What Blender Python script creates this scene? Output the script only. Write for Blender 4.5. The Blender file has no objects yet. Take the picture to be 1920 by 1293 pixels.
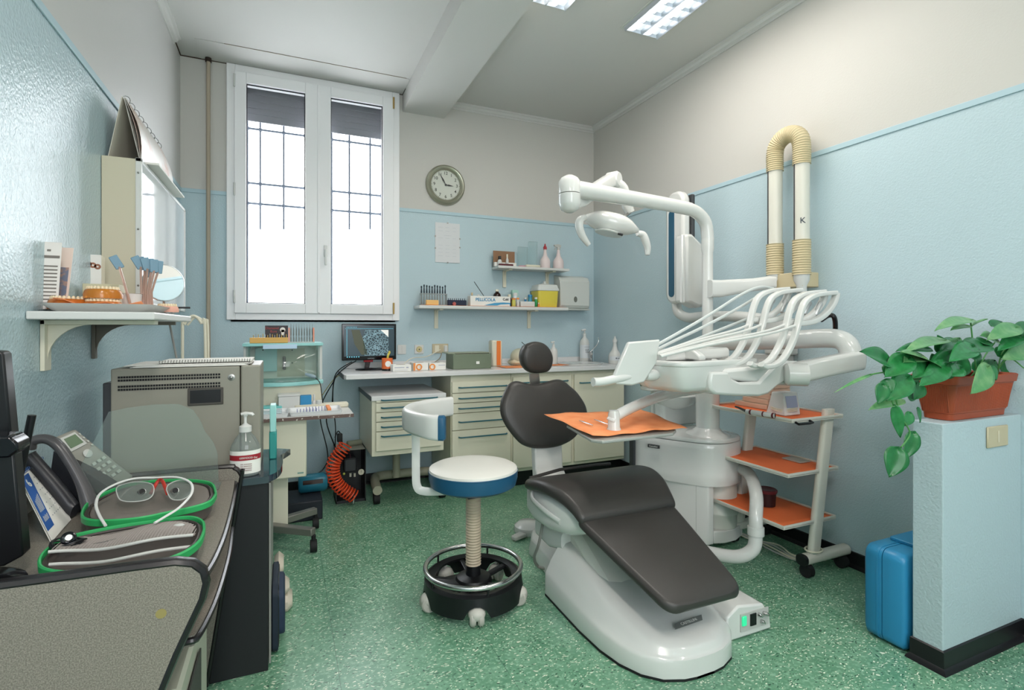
import bpy, bmesh, math, random
from mathutils import Vector, Matrix, Euler
random.seed(7)
SC = bpy.context.scene
COL = SC.collection
PI = math.pi
sin, cos = math.sin, math.cos
# ---------------------------------------------------------------- camera model
F, H, YAW, HY = 975.0, 1.25, math.radians(23.52), 613.0
_s, _c = math.sin(YAW), math.cos(YAW)
def ray(x, y):
    a = (x-960)/F; b = (HY-y)/F
    return (_s+a*_c, _c-a*_s, b)
def aX(x, y, X):            # point of the plane X=const seen at a pixel
    d = ray(x, y); t = X/d[0]; return Vector((X, t*d[1], H+t*d[2]))
def aY(x, y, Y):
    d = ray(x, y); t = Y/d[1]; return Vector((t*d[0], Y, H+t*d[2]))
def aZ(x, y, Z):
    d = ray(x, y); t = (Z-H)/d[2]; return Vector((t*d[0], t*d[1], Z))
def xY(x, Y): return aY(x, HY, Y).x
def zY(x, y, Y): return aY(x, y, Y).z
cam = bpy.data.cameras.new('camera'); co = bpy.data.objects.new('camera', cam); COL.objects.link(co)
cam.sensor_width = 36; cam.lens = F/1920*36; cam.shift_y = (HY-646.5)/1920; cam.clip_start = .05
co.location = (0, 0, H); co.rotation_euler = (PI/2, 0, -YAW); SC.camera = co
# ---------------------------------------------------------------- materials
_M = {}
def lin(c):
    if isinstance(c, str):
        c = [int(c[i:i+2], 16)/255 for i in (0, 2, 4)]
    return [x/12.92 if x <= .04045 else ((x+.055)/1.055)**2.4 for x in c]+[1]
def mat(key, col='ffffff', rough=.5, metal=0, trans=0, emit=None, es=1, ior=1.45, bump=None, var=None, coat=0, alpha=1, sheen=0):
    if key in _M: return _M[key]
    m = bpy.data.materials.new(key); m.use_nodes = True; nt = m.node_tree
    b = nt.nodes['Principled BSDF']
    b.inputs['Base Color'].default_value = lin(col); b.inputs['Roughness'].default_value = rough
    b.inputs['Metallic'].default_value = metal; b.inputs['IOR'].default_value = ior
    b.inputs['Transmission Weight'].default_value = trans
    b.inputs['Coat Weight'].default_value = coat
    b.inputs['Alpha'].default_value = alpha
    if emit: b.inputs['Emission Color'].default_value = lin(emit); b.inputs['Emission Strength'].default_value = es
    tc = nt.nodes.new('ShaderNodeTexCoord')
    if bump:                    # (scale, strength, distance)
        n = nt.nodes.new('ShaderNodeTexNoise'); n.inputs['Scale'].default_value = bump[0]; n.inputs['Detail'].default_value = 3
        bp = nt.nodes.new('ShaderNodeBump'); bp.inputs['Strength'].default_value = bump[1]; bp.inputs['Distance'].default_value = bump[2]
        nt.links.new(tc.outputs['Object'], n.inputs['Vector']); nt.links.new(n.outputs['Fac'], bp.inputs['Height'])
        nt.links.new(bp.outputs['Normal'], b.inputs['Normal'])
    if var:                     # (scale, colour2, lo, hi)
        n = nt.nodes.new('ShaderNodeTexNoise'); n.inputs['Scale'].default_value = var[0]; n.inputs['Detail'].default_value = 4
        r = nt.nodes.new('ShaderNodeValToRGB'); r.color_ramp.elements[0].position = var[2]; r.color_ramp.elements[1].position = var[3]
        r.color_ramp.elements[0].color = lin(col); r.color_ramp.elements[1].color = lin(var[1])
        nt.links.new(tc.outputs['Object'], n.inputs['Vector']); nt.links.new(n.outputs['Fac'], r.inputs['Fac'])
        nt.links.new(r.outputs['Color'], b.inputs['Base Color'])
    _M[key] = m
    return m
def film(key, col='f4faf8', mixf=.10, rough=.03, diff=.0):
    m = bpy.data.materials.new(key); m.use_nodes = True; nt = m.node_tree; L = nt.links; nt.nodes.remove(nt.nodes['Principled BSDF'])
    out = nt.nodes['Material Output']; t = nt.nodes.new('ShaderNodeBsdfTransparent'); t.inputs[0].default_value = lin(col)
    g = nt.nodes.new('ShaderNodeBsdfGlossy'); g.inputs['Roughness'].default_value = rough
    lw = nt.nodes.new('ShaderNodeLayerWeight'); lw.inputs[0].default_value = .25
    a = nt.nodes.new('ShaderNodeMath'); a.operation = 'MULTIPLY_ADD'; L.new(lw.outputs['Fresnel'], a.inputs[0]); a.inputs[1].default_value = .55; a.inputs[2].default_value = mixf*.2
    x = nt.nodes.new('ShaderNodeMixShader'); L.new(a.outputs[0], x.inputs[0]); L.new(t.outputs[0], x.inputs[1]); L.new(g.outputs[0], x.inputs[2])
    d = nt.nodes.new('ShaderNodeBsdfDiffuse'); d.inputs[0].default_value = lin('e8eeec')
    y = nt.nodes.new('ShaderNodeMixShader'); y.inputs[0].default_value = diff; L.new(x.outputs[0], y.inputs[1]); L.new(d.outputs[0], y.inputs[2]); L.new(y.outputs[0], out.inputs[0])
    _M[key] = m; return m
# ---------------------------------------------------------------- mesh builder
def V(*a): return Vector(a)
def frame(d):
    d = Vector(d).normalized()
    u = d.cross(Vector((0, 0, 1)))
    if u.length < 1e-4: u = Vector((1, 0, 0))
    u.normalize(); return u, d.cross(u).normalized()*-1
def arc(n, r=1, a0=0, a1=2*PI, end=False):
    k = n if not end else n-1
    return [(r*cos(a0+(a1-a0)*i/k), r*sin(a0+(a1-a0)*i/k)) for i in range(n)]
def smooth_path(p, n=6):
    p = [Vector(q) for q in p]; out = []
    for i in range(len(p)-1):
        a = p[max(i-1, 0)]; b = p[i]; c = p[i+1]; d = p[min(i+2, len(p)-1)]
        for k in range(n):
            t = k/n
            out.append(.5*((2*b)+(c-a)*t+(2*a-5*b+4*c-d)*t*t+(3*b-a-3*c+d)*t**3))
    out.append(p[-1]); return out
def rrect(x0, x1, y0, y1, r, n=5):
    o = []
    for cx, cy, a in ((x1-r, y1-r, 0), (x0+r, y1-r, PI/2), (x0+r, y0+r, PI), (x1-r, y0+r, 1.5*PI)):
        o += [(cx+r*cos(a+PI/2*i/n), cy+r*sin(a+PI/2*i/n)) for i in range(n+1)]
    return o
class B:
    def __init__(s): s.v = []; s.f = []; s.m = []; s.X = Matrix.Identity(4); s.mi = 0
    def _add(s, vs, fs, mi=None):
        o = len(s.v); s.v += [s.X @ Vector(q) for q in vs]
        s.f += [[o+i for i in f] for f in fs]; s.m += [s.mi if mi is None else mi]*len(fs); return s
    def box(s, x0, x1, y0, y1, z0, z1, mi=None, ch=0):
        if ch:
            ch = min(ch, (x1-x0)/2.01, (y1-y0)/2.01, (z1-z0)/2.01)
            r = []
            for z, q in ((z0, ch), (z0+ch, 0), (z1-ch, 0), (z1, ch)):
                r.append([Vector((x, y, z)) for x, y in ((x0+q+(ch if not q else 0), y0+q), (x1-q-(ch if not q else 0), y0+q), (x1-q, y0+q+(ch if not q else 0)), (x1-q, y1-q-(ch if not q else 0)), (x1-q-(ch if not q else 0), y1-q), (x0+q+(ch if not q else 0), y1-q), (x0+q, y1-q-(ch if not q else 0)), (x0+q, y0+q+(ch if not q else 0)))])
            return s.loft(r, caps=True, mi=mi)
        vs = [(x, y, z) for z in (z0, z1) for x, y in ((x0, y0), (x1, y0), (x1, y1), (x0, y1))]
        return s._add(vs, [(0, 3, 2, 1), (4, 5, 6, 7), (0, 1, 5, 4), (1, 2, 6, 5), (2, 3, 7, 6), (3, 0, 4, 7)], mi)
    def quad(s, a, b, c, d, mi=None): return s._add([a, b, c, d], [(0, 1, 2, 3)], mi)
    def poly(s, pts, mi=None): return s._add(pts, [tuple(range(len(pts)))], mi)
    def loft(s, rings, caps=True, closed=False, mi=None, cyc=True):
        n = len(rings[0]); vs = [q for r in rings for q in r]; fs = []
        R = len(rings)
        for i in range(R if closed else R-1):
            for j in range(n if cyc else n-1):
                a = i*n+j; b = i*n+(j+1) % n; c = ((i+1) % R)*n+(j+1) % n; d = ((i+1) % R)*n+j
                fs.append((a, b, c, d))
        if caps and not closed and cyc:
            fs.append(tuple(range(n))[::-1]); fs.append(tuple((R-1)*n+i for i in range(n)))
        return s._add(vs, fs, mi)
    def prism(s, pts, z0, z1, mi=None, ax='z', ch=0):
        def P(x, y, z): return {'z': (x, y, z), 'y': (x, z, y), 'x': (z, x, y)}[ax]
        if ch:
            cx = sum(p[0] for p in pts)/len(pts); cy = sum(p[1] for p in pts)/len(pts)
            w = max(p[0] for p in pts)-min(p[0] for p in pts); h = max(p[1] for p in pts)-min(p[1] for p in pts)
            sx = 1-2*ch/max(w, 1e-6); sy = 1-2*ch/max(h, 1e-6); c2 = ch*.3
            sc = lambda k: [(cx+(p[0]-cx)*(1-(1-sx)*k), cy+(p[1]-cy)*(1-(1-sy)*k)) for p in pts]
            sg = 1 if z1 > z0 else -1
            R = [(sc(1), z0), (sc(.3), z0+sg*c2), (pts, z0+sg*ch), (pts, z1-sg*ch), (sc(.3), z1-sg*c2), (sc(1), z1)]
            return s.loft([[P(x, y, z) for x, y in r] for r, z in R], mi=mi)
        return s.loft([[P(x, y, z) for x, y in pts] for z in (z0, z1)], mi=mi)
    def cyl(s, p0, p1, r0, r1=None, n=20, caps=True, mi=None):
        p0 = Vector(p0); p1 = Vector(p1); r1 = r0 if r1 is None else r1
        u, w = frame(p1-p0)
        return s.loft([[p+u*(r*x)+w*(r*y) for x, y in arc(n)] for p, r in ((p0, r0), (p1, r1))], caps=caps, mi=mi)
    def tube(s, pts, r, n=10, mi=None, closed=False, caps=True, flat=1, up=None):
        pts = [Vector(p) for p in pts]; N = len(pts)
        rr = r if isinstance(r, (list, tuple)) else [r]*N
        rings = []; u = None
        for i, p in enumerate(pts):
            if closed: t = pts[(i+1) % N]-pts[i-1]
            else: t = pts[min(i+1, N-1)]-pts[max(i-1, 0)]
            if t.length < 1e-9: t = Vector((0, 0, 1))
            t.normalize()
            if up is not None: u = Vector(up).cross(t)
            elif u is None: u = frame(t)[0]
            else: u = u-t*u.dot(t)
            if u.length < 1e-6: u = frame(t)[0]
            u.normalize(); w = t.cross(u)
            rings.append([p+u*(rr[i]*x*flat)+w*(rr[i]*y) for x, y in arc(n)])
        return s.loft(rings, caps=caps, closed=closed, mi=mi)
    def lathe(s, prof, c=(0, 0, 0), ax=(0, 0, 1), n=28, mi=None, caps=True, sy=1):
        c = Vector(c); ax = Vector(ax).normalized(); u, w = frame(ax)
        if abs(ax.z) > .99: u, w = Vector((1, 0, 0)), Vector((0, 1, 0))*(1 if ax.z > 0 else -1)
        return s.loft([[c+ax*h+u*(max(r, 1e-4)*x)+w*(max(r, 1e-4)*y*sy) for x, y in arc(n)] for r, h in prof], caps=caps, mi=mi)
    def sph(s, c, r, n=16, m=10, mi=None, q=(1, 1, 1)):
        c = Vector(c)
        rings = []
        for i in range(m+1):
            a = -PI/2+PI*i/m
            rings.append([c+Vector((r*q[0]*max(cos(a), 1e-3)*x, r*q[1]*max(cos(a), 1e-3)*y, r*q[2]*sin(a))) for x, y in arc(n)])
        return s.loft(rings, mi=mi)
    def corr(s, pts, r, pitch=.012, amp=.08, n=20, mi=None):      # corrugated tube along a path
        pts = smooth_path(pts, 12) if len(pts) > 2 else [Vector(p) for p in pts]
        L = [0]
        for i in range(1, len(pts)): L.append(L[-1]+(pts[i]-pts[i-1]).length)
        N = max(2, int(L[-1]/pitch))*4; out = []; rr = []; k = 0
        for i in range(N+1):
            d = L[-1]*i/N
            while k < len(L)-2 and L[k+1] < d: k += 1
            t = (d-L[k])/max(L[k+1]-L[k], 1e-9)
            out.append(pts[k].lerp(pts[k+1], t)); rr.append(r*(1+(amp, 0, -amp, 0)[i % 4]))
        return s.tube(out, rr, n=n, mi=mi)
    def obj(s, name, mats, parent=None, smooth=40, bev=0, sub=0, label=None, cat=None, group=None, kind=None, local=False, solid=0, seg=2):
        me = bpy.data.meshes.new(name)
        if local: o0 = Vector((0, 0, 0))
        else:
            xs = [v.x for v in s.v]; ys = [v.y for v in s.v]; zs = [v.z for v in s.v]
            o0 = Vector(((min(xs)+max(xs))/2, (min(ys)+max(ys))/2, min(zs)))
        me.from_pydata([v-o0 for v in s.v], [], s.f)
        if not isinstance(mats, (list, tuple)): mats = [mats]
        for m in mats: me.materials.append(m)
        for p, mi in zip(me.polygons, s.m): p.material_index = min(mi, len(mats)-1)
        bm = bmesh.new(); bm.from_mesh(me); bmesh.ops.recalc_face_normals(bm, faces=bm.faces); bm.to_mesh(me); bm.free()
        if smooth:
            me.polygons.foreach_set('use_smooth', [True]*len(me.polygons))
            me.set_sharp_from_angle(angle=math.radians(smooth))
        ob = bpy.data.objects.new(name, me); COL.objects.link(ob)
        if parent is not None:
            ob.parent = parent
            ob.location = o0 if local else o0-Vector(parent['_w'])
        else: ob.location = o0
        ob['_w'] = tuple(Vector(parent['_w'])+ob.location) if parent is not None else tuple(ob.location)
        if solid: md = ob.modifiers.new('so', 'SOLIDIFY'); md.thickness = solid; md.offset = 0
        if sub: md = ob.modifiers.new('ss', 'SUBSURF'); md.levels = sub; md.render_levels = sub
        if bev:
            md = ob.modifiers.new('bv', 'BEVEL'); md.width = bev; md.segments = seg; md.limit_method = 'ANGLE'; md.angle_limit = math.radians(40)
            md.harden_normals = False
        if kind: ob['kind'] = kind
        if label: ob['label'] = label
        if cat: ob['category'] = cat
        if group: ob['group'] = group
        return ob
def thing(name, label, cat, loc=(0, 0, 0), rz=0, group=None, kind=None):
    o = bpy.data.objects.new(name, None); COL.objects.link(o); o.location = loc; o.rotation_euler = (0, 0, rz)
    o.empty_display_size = .05
    o['_w'] = tuple(loc)
    if label: o['label'] = label
    if cat: o['category'] = cat
    if group: o['group'] = group
    if kind: o['kind'] = kind
    return o
def copy_tree(o, parent=None):
    c = o.copy(); COL.objects.link(c)
    if parent is not None: c.parent = parent
    for ch in list(o.children): copy_tree(ch, c)
    return c
def dup(o, loc, rz=None, label=None, group=None):
    c = copy_tree(o); c.location = loc
    if rz is not None: c.rotation_euler = (0, 0, rz)
    if label: c['label'] = label
    if group: c['group'] = group
    return c
def text(name, s, size, mtx, m, parent, ext=.0006, align='CENTER', bold=0):
    cu = bpy.data.curves.new('t', 'FONT'); cu.body = s; cu.size = size; cu.extrude = ext; cu.offset = bold; cu.align_x = align; cu.align_y = 'CENTER'
    t = bpy.data.objects.new('t', cu); COL.objects.link(t)
    me = bpy.data.meshes.new_from_object(t)
    me.transform(mtx); bpy.data.objects.remove(t)
    b = B(); b.v = [v.co.copy() for v in me.vertices]; b.f = [list(p.vertices) for p in me.polygons]; b.m = [0]*len(b.f)
    bpy.data.meshes.remove(me)
    return b.obj(name, m, parent, smooth=0)
def plane_mtx(o, x, y):      # text frame: origin, right vector, up vector
    x = Vector(x).normalized(); y = Vector(y); y = (y-x*y.dot(x)).normalized(); z = x.cross(y)
    return Matrix(((x.x, y.x, z.x, o[0]), (x.y, y.y, z.y, o[1]), (x.z, y.z, z.z, o[2]), (0, 0, 0, 1)))
FRONT = lambda x, y, z: plane_mtx((x, y, z), (1, 0, 0), (0, 0, 1))
# common materials
WHITE = mat('white_plastic', 'd2d3d0', .3)
GLOSS = mat('gloss_white', 'd6d7d4', .2, coat=.4)
CREAM = mat('cream_enamel', 'dddac6', .38)
IVORY = mat('ivory_plastic', 'ddd8c4', .4)
BEIGE = mat('beige_plastic', 'c9bb98', .5)
BLACK = mat('black_plastic', '121316', .35)
SATIN = mat('satin_black', '1b1c20', .5)
LEATH = mat('charcoal_leather', '393735', .36, bump=(420, .2, .002))
CHROME = mat('chrome', 'c8c8c8', .18, 1)
STEEL = mat('brushed_steel', '9a9a96', .35, 1)
BRASS = mat('brass', 'b59a55', .35, 1)
BLUEV = mat('blue_vinyl', '1f5577', .4)
TEAL = mat('teal_metal', '2f6672', .35)
ORANGE = mat('orange_paper', 'f09a66', .75, var=(14, 'ea8a52', .4, .7))
RED = mat('red_plastic', 'a8303a', .4)
GLASS = mat('clear_glass', 'ffffff', .02, trans=1, ior=1.45)
ACRYL = mat('clear_acrylic', 'f4fafa', .04, trans=.95, ior=1.3)
GREYP = mat('grey_plastic', '8d8d88', .45)
LGREY = mat('light_grey_plastic', 'b9bab6', .45)
PAPER = mat('paper', 'e9e8e2', .8)
AQUA = mat('aqua_plastic', '9cd5d2', .35)
GREENP = mat('green_plastic', '2f9a5c', .4)
BLUEP = mat('blue_plastic', '2f86b8', .4)
YELLOW = mat('yellow_plastic', 'dccd52', .4)
BROWN = mat('brown_glass', '2a160d', .15)
RUBBER = mat('rubber', '17181a', .7)
DGREY = mat('dark_grey_plastic', '3c3f42', .45)
PINK = mat('pink_resin', 'e0a694', .4)

film('clear_film', diff=.05)
film('thin_clear_plastic', 'eef4f2', .15, diff=.12)
film('gel', 'e2e8e6', .1, diff=.35)
ACRYL = film('clear_acrylic_block', 'f4fafa', .15, diff=.05)
film('frosted_clear', 'e6ecee', .2, .3, diff=.3)
LK, SKY, EXPO = 1.1, 4.3, 0.88
SC.view_settings.view_transform = 'Standard'; SC.view_settings.look = 'None'; SC.view_settings.exposure = EXPO; SC.view_settings.gamma = 1
SC.view_settings.use_curve_mapping = False
XL, XR, YB, ZC, ZR, YF = -.677, 2.712, 4.267, 3.156, 2.205, -2.3
# ---- paints
def wallmat(key, col, rough, bs=260, st=.35):
    m = mat(key, col, rough, bump=(bs*.5, min(1, st*2), .003)); return m
WB = wallmat('blue_wall_paint', 'b6cbd2', .5)
WBL = wallmat('blue_gloss_wall_paint', 'b2c9d0', .24, 190, .45); WBL.node_tree.nodes['Principled BSDF'].inputs['IOR'].default_value = 1.7
WW = wallmat('white_wall_paint', 'c6c4be', .6, 200, .12)
WWL = wallmat('white_wall_paint_satin', 'c4c3c0', .45, 200, .12)
CEIL = wallmat('ceiling_paint', 'cdccc8', .7, 120, .05)
RAIL = mat('blue_rail_paint', 'acc6cf', .4)
def floor_mat():
    m = bpy.data.materials.new('green_marbled_linoleum'); m.use_nodes = True; nt = m.node_tree; L = nt.links
    b = nt.nodes['Principled BSDF']; b.inputs['Roughness'].default_value = .38; b.inputs['Coat Weight'].default_value = .45; b.inputs['Coat Roughness'].default_value = .28
    tc = nt.nodes.new('ShaderNodeTexCoord')
    def N(t, **k):
        n = nt.nodes.new(t)
        for a, v in k.items():
            if a in n.inputs: n.inputs[a].default_value = v
            else: setattr(n, a, v)
        return n
    def ramp(src, p0, p1, c0, c1):
        r = N('ShaderNodeValToRGB'); e = r.color_ramp.elements
        e[0].position, e[1].position = p0, p1; e[0].color, e[1].color = lin(c0), lin(c1)
        L.new(src, r.inputs['Fac']); return r
    def mix(f, a, c, fac=None):
        x = N('ShaderNodeMix'); x.data_type = 'RGBA'
        if fac is None: L.new(f, x.inputs[0])
        for i, q in ((6, a), (7, c)):
            if isinstance(q, str): x.inputs[i].default_value = lin(q)
            else: L.new(q, x.inputs[i])
        return x.outputs[2]
    n1 = N('ShaderNodeTexNoise', Scale=9, Detail=6); L.new(tc.outputs['Object'], n1.inputs['Vector'])
    base = ramp(n1.outputs['Fac'], .3, .75, '548a6b', '74a386').outputs['Color']
    n5 = N('ShaderNodeTexNoise', Scale=60, Detail=4); L.new(tc.outputs['Object'], n5.inputs['Vector'])
    base = mix(ramp(n5.outputs['Fac'], .5, .68, '000000', 'ffffff').outputs['Color'], base, '8ab79a')
    for sc, th, rot, col, st in ((62, .09, .4, '22483a', 2.0), (50, .07, 2.1, '2a5342', 2.2), (52, .09, .9, 'e0e6d2', 2.3), (66, .10, 2.6, 'd4dec6', 1.8), (90, .10, 1.6, 'a8cbae', 1.5)):
        mp = N('ShaderNodeMapping'); mp.inputs['Rotation'].default_value = (0, 0, rot); mp.inputs['Scale'].default_value = (1, st, 1)
        mp.inputs['Location'].default_value = (rot*3, rot*7, 0)
        nz = N('ShaderNodeTexNoise', Scale=14, Detail=2); L.new(tc.outputs['Object'], nz.inputs['Vector'])
        vm = N('ShaderNodeVectorMath', operation='MULTIPLY_ADD'); L.new(nz.outputs['Color'], vm.inputs[0]); vm.inputs[1].default_value = (.06, .06, 0); L.new(tc.outputs['Object'], vm.inputs[2])
        L.new(vm.outputs[0], mp.inputs['Vector'])
        vo = N('ShaderNodeTexVoronoi', Scale=sc*1.15); vo.voronoi_dimensions = '2D'; vo.inputs['Randomness'].default_value = 1; L.new(mp.outputs[0], vo.inputs['Vector'])
        wn = N('ShaderNodeSeparateColor'); L.new(vo.outputs['Color'], wn.inputs[0])
        g1 = N('ShaderNodeMath', operation='LESS_THAN'); L.new(vo.outputs['Distance'], g1.inputs[0]); g1.inputs[1].default_value = .28
        g2 = N('ShaderNodeMath', operation='LESS_THAN'); L.new(wn.outputs[0], g2.inputs[0]); g2.inputs[1].default_value = th
        g = N('ShaderNodeMath', operation='MULTIPLY'); L.new(g1.outputs[0], g.inputs[0]); L.new(g2.outputs[0], g.inputs[1])
        g3 = N('ShaderNodeMath', operation='MULTIPLY'); L.new(g.outputs[0], g3.inputs[0]); g3.inputs[1].default_value = .92
        base = mix(g3.outputs[0], base, col)
    sx_ = N('ShaderNodeSeparateXYZ'); L.new(tc.outputs['Object'], sx_.inputs[0])
    for ax, c0 in (('X', aZ(615, 1130, 0).x), ('Y', aZ(780, 1262, 0).y), ('X', aZ(940, 1240, 0).x)):
        m1 = N('ShaderNodeMath', operation='SUBTRACT'); L.new(sx_.outputs[ax], m1.inputs[0]); m1.inputs[1].default_value = c0
        m2 = N('ShaderNodeMath', operation='ABSOLUTE'); L.new(m1.outputs[0], m2.inputs[0])
        m3 = N('ShaderNodeMath', operation='LESS_THAN'); L.new(m2.outputs[0], m3.inputs[0]); m3.inputs[1].default_value = .0011
        m4 = N('ShaderNodeMath', operation='MULTIPLY'); L.new(m3.outputs[0], m4.inputs[0]); m4.inputs[1].default_value = .6
        base = mix(m4.outputs[0], base, '24483a')
    L.new(base, b.inputs['Base Color'])
    return m
FLOOR = floor_mat()
B().box(XL-.1, XR+.1, YF-.1, YB+.4, -.1, 0).obj('floor', FLOOR, smooth=0, kind='structure', local=True)
b = B(); b.box(XL-.1, XR+.1, YF-.1, YB+.25, ZC, ZC+.1); b.obj('ceiling', CEIL, smooth=0, kind='structure')
b = B(); b.mi = 0; b.box(XR, XR+.1, YF, YB+.1, 0, ZR); b.mi = 1; b.box(XR, XR+.1, YF, YB+.1, ZR, ZC); b.obj('wall_right', [WB, WW], smooth=0, kind='structure')
b = B(); b.mi = 0; b.box(XL-.1, XL, YF, YB+.1, 0, ZR); b.mi = 1; b.box(XL-.1, XL, YF, YB+.1, ZR, ZC); b.obj('wall_left', [WBL, WWL], smooth=0, kind='structure')
b = B(); b.box(XL-.1, XR+.1, YF-.1, YF, 0, .6, mi=0); b.box(XL-.1, -.3, YF-.1, YF, .6, ZC, mi=1); b.box(1.4, XR+.1, YF-.1, YF, .6, ZC, mi=1); b.box(-.3, 1.4, YF-.1, YF, 2.9, ZC, mi=1); b.box(-.3, 1.4, YF-.1, YF, .6, 1.0, mi=1)
b.obj('wall_front', [WB, WW], smooth=0, kind='structure')
wf = thing('added_fill_window', None, None, (1.1, YF-.05, .9), kind='structure')  # unseen window added behind the viewer to let in frontal fill light
b = B()
for a_ in ((-.3, -.24, 1.0, 2.9), (1.34, 1.4, 1.0, 2.9), (.52, .58, 1.0, 2.9), (-.24, 1.34, 1.0, 1.06), (-.24, 1.34, 2.84, 2.9)): b.box(a_[0], a_[1], YF-.08, YF-.02, a_[2], a_[3])
b.obj('window_frame', mat('window_white', 'efeff0', .35), wf, smooth=0)
wx0, wx1, wz0, wz1 = -.345, .80, 1.35, 3.11
b = B()
for x0, x1, z0, z1 in ((XL, wx0, 0, ZC), (wx1, XR, 0, ZC), (wx0, wx1, 0, wz0), (wx0, wx1, wz1, ZC)):
    if z0 < ZR: b.box(x0, x1, YB, YB+.22, z0, min(z1, ZR), mi=0)
    if z1 > ZR: b.box(x0, x1, YB, YB+.22, max(z0, ZR), z1, mi=1)
b.obj('wall_back', [WB, WW], smooth=0, kind='structure')
# beam across the ceiling
bx0, bx1, bz = .879, 1.227, 3.014
B().box(bx0, bx1, YF, YB, bz, ZC).obj('trim_1', CEIL, smooth=0, kind='structure', label='boxed white beam running from above the window towards the viewer')
# blue chair rails
k = 2
for x0, x1, y0, y1 in ((XL, XL+.007, YF, YB), (XR-.007, XR, YF, YB), (XL, -.39, YB-.007, YB), (.85, XR, YB-.007, YB)):
    b = B(); b.box(x0, x1, y0, y1, ZR-.006, ZR+.022)
    b.obj('trim_%d' % k, RAIL, smooth=0, kind='structure', bev=.002); k += 1
# cornices
prof = [(0, 0), (.045, 0), (.045, -.012), (.03, -.018), (.022, -.032), (.008, -.038), (.008, -.05), (0, -.05)]
b = B(); b.loft([[(XR-p, y, ZC+q) for p, q in prof] for y in (YF, YB)]); b.obj('trim_%d' % k, CEIL, kind='structure', smooth=25); k += 1
b = B(); b.loft([[(x, YB-p, ZC+q) for p, q in prof] for x in (bx1, XR)]); b.obj('trim_%d' % k, CEIL, kind='structure', smooth=25); k += 1
b = B(); b.loft([[(XL+p, y, ZC+q) for p, q in prof] for y in (YF, YB-.25)]); b.obj('trim_%d' % k, CEIL, kind='structure', smooth=25); k += 1
# dark seam and hatch board above the window
DK = mat('dark_seam', '4a3a30', .8)
b = B(); b.box(XL, bx0, YB-.006, YB, ZC-.006, ZC-.001); b.box(XL+.0, XL+.006, YB-.28, YB, ZC-.006, ZC-.001); b.box(bx0-.004, bx0-.0005, YB-.12, YB, ZC-.006, ZC-.001)
b.obj('trim_%d' % k, DK, smooth=0, kind='structure'); k += 1
b = B(); b.box(-.55, bx0-.004, YB-.29, YB-.008, ZC-.003, ZC-.0005); b.obj('trim_%d' % k, CEIL, smooth=0, kind='structure'); k += 1
b = B(); b.box(-.38, bx0-.03, YB-.2925, YB-.2905, ZC-.0035, ZC-.0005); b.obj('trim_%d' % k, mat('seam_tan', '8d7d6c', .8), smooth=0, kind='structure'); k += 1
# baseboards
BB = mat('black_baseboard', '17161a', .4)
def baseb(name, pts):
    b = B()
    pr = [(0, 0), (.018, 0), (.014, .012), (.006, .02), (.006, .078), (0, .082)]
    rings = []
    for i, (p, n) in enumerate(pts):
        rings.append([(p[0]+n[0]*a, p[1]+n[1]*a, z) for a, z in pr])
    b.loft(rings); b.obj(name, BB, kind='structure', smooth=30)
baseb('baseboard_right', [((XR, YF), (-1, 0)), ((XR, 1.099), (-1, 0))])
baseb('baseboard_right', [((XR, 1.201), (-1, 0)), ((XR, YB), (-1, 0))])
baseb('baseboard_back', [((XL, YB), (0, -1)), ((XR, YB), (0, -1))])
baseb('baseboard_left', [((XL, YF), (1, 0)), ((XL, YB), (1, 0))])
# low partition
px0 = 2.175
B().box(px0, XR, 1.10, 1.20, 0, .90).obj('wall_partition', wallmat('blue_partition_paint', 'b0c2c8', .5, 200, .4), smooth=0, kind='structure', bev=.004)
baseb('baseboard_partition', [((XR, 1.10), (0, -1)), ((px0, 1.10), (-1, -1)), ((px0, 1.20), (-1, 1)), ((XR, 1.20), (0, 1))])
# ---- window
WF = _M['window_white']
w = thing('window_1', None, None, (.23, YB, 1.3), kind='structure')
fx0, fx1, fz0, fz1, fy = -.39, .848, 1.303, 3.15, YB-.028
b = B()
for x0, x1, z0, z1 in ((fx0, fx0+.055, fz0, fz1), (fx1-.055, fx1, fz0, fz1), (fx0+.055, fx1-.055, fz0, fz0+.05), (fx0+.055, fx1-.055, fz1-.06, fz1)):
    b.box(x0, x1, fy, YB+.06, z0, z1)
b.obj('window_frame', WF, w, smooth=0, bev=.004)
GL = mat('window_glass', 'ffffff', 0, trans=1, ior=1.02)
def sash(x0, x1, z0, z1, gx0, gx1, gz0, gz1):
    b = B(); y0, y1 = fy-.022, YB+.035
    for a, c, d, e in ((x0, gx0, z0, z1), (gx1, x1, z0, z1), (gx0, gx1, z0, gz0), (gx0, gx1, gz1, z1)): b.box(a, c, y0, y1, d, e)
    s = b.obj('sash', WF, w, smooth=0, bev=.004)
    b = B(); g = .006
    for a, c, d, e in ((gx0, gx0+g, gz0, gz1), (gx1-g, gx1, gz0, gz1), (gx0, gx1, gz0, gz0+g), (gx0, gx1, gz1-g, gz1)): b.box(a, c, YB-.03, YB-.02, d, e)
    b.obj('glazing_seal', mat('seal', '23252c', .6), s, smooth=0)
    B().box(gx0-.004, gx1+.004, YB-.008, YB-.004, gz0-.004, gz1+.004).obj('pane', GL, s, smooth=0)
    return s
s1 = sash(-.338, .2295, 1.352, 3.095, -.262, .136, 1.425, 3.018)
s2 = sash(.2325, .798, 1.352, 3.095, .318, .712, 1.425, 3.018)
b = B(); b.box(.222, .240, fy-.03, fy-.02, 1.36, 3.09); b.obj('meeting_strip', WF, w, smooth=0, bev=.002)
hp = aY(611, 470, fy-.05)
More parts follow.
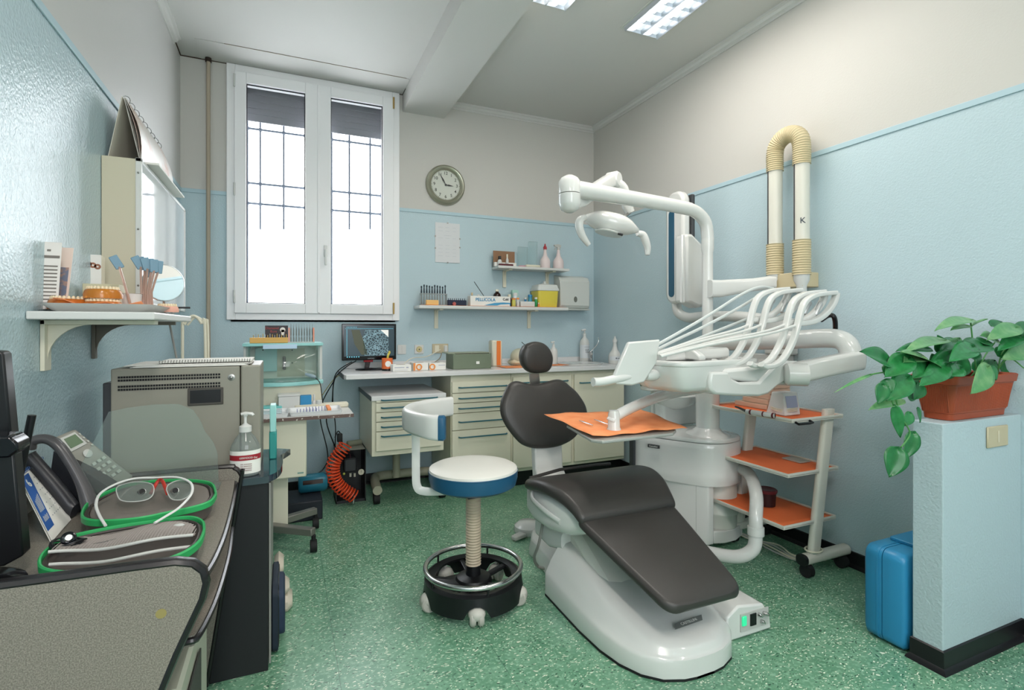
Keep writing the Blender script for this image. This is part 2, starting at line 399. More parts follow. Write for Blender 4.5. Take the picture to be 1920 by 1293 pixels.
b = B(); b.box(hp.x-.014, hp.x+.014, fy-.032, fy-.022, hp.z-.045, hp.z+.045, ch=.004); b.box(hp.x-.009, hp.x+.009, fy-.055, fy-.03, hp.z-.008, hp.z+.012, ch=.003); b.box(hp.x-.009, hp.x+.009, fy-.065, fy-.05, hp.z-.11, hp.z+.012, ch=.004)
b.obj('window_handle', WHITE, s2)
for x, zs, m in ((fx0+.052, (3.02, 2.24, 1.47), WHITE), (fx1-.052, (3.05, 1.40), mat('tarnished_hinge', 'b8975a', .4, .6))):
    for z in zs:
        b = B(); b.cyl((x, fy-.03, z-.045), (x, fy-.03, z+.045), .007, n=10); b.obj('hinge', m, w)
# shutter and grille outside
SH = mat('shutter_slats', '7a7c82', .6)
ys = YB+.12; zt = zY(516, 232, ys)
b = B(); z = zt
b.box(-.36, .82, ys, ys+.012, zt-.004, zt+.006)
while z < 3.16:
    b.box(-.36, .82, ys, ys+.012, z+.001, z+.0495); z += .05
sh = b.obj('roller_shutter', SH, w, smooth=0, bev=.003)
b = B()
for xx in (-.35, .81): b.box(xx-.012, xx+.012, ys-.03, ys+.03, 1.36, 3.15)
b.obj('shutter_guide', WF, w, smooth=0)
IR = mat('grille_iron', '59626e', .6)
yg = YB+.19; b = B()
for px in (488, 532, 655, 694):
    p = aY(px, 240, yg); q = aY(px, 430, yg); b.cyl((p.x, yg, 3.12), (p.x, yg, q.z), .0075, n=8)
for px in (464, 572, 622, 715):
    p = aY(px, 240, yg); b.cyl((p.x, yg, 3.12), (p.x, yg, zY(px, 575, yg)), .006, n=8)
for px, py in ((530, 249), (530, 349), (530, 386), (530, 575)):
    z = zY(px, py, yg)
    b.cyl((xY(464, yg), yg, z), (xY(715, yg), yg, z), .0085, n=8)
    for qx in (464, 488, 532, 572, 622, 655, 694, 715): b.sph((xY(qx, yg), yg, z), .016, 8, 6)
b.obj('window_grille', IR, w)
B().box(wx0-.02, wx1+.02, YB+.0, YB+.24, wz0-.06, wz0-.001).obj('window_sill', mat('stone_sill', 'c9c8c2', .6), w, smooth=0)
# ---- ceiling lights: recessed louvre fixtures
def clight(x0, x1, y0, y1, lab, nx=2):
    t = thing('ceiling_light', lab, 'ceiling light', ((x0+x1)/2, (y0+y1)/2, ZC), group=None)
    z = ZC
    b = B(); w_ = .022
    for a in ((x0-w_, x0, y0-w_, y1+w_), (x1, x1+w_, y0-w_, y1+w_), (x0, x1, y0-w_, y0), (x0, x1, y1, y1+w_)): b.box(*a, z-.006, z)
    b.obj('fixture_frame', mat('fixture_frame_paint', 'c9cbc4', .5), t, smooth=0)
    b = B(); b.box(x0, x1, y0, y1, z-.0012, z-.0004); b.obj('reflector', mat('fixture_reflector', 'e8ecec', .3, emit='f4f8ff', es=.32), t, smooth=0)
    b = B(); L = STEEL
    n = max(2, int((y1-y0)/.1))
    dx = (x1-x0)/nx
    for i in range(nx+1):
        x = x0+dx*i; b.loft([[(x-.010, y, z-.001), (x+.010, y, z-.001), (x, y, z-.03)] for y in (y0, y1)])
    for i in range(n+1):
        y = y0+(y1-y0)*i/n
        for j in range(nx):
            b.loft([[(x, y-.006, z-.001), (x, y+.006, z-.001), (x, y, z-.02)] for x in (x0+dx*j, x0+dx*(j+1))])
    b.obj('louvre', mat('louvre_aluminium', 'c8cdd2', .3, .9), t, smooth=0)
    b = B()
    for i in range(nx):
        x = x0+dx*(i+.5); b.cyl((x, y0+.01, z-.008), (x, y1-.01, z-.008), .0065, n=10)
    b.obj('fluorescent_tube', mat('tube_glow', 'ffffff', .5, emit='f6f9ff', es=2.2), t)
    return t
clight(1.975, 2.225, 1.53, 2.74, 'lit recessed louvre light nearer the right wall, the larger one in view')
clight(1.262, 1.525, 1.53, 2.715, 'recessed louvre light beside the white beam, only its end in view')
clight(1.975, 2.225, -1.2, -.2, 'added recessed louvre light for fill, unseen behind the viewer near the right wall')  # this fixture and the next are added out of view to even the light
clight(0.0, .26, -1.2, 0.0, 'added recessed louvre light for fill, unseen behind the viewer near the left wall')
for x, y, sy, e in ((2.1, 2.13, 1.2, 5), (1.39, 2.12, 1.2, 10), (2.1, -.7, 1.0, 8), (.13, -.6, 1.2, 26)):  # last two lamps are fill, set at the added fixtures behind the viewer
    l = bpy.data.lights.new('fluorescent_and_fill_glow', 'AREA'); l.shape = 'RECTANGLE'; l.size = .24; l.size_y = sy; l.energy = e*LK; l.color = (1, .93, .86)
    o = bpy.data.objects.new('fluorescent_and_fill_glow', l); COL.objects.link(o); o.location = (x, y, ZC-.045)
# daylight
W = bpy.data.worlds.new('sky'); SC.world = W; W.use_nodes = True
bg = W.node_tree.nodes['Background']; bg.inputs[0].default_value = (.915, .955, 1, 1); bg.inputs[1].default_value = SKY
l = bpy.data.lights.new('window_portal', 'AREA'); l.shape = 'RECTANGLE'; l.size = 1.2; l.size_y = 1.8; l.cycles.is_portal = True
o = bpy.data.objects.new('window_portal', l); COL.objects.link(o); o.location = (.23, YB+.25, 2.23); o.rotation_euler = (-PI/2, 0, 0)
l = bpy.data.lights.new('window_portal', 'AREA'); l.shape = 'RECTANGLE'; l.size = 1.7; l.size_y = 1.9; l.cycles.is_portal = True
o = bpy.data.objects.new('window_portal', l); COL.objects.link(o); o.location = (.55, YF-.12, 1.95); o.rotation_euler = (PI/2, 0, 0)  # portal of the added window behind the viewer
# heating pipe in the left back corner
b = B(); b.cyl((-.502, YB-.035, .02), (-.502, YB-.035, ZC-.02), .0135, n=14)
pp = b.obj('heating_pipe', mat('tan_pipe_paint', 'a89c8a', .5), label='thin tan pipe running up the wall left of the window', cat='pipe')
B().cyl((-.502, YB-.035, ZC-.03), (-.502, YB-.035, ZC-.001), .02, n=14).obj('pipe_collar', mat('soot', '30241e', .8), pp)
# thin seam pipe down the back right corner
# ================= left wall shelf and light box
LAM = mat('grey_speckled_laminate', '6d685f', .33, var=(420, '8f887e', .40, .62))
t = thing('wall_shelf', 'white shelf board at eye level on the left glossy blue wall', 'shelf', (XL, 2.2, 1.27))
b = B(); b.box(XL+.001, -.369, 1.90, 2.57, 1.272, 1.296); b.obj('shelf_board', WHITE, t, bev=.004, smooth=0)
def bracket(y, m, w, zb, reach, par, z0=1.272, x0=XL, sgn=1):
    b = B()
    b.box(x0+.001, x0+.012, y-w/2, y+w/2, zb, z0)
    b.box(x0+.001, x0+reach, y-w/2, y+w/2, z0-.014, z0-.0005)
    pts = [(x0+.012, z0-.014)]+[(x0+.012+.11*(1-sin(a)), z0-.014-.11*(1-cos(a))) for a in [PI/2*i/8 for i in range(9)]]
    b.loft([[(px_, yy, pz) for px_, pz in pts] for yy in (y-.004, y+.004)])
    return b.obj('bracket', m, par, smooth=0, bev=.002)
bracket(2.02, IVORY, .05, 1.118, .29, t); bracket(2.46, mat('worn_bracket', '6f6a60', .5, .3), .03, 1.13, .27, t)
tr = thing('instrument_tray', 'white tray lined with orange paper on the left wall shelf', 'tray', (-.52, 2.18, 1.296))
b = B(); ty0, ty1, tx0, tx1 = 1.93, 2.48, -.665, -.385
R = [rrect(tx0+.03, tx1-.03, ty0+.03, ty1-.03, .02), rrect(tx0, tx1, ty0, ty1, .03), rrect(tx0+.004, tx1-.004, ty0+.004, ty1-.004, .03), rrect(tx0+.032, tx1-.032, ty0+.032, ty1-.032, .02)]
Zs = [1.2965, 1.321, 1.321, 1.3005]
b.loft([[(x, y, z) for x, y in r] for r, z in zip(R, Zs)]); b.obj('tray_body', WHITE, tr)
def sheet(x0, x1, y0, y1, z, n=10, amp=.002, curl=None, mi=None, th=.0012):
    b = B(); g = []
    for i in range(n+1):
        for j in range(n+1):
            u, v = i/n, j/n
            zz = z+amp*(sin(9*u+5*v)+sin(13*v-4*u))*.5+amp
            if curl: zz += curl(u, v)
            g.append((x0+(x1-x0)*u, y0+(y1-y0)*v, zz))
    fs = [(i*(n+1)+j, (i+1)*(n+1)+j, (i+1)*(n+1)+j+1, i*(n+1)+j+1) for i in range(n) for j in range(n)]
    b._add(g, fs); return b
sheet(tx0+.03, tx1-.03, ty0+.03, ty1-.03, 1.302, curl=lambda u, v: .026*max(0, 1-5*v)*(.75+.25*sin(14*u))+.014*max(0, 1-6*u)).obj('paper_liner', ORANGE, tr, solid=.0012)
# leaflets
def leaflet(px0, px1, py_t, py_b, Y, lab, col, lines, tilt=.03, panel=None, grp=None, rot=0):
    p0 = aY(px0, py_b, Y); p1 = aY(px1, py_b, Y); zt = zY((px0+px1)/2, py_t, Y); w = abs(p1.x-p0.x); h = zt-1.305
    t = thing('leaflet', lab, 'leaflet', (p0.x, Y, 1.305), rot, group=grp)
    b = B(); b.loft([[(0, 0, 0), (w, 0, 0), (w, .001, 0), (0, .001, 0)], [(-.0+tilt*.6, tilt, h), (w+tilt*.6, tilt, h), (w+tilt*.6, tilt+.001, h), (tilt*.6, tilt+.001, h)]])
    b.obj('cover', mat(col, col, .6) if isinstance(col, str) else col, t, local=True, smooth=0)
    b = B()
    def q(u0, u1, v0, v1, e=.0008):
        f = lambda u, v: (w*u+tilt*.6*v, tilt*v-e, h*v)
        b.quad(f(u0, v0), f(u1, v0), f(u1, v1), f(u0, v1))
    for u0, u1, v0, v1 in lines: q(u0, u1, v0, v1)
    b.obj('print', mat('leaflet_ink', '77706a', .7) if panel is None else panel, t, local=True, smooth=0)
    return t
LN = [(.35, .9, .08+.055*i, .1+.055*i) for i in range(11)]+[(.3, .95, .76, .8), (.1, .28, .25, .6), (.45, .6, .86, .89)]
leaflet(58, 108, 452, 566, 2.02, 'grey and white printed leaflet leaning at the left end of the shelf tray', 'e3ddd8', LN, .012)
leaflet(96, 125, 462, 562, 2.10, 'narrow leaflet with a dusky blue photo leaning behind the grey printed one', 'e2ccc0', [(.15, .85, .08, .68)], .02, mat('leaflet_blue_photo', '6c7488', .5, var=(60, 'a9887a', .45, .6)))
t = thing('card_stack', 'stack of cream cards with three round brown emblems standing behind the resin models', 'cards', (-.6, 2.44, 1.3))
p = aY(157, 530, 2.44); q = aY(190, 530, 2.44); zt = zY(170, 477, 2.44)
for k in range(4):
    B().box(p.x+k*.004, q.x+k*.002, 2.44+k*.006, 2.441+k*.006, 1.3205, zt-k*.002).obj('card', IVORY if k else PAPER, t, smooth=0)
for k in range(3):
    c = (p.x+(q.x-p.x)*(.25+.27*k), 2.4393, zt-.035-.005*k)
    b = B(); b.lathe([(.0035, 0), (.0105, 0), (.0105, .0004), (.0035, .0004)], c, (0, 1, 0), n=20, caps=False); b.obj('emblem', mat('brown_ink', '9b6a52', .6), t)
# resin dental models
RES = mat('orange_resin', 'e0883c', .25, trans=.35, var=(40, 'c96a22', .4, .7)); TOOTH = mat('tooth_ivory', 'e2cfae', .35)
def arch_model(px, py, Y, w, d, h, m, lab, rz=0, grp=None, zb=1.3045):
    c = aY(px, py, Y); t = thing('dental_model', lab, 'dental model', (c.x, Y, zb), rz, group=grp)
    b = B(); outer = [(w/2*cos(a), d*sin(a)-d*.35) for a in [PI*i/14 for i in range(15)]]
    inner = [(w/4.2*cos(a), d*.5*sin(a)-d*.35) for a in [PI*i/14 for i in range(14, -1, -1)]]
    sc = lambda P, k: [(x*k, y*k) for x, y in P]
    P = outer+inner
    b.loft([[(x*s, y*s, z) for x, y in P] for s, z in ((1.04, 0), (1.06, h*.3), (.98, h*.62), (.9, h*.75))]); b.obj('gum_base', m, t, local=True, smooth=60)
    b = B()
    for i in range(13):
        a = PI*(i+.5)/13; b.sph((w/2*.82*cos(a), d*.82*sin(a)-d*.33, h*.8), .0052, 8, 6, q=(1, 1, 1.5))
    b.obj('teeth', TOOTH, t, local=True)
    return t
arch_model(128, 555, 2.02, .11, .07, .042, RES, 'clear orange resin dental arch model at the left of the tray', PI)
arch_model(190, 560, 2.01, .10, .06, .034, RES, 'amber resin lower jaw model with a second model stacked on it', PI)
arch_model(190, 545, 2.012, .097, .057, .038, mat('amber_resin', 'd88a30', .2, trans=.4), 'darker amber resin jaw model stacked on top of another', PI, zb=1.340)
arch_model(312, 565, 2.26, .07, .045, .03, PINK, 'pink jaw model near the round mirror on the shelf tray', 2.6)
p = aY(158, 545, 2.3); q = aY(226, 545, 2.3)
B().box(p.x, q.x, 2.28, 2.36, 1.3045, zY(190, 532, 2.28)).obj('card_box', mat('pale_green_card', 'c9c7a8', .6), bev=.002, smooth=0, label='flat pale green box lying behind the amber resin models', cat='box')
# cup and shade guides
c = aY(247, 560, 2.2)
b = B(); b.lathe([(.024, 0), (.031, .062), (.033, .062), (.029, .0605), (.022, .003)], (c.x, 2.2, 1.3045)); b.obj('white_cup', WHITE, label='small white cup between the two bunches of blue shade tabs', cat='cup')
def shade(px, py, Y, n, lab, dirx, rz):
    t = thing('shade_guide', lab, 'shade guide', (aY(px, py, Y).x, Y, 1.3045))
    base = Vector((0, 0, .004)); top = aY(px+dirx, py-62, Y); top = Vector((top.x-t.location.x, 0, top.z-1.3045))
    for k in range(n):
        o = Vector((k*.010, .006*(k % 2), -.003*k))
        b = B(); b.box(-.013, .013, -.002, .002, -.006, .040, ch=.002); s = b.obj('shade_tab', mat('dusty_blue_plastic', '6f93a8', .4), t, local=True)
        s.location = top+o; s.rotation_euler = (0.1, -.5+.12*k, .2)
        b = B(); b.tube([base+Vector((.006*k, .004*(k % 3), 0)), top*.5+o*.6, top+o], .004, n=6); b.obj('shade_stem', mat('clear_pink_stem', 'cfae9f', .3, trans=.5), t, local=True)
    return t
shade(248, 562, 2.16, 1, 'single dusty blue shade tab on a clear stem left of the white cup', -24, 0)
shade(266, 562, 2.22, 6, 'bunch of blue shade tabs on clear stems beside the round mirror', -2, 0)
c = aY(307, 530, 2.30)
t = thing('round_mirror', 'round chrome-rimmed mirror standing at the right end of the wall shelf', 'mirror', (c.x, 2.30, 1.3))
ax = Vector((.45, -.89, .05)).normalized()
r = 33/975*2.30/1.15
B().lathe([(r, -.004), (r*1.03, 0), (r, .004)], c, ax, n=40).obj('mirror_rim', CHROME, t)
B().lathe([(r*.96, .0042), (r*.96, .0046)], c, ax, n=40).obj('mirror_glass', mat('mirror_silver', 'f0f0f0', .02, 1), t)
b = B(); b.cyl((c.x, 2.31, 1.3215), (c.x, 2.305, c.z-r*.9), .005, n=10); b.cyl((c.x, 2.31, 1.302), (c.x, 2.31, 1.306), .03, n=20); b.obj('mirror_stand', CHROME, t)
p0, p1 = aY(321, 572, 2.42), aY(356, 572, 2.42)
b = B(); b.cyl((p0.x, 2.42, 1.3265), (p1.x, 2.43, 1.328), .004, n=10); b.obj('pen', BLACK, label='black pen lying across the right end of the shelf tray', cat='pen')
# light box on the wall
t = thing('x_ray_viewer', 'cream wall light box with a glossy white front above the left shelf', 'light box', (XL, 3.06, 1.34))
b = B(); b.box(XL+.001, -.560, 2.56, 3.57, 1.344, 1.938); b.obj('housing', mat('beige_housing', 'c9c2ab', .5), t, smooth=0, bev=.003)
b = B()
for a in ((2.556, 3.574, 1.340, 1.356), (2.556, 3.574, 1.926, 1.942), (2.556, 2.572, 1.34, 1.942), (3.558, 3.574, 1.34, 1.942)): b.box(-.562, -.541, *a)
b.obj('frame_edge', WHITE, t, smooth=0, bev=.002)
B().box(-.56, -.5445, 2.572, 3.558, 1.356, 1.926).obj('viewing_panel', mat('glossy_white_panel', 'dfe4e6', .06, coat=.6), t, smooth=0)
for z in (1.42, 1.65, 1.88): B().sph((-.552, 2.5545, z), .004, 8, 6).obj('screw', STEEL, t)
# tent calendar on the light box
t = thing('wall_calendar', 'large ring-bound tent calendar standing on the wall light box', 'calendar', (-.6, 3.0, 1.942))
A = [aX(191, 293, -.668), aX(250, 170, -.62), aX(347, 372, -.668), aX(300, 225, -.62)]
y0, y1, zt = 2.60, 3.30, 2.20
b = B(); b.loft([[(-.665, y0, 1.943), (-.618, y0, zt), (-.616, y0, zt), (-.663, y0, 1.943)], [(-.665, y1, 1.943), (-.618, y1, zt), (-.616, y1, zt), (-.663, y1, 1.943)]]); b.obj('back_board', mat('calendar_board', 'd9d4c8', .25), t, smooth=0)
PHT = mat('calendar_photo', 'd9d3cc', .3, var=(7, 'c08a72', .52, .72))
for k, (o, bw) in enumerate(((0, .0), (.006, .02), (.012, .035))):
    rings = []
    for i in range(9):
        v = i/8; x = -.614+o*.4+.055*v+bw*sin(PI*v)*.6; z = zt-(zt-1.946)*v
        rings.append([(x, y0+.01, z), (x, y1-.01*k, z), (x+.0012, y1-.01*k, z), (x+.0012, y0+.01, z)])
    b = B(); b.loft(rings); b.obj('page', PAPER if k == 0 else PHT, t)
b = B(); b.box(-.56, -.50, y0+.05, y1-.03, 1.944, 1.952); b.obj('foot_flap', PAPER, t, smooth=0)
for i in range(9):
    y = y0+.05+(y1-y0-.1)*i/8; b = B(); b.tube([(-.616+.016*cos(a), y, zt+.002+.018*sin(a)) for a in [2*PI*j/12 for j in range(12)]], .0016, n=5, closed=True); b.obj('binding_ring', STEEL, t)
# beige hose arch and cable near the left corner
Yh = 2.95
pts = [aY(343, 700, Yh), aY(342, 640, Yh), aY(346, 608, Yh), aY(362, 592, Yh), aY(378, 606, Yh), aY(385, 640, Yh), aY(386, 700, Yh)]
pts[0].z = .02; pts[-1].z = .02
b = B(); b.tube(smooth_path(pts, 6), .007, n=8); b.tube([(p.x+.012, p.y+.004, p.z-.004) for p in smooth_path(pts[2:], 6)], .005, n=8)
h = b.obj('gas_hose', IVORY, label='arched cream hose rising behind the left shelf and the grey steriliser', cat='hose')
b = B(); b.cyl(aY(318, 606, 2.5), aY(331, 671, 2.5), .004, n=8); b.obj('hanging_rod', GREYP, label='thin grey rod hanging below the right end of the left shelf', cat='rod')
# ================= desk
dk = thing('desk', 'curved grey laminate desk with black edges in the lower left corner', 'desk', (-.4, 1.6, 0))
def edgecurve(z, pix, x_in=XL+.004):
    return [aZ(px, py, z) for px, py in pix]
zt = .72
ed = [aZ(386, 1062, zt), aZ(400, 1038, zt), aZ(418, 995, zt), aZ(431, 948, zt), aZ(438, 915, zt), aZ(441, 893, zt)]
ed = [Vector((min(p.x, -.12), p.y, zt)) for p in smooth_path(ed, 4)]
ys = [p.y for p in ed]
P = [(XL+.004, 1.195)]+[(ed[0].x-.02, 1.195)]+[(p.x, max(1.2, min(p.y, 2.04))) for p in ed]+[(XL+.004, 2.04)]
b = B(); b.prism(P, zt-.028, zt); b.obj('desktop', LAM, dk, smooth=30)
b = B(); b.tube([(x+.003, y, zt-.012) for x, y in P[1:-1]], .008, n=8); b.obj('desktop_edge', mat('black_edge_band', '1c1a1c', .25), dk)
zs = .62
ed = smooth_path([aZ(334, 1205, zs), aZ(358, 1196, zs), aZ(382, 1160, zs), aZ(406, 1105, zs), aZ(426, 1035, zs), aZ(433, 985, zs)], 4)
P2 = [(XL+.02, 1.235)]+[(p.x, max(p.y, 1.235)) for p in ed]+[(XL+.02, max(p.y for p in ed))]
b = B(); b.prism(P2, zs-.022, zs); b.obj('keyboard_shelf', LAM, dk, smooth=30)
b = B(); b.tube([(x+.003, y, zs-.010) for x, y in P2[:-1]], .0075, n=8); b.obj('shelf_edge', _M['black_edge_band'], dk)
def endpanel(Y, pix, name):
    pts = [aY(px, py, Y) for px, py in pix]
    o = [(p.x, p.z) for p in pts]
    o = [(XL+.004, o[0][1])]+[q for q in o if q[0] > XL+.004]
    bot = o[-1]; dx = (o[-2][0]-bot[0])/max(1e-6, (o[-2][1]-bot[1]))
    o2 = o+[(bot[0]-bot[1]*dx*.4, .02), (XL+.004, .02)]
    b = B(); b.prism(o2, Y-.012, Y+.012, ax='y'); e = b.obj('end_panel', LAM, dk, smooth=0)
    b = B(); b.tube([(x, Y, z) for x, z in o2[:-1]], .0095, n=8, flat=1.5); b.obj('panel_edge', _M['black_edge_band'], e)
    return e
ep = endpanel(1.165, [(0, 1096), (120, 1080), (250, 1062), (330, 1052), (362, 1055), (380, 1068), (385, 1088), (378, 1118), (330, 1220), (300, 1293)], 'near')
B().lathe([(.009, 0), (.009, .0004)], aY(302, 1150, 1.1525), (0, -1, 0), n=16).obj('stain', mat('yellow_stain', '8f8350', .5), ep)
b = B(); o = [(XL+.004, .765), (-.22, .765), (-.165, .757), (-.145, .73), (-.15, .69), (-.25, .02), (XL+.004, .02)]
b.prism(o, 2.045, 2.065, ax='y'); e2 = b.obj('end_panel', LAM, dk, smooth=0)
b = B(); b.tube(smooth_path([(x, 2.055, z) for x, z in o[:-1]], 4), .009, n=8, flat=1.4); b.obj('panel_edge', _M['black_edge_band'], e2)
b = B(); b.box(-.45, -.20, 1.26, 1.66, .02, .50, ch=.008); pc = b.obj('computer_tower', mat('putty_plastic', 'a9ab9b', .5), label='putty coloured computer case under the desk shelf', cat='computer')
b = B(); b.box(-.197, -.193, 1.30, 1.50, .1, .45); b.obj('side_grille', mat('mesh_grey', '54544f', .5, .4, bump=(600, 1, .01)), pc)
# black cabinet behind the desk
ck = thing('black_cabinet', 'tall gloss black cabinet standing behind the curved desk', 'cabinet', (-.33, 2.25, 0))
b = B(); b.box(-.66, -.058, 2.09, 2.52, .0, .685); b.obj('carcass', SATIN, ck, smooth=0, bev=.003)
P = [(-.66, 2.075)]+[(-.11, 2.075), (-.06, 2.09), (-.03, 2.13), (-.015, 2.2), (-.01, 2.3), (-.02, 2.4), (-.03, 2.54)]+[(-.66, 2.54)]
b = B(); b.prism([(p.x, p.y) for p in smooth_path([Vector((x, y, 0)) for x, y in P], 3)], .686, .71)
b.obj('cabinet_top', mat('patterned_glass_top', '2c3644', .08, coat=1), ck)
b = B(); b.box(-.056, -.050, 2.10, 2.50, .02, .68); b.obj('side_strip', GREYP, ck, smooth=0)
# steriliser
sx0, sx1, sy = -.555, -.088, 2.20
st = thing('steriliser', 'large grey box-shaped steriliser with vent holes on the black cabinet', 'steriliser', (-.3, 2.35, .71))
TAUP = mat('taupe_enamel', '8f8c80', .42)
sT = zY(205, 692, sy); sB = .712; xs = xY(451, sy)
b = B(); b.box(sx0, xs-.002, sy, sy+.30, sB, sT); b.obj('body', TAUP, st, smooth=0, bev=.005)
b = B(); b.box(xs+.001, sx1, sy-.004, sy+.302, sB, sT+.002); b.obj('door_panel', TAUP, st, smooth=0, bev=.006)
b = B(); b.box(sx0-.03, sx0-.001, sy+.03, sy+.28, sB, sT-.05); b.obj('rear_cover', DGREY, st, smooth=0, bev=.004)
b = B()
for r in range(5):
    if r == 2: continue
    for c in range(38):
        px = 223+188*c/37; p = aY(px, 0, sy); z = zY(300, 705, sy)-r*.0108
        b.box(p.x-.0033, p.x+.0033, sy-.0012, sy-.0002, z-.0036, z+.0036)
b.obj('vent_holes', mat('vent_dark', '17181a', .8), st, smooth=0)
b = B(); p, q = aY(352, 728, sy), aY(419, 757, sy)
b.box(p.x, q.x, sy-.006, sy+.0, q.z, p.z, ch=.002); hd = b.obj('handle_frame', mat('handle_brown', '4a4640', .4), st)
B().box(p.x+.008, q.x-.008, sy-.0075, sy-.0062, q.z+.009, p.z-.007).obj('handle_recess', BLACK, hd, smooth=0)
c = aY(434, 707, sy-.001); B().lathe([(.010, 0), (.012, .002), (.006, .003), (.004, .006), (0, .0065)], c, (0, -1, 0), n=20).obj('lock_screw', STEEL, st)
# papers on the steriliser
for k, (x0, x1, y0, y1, h, lab) in enumerate(((-.50, -.13, sy+.0, sy+.26, .005, 'bottom white folder in the pile of papers on the steriliser'), (-.52, -.12, sy+.01, sy+.25, .004, 'loose white papers on the folder on top of the steriliser'))):
    b = B(); z = sT+.002+.0055*k
    for j in range(3):
        b.box(x0+.008*j, x1-.006*((j*7) % 3), y0+.004*j, y1, z+j*h/3, z+(j+.85)*h/3)
    b.obj('paper_pile', PAPER, label=lab, cat='papers', smooth=0)
t = thing('spiral_notebook', 'spiral-bound notebook lying topmost on the steriliser papers', 'notebook', (-.28, sy+.1, sT+.012))
b = B(); b.box(-.42, -.12, sy+.02, sy+.22, sT+.0155, sT+.021); b.obj('pages', PAPER, t, smooth=0)
b = B()
for i in range(34):
    x = -.415+.29*i/33; b.tube([(x, sy+.018+.006*cos(a), sT+.0195+.006*sin(a)) for a in [2*PI*j/8 for j in range(8)]], .0012, n=4, closed=True)
b.obj('spiral', STEEL, t)
# sanitiser bottle
s = thing('sanitiser_bottle', 'clear hand sanitiser pump bottle with a red banded label on the black cabinet', 'bottle', (-.135, 2.125, .711))
c = Vector((-.135, 2.13, .711))
pr = [(.0, 0), (.044, 0), (.05, .006), (.05, .098), (.046, .112), (.034, .135), (.022, .15), (.018, .156), (.018, .162)]
b = B(); b.lathe(pr, c, sy=.75, caps=False); b.obj('bottle_body', _M['thin_clear_plastic'], s)
b = B(); b.lathe([(.0, .003), (.044, .003), (.046, .01), (.046, .06), (0, .06)], c, sy=.72, caps=False); b.obj('gel', _M['gel'], s)
def bandm(r, z0, z1, a0, a1, m, name, par, c, sy=.75, n=16):
    b = B(); vs = []
    for i in range(n+1):
        a = a0+(a1-a0)*i/n
        for z in (z0, z1): vs.append((c.x+r*cos(a), c.y+r*sin(a)*sy, c.z+z))
    b._add(vs, [(2*i, 2*i+2, 2*i+3, 2*i+1) for i in range(n)]); return b.obj(name, m, par, smooth=60)
bandm(.0506, .012, .060, -PI, 0, PAPER, 'bottle_label', s, c)
bandm(.0508, .060, .079, -PI, 0, mat('crimson_print', '9c2531', .5), 'label_band', s, c)
bandm(.0506, .079, .094, -PI, 0, PAPER, 'bottle_label', s, c)
text('label_text', 'GERMOCID Gel', .0085, FRONT(c.x+.012, c.y-.0395, c.z+.0695), PAPER, s)
text('label_text', '== ======\n== ======\n== ======\n== ======', .0075, FRONT(c.x+.005, c.y-.0395, c.z+.036), mat('label_ink', '8a4048', .6), s)
b = B(); b.lathe([(.021, .158), (.021, .178), (.012, .183), (.008, .186), (.005, .19), (.005, .215)], c); b.tube([c+V(-.014, 0, .222), c+V(.0, 0, .225), c+V(.022, -.004, .222), c+V(.026, -.005, .216)], .006, n=8, flat=1.3)
b.lathe([(.007, .213), (.011, .222), (0, .227)], c); b.obj('pump', WHITE, s)
# teal brush like rack beside the steriliser
b = B(); p = aY(498, 835, 2.36)
b.box(-.062, -.034, 2.34, 2.42, .7105, .82, ch=.004); h = b.obj('glove_pack', mat('teal_plastic', '2d8f8a', .4), label='upright teal pack beside the steriliser on the black cabinet', cat='pack')
b = B(); b.box(-.060, -.036, 2.345, 2.415, .82, .93, ch=.003); b.obj('pack_upper', AQUA, h)
# ---- monitor at the left edge
mo = thing('office_monitor', 'black monitor seen edge on at the far left of the desk', 'monitor', (-.6, 1.45, .72))
def slab(Y0, Y1, pix, name, m, par):
    b = B(); P = [aY(px, py, Y0) for px, py in pix]; P = [(max(p.x, XL+.004), p.z) for p in P]
    q = []
    for p in P:
        if not q or (Vector(p)-Vector(q[-1])).length > 1e-5: q.append(p)
    b.prism(q, Y0, Y1, ax='y'); return b.obj(name, m, par, bev=.004)
slab(1.50, 1.54, [(-60, 655), (2, 658), (7, 664), (24, 848), (-60, 870)], 'screen_back', BLACK, mo)
slab(1.40, 1.46, [(-60, 818), (18, 818), (32, 830), (34, 845), (16, 858), (-60, 862)], 'hinge_bar', mat('gloss_black', '0c0d12', .12), mo)
slab(1.41, 1.45, [(-60, 850), (26, 850), (36, 960), (43, 1042), (6, 1062), (-60, 1068)], 'screen_body', BLACK, mo)
c = aZ(25, 1090, .722)
b = B(); b.lathe([(0, 0), (.12, 0), (.12, .008), (.10, .018), (.0, .03)], (-.61, 1.37, .7205), n=32, sy=1.0)
b.v = [V(max(v.x, XL+.004), v.y, v.z) for v in b.v]; b.obj('monitor_base', _M['gloss_black'], mo)
b = B(); p, q = aY(60, 778, 1.62), aY(30, 920, 1.62); q.z = max(q.z, .722)
b.cyl(p, q, .0085, n=14); b.obj('black_tube', BLACK, label='slanting hollow black tube rising beside the monitor', cat='tube')
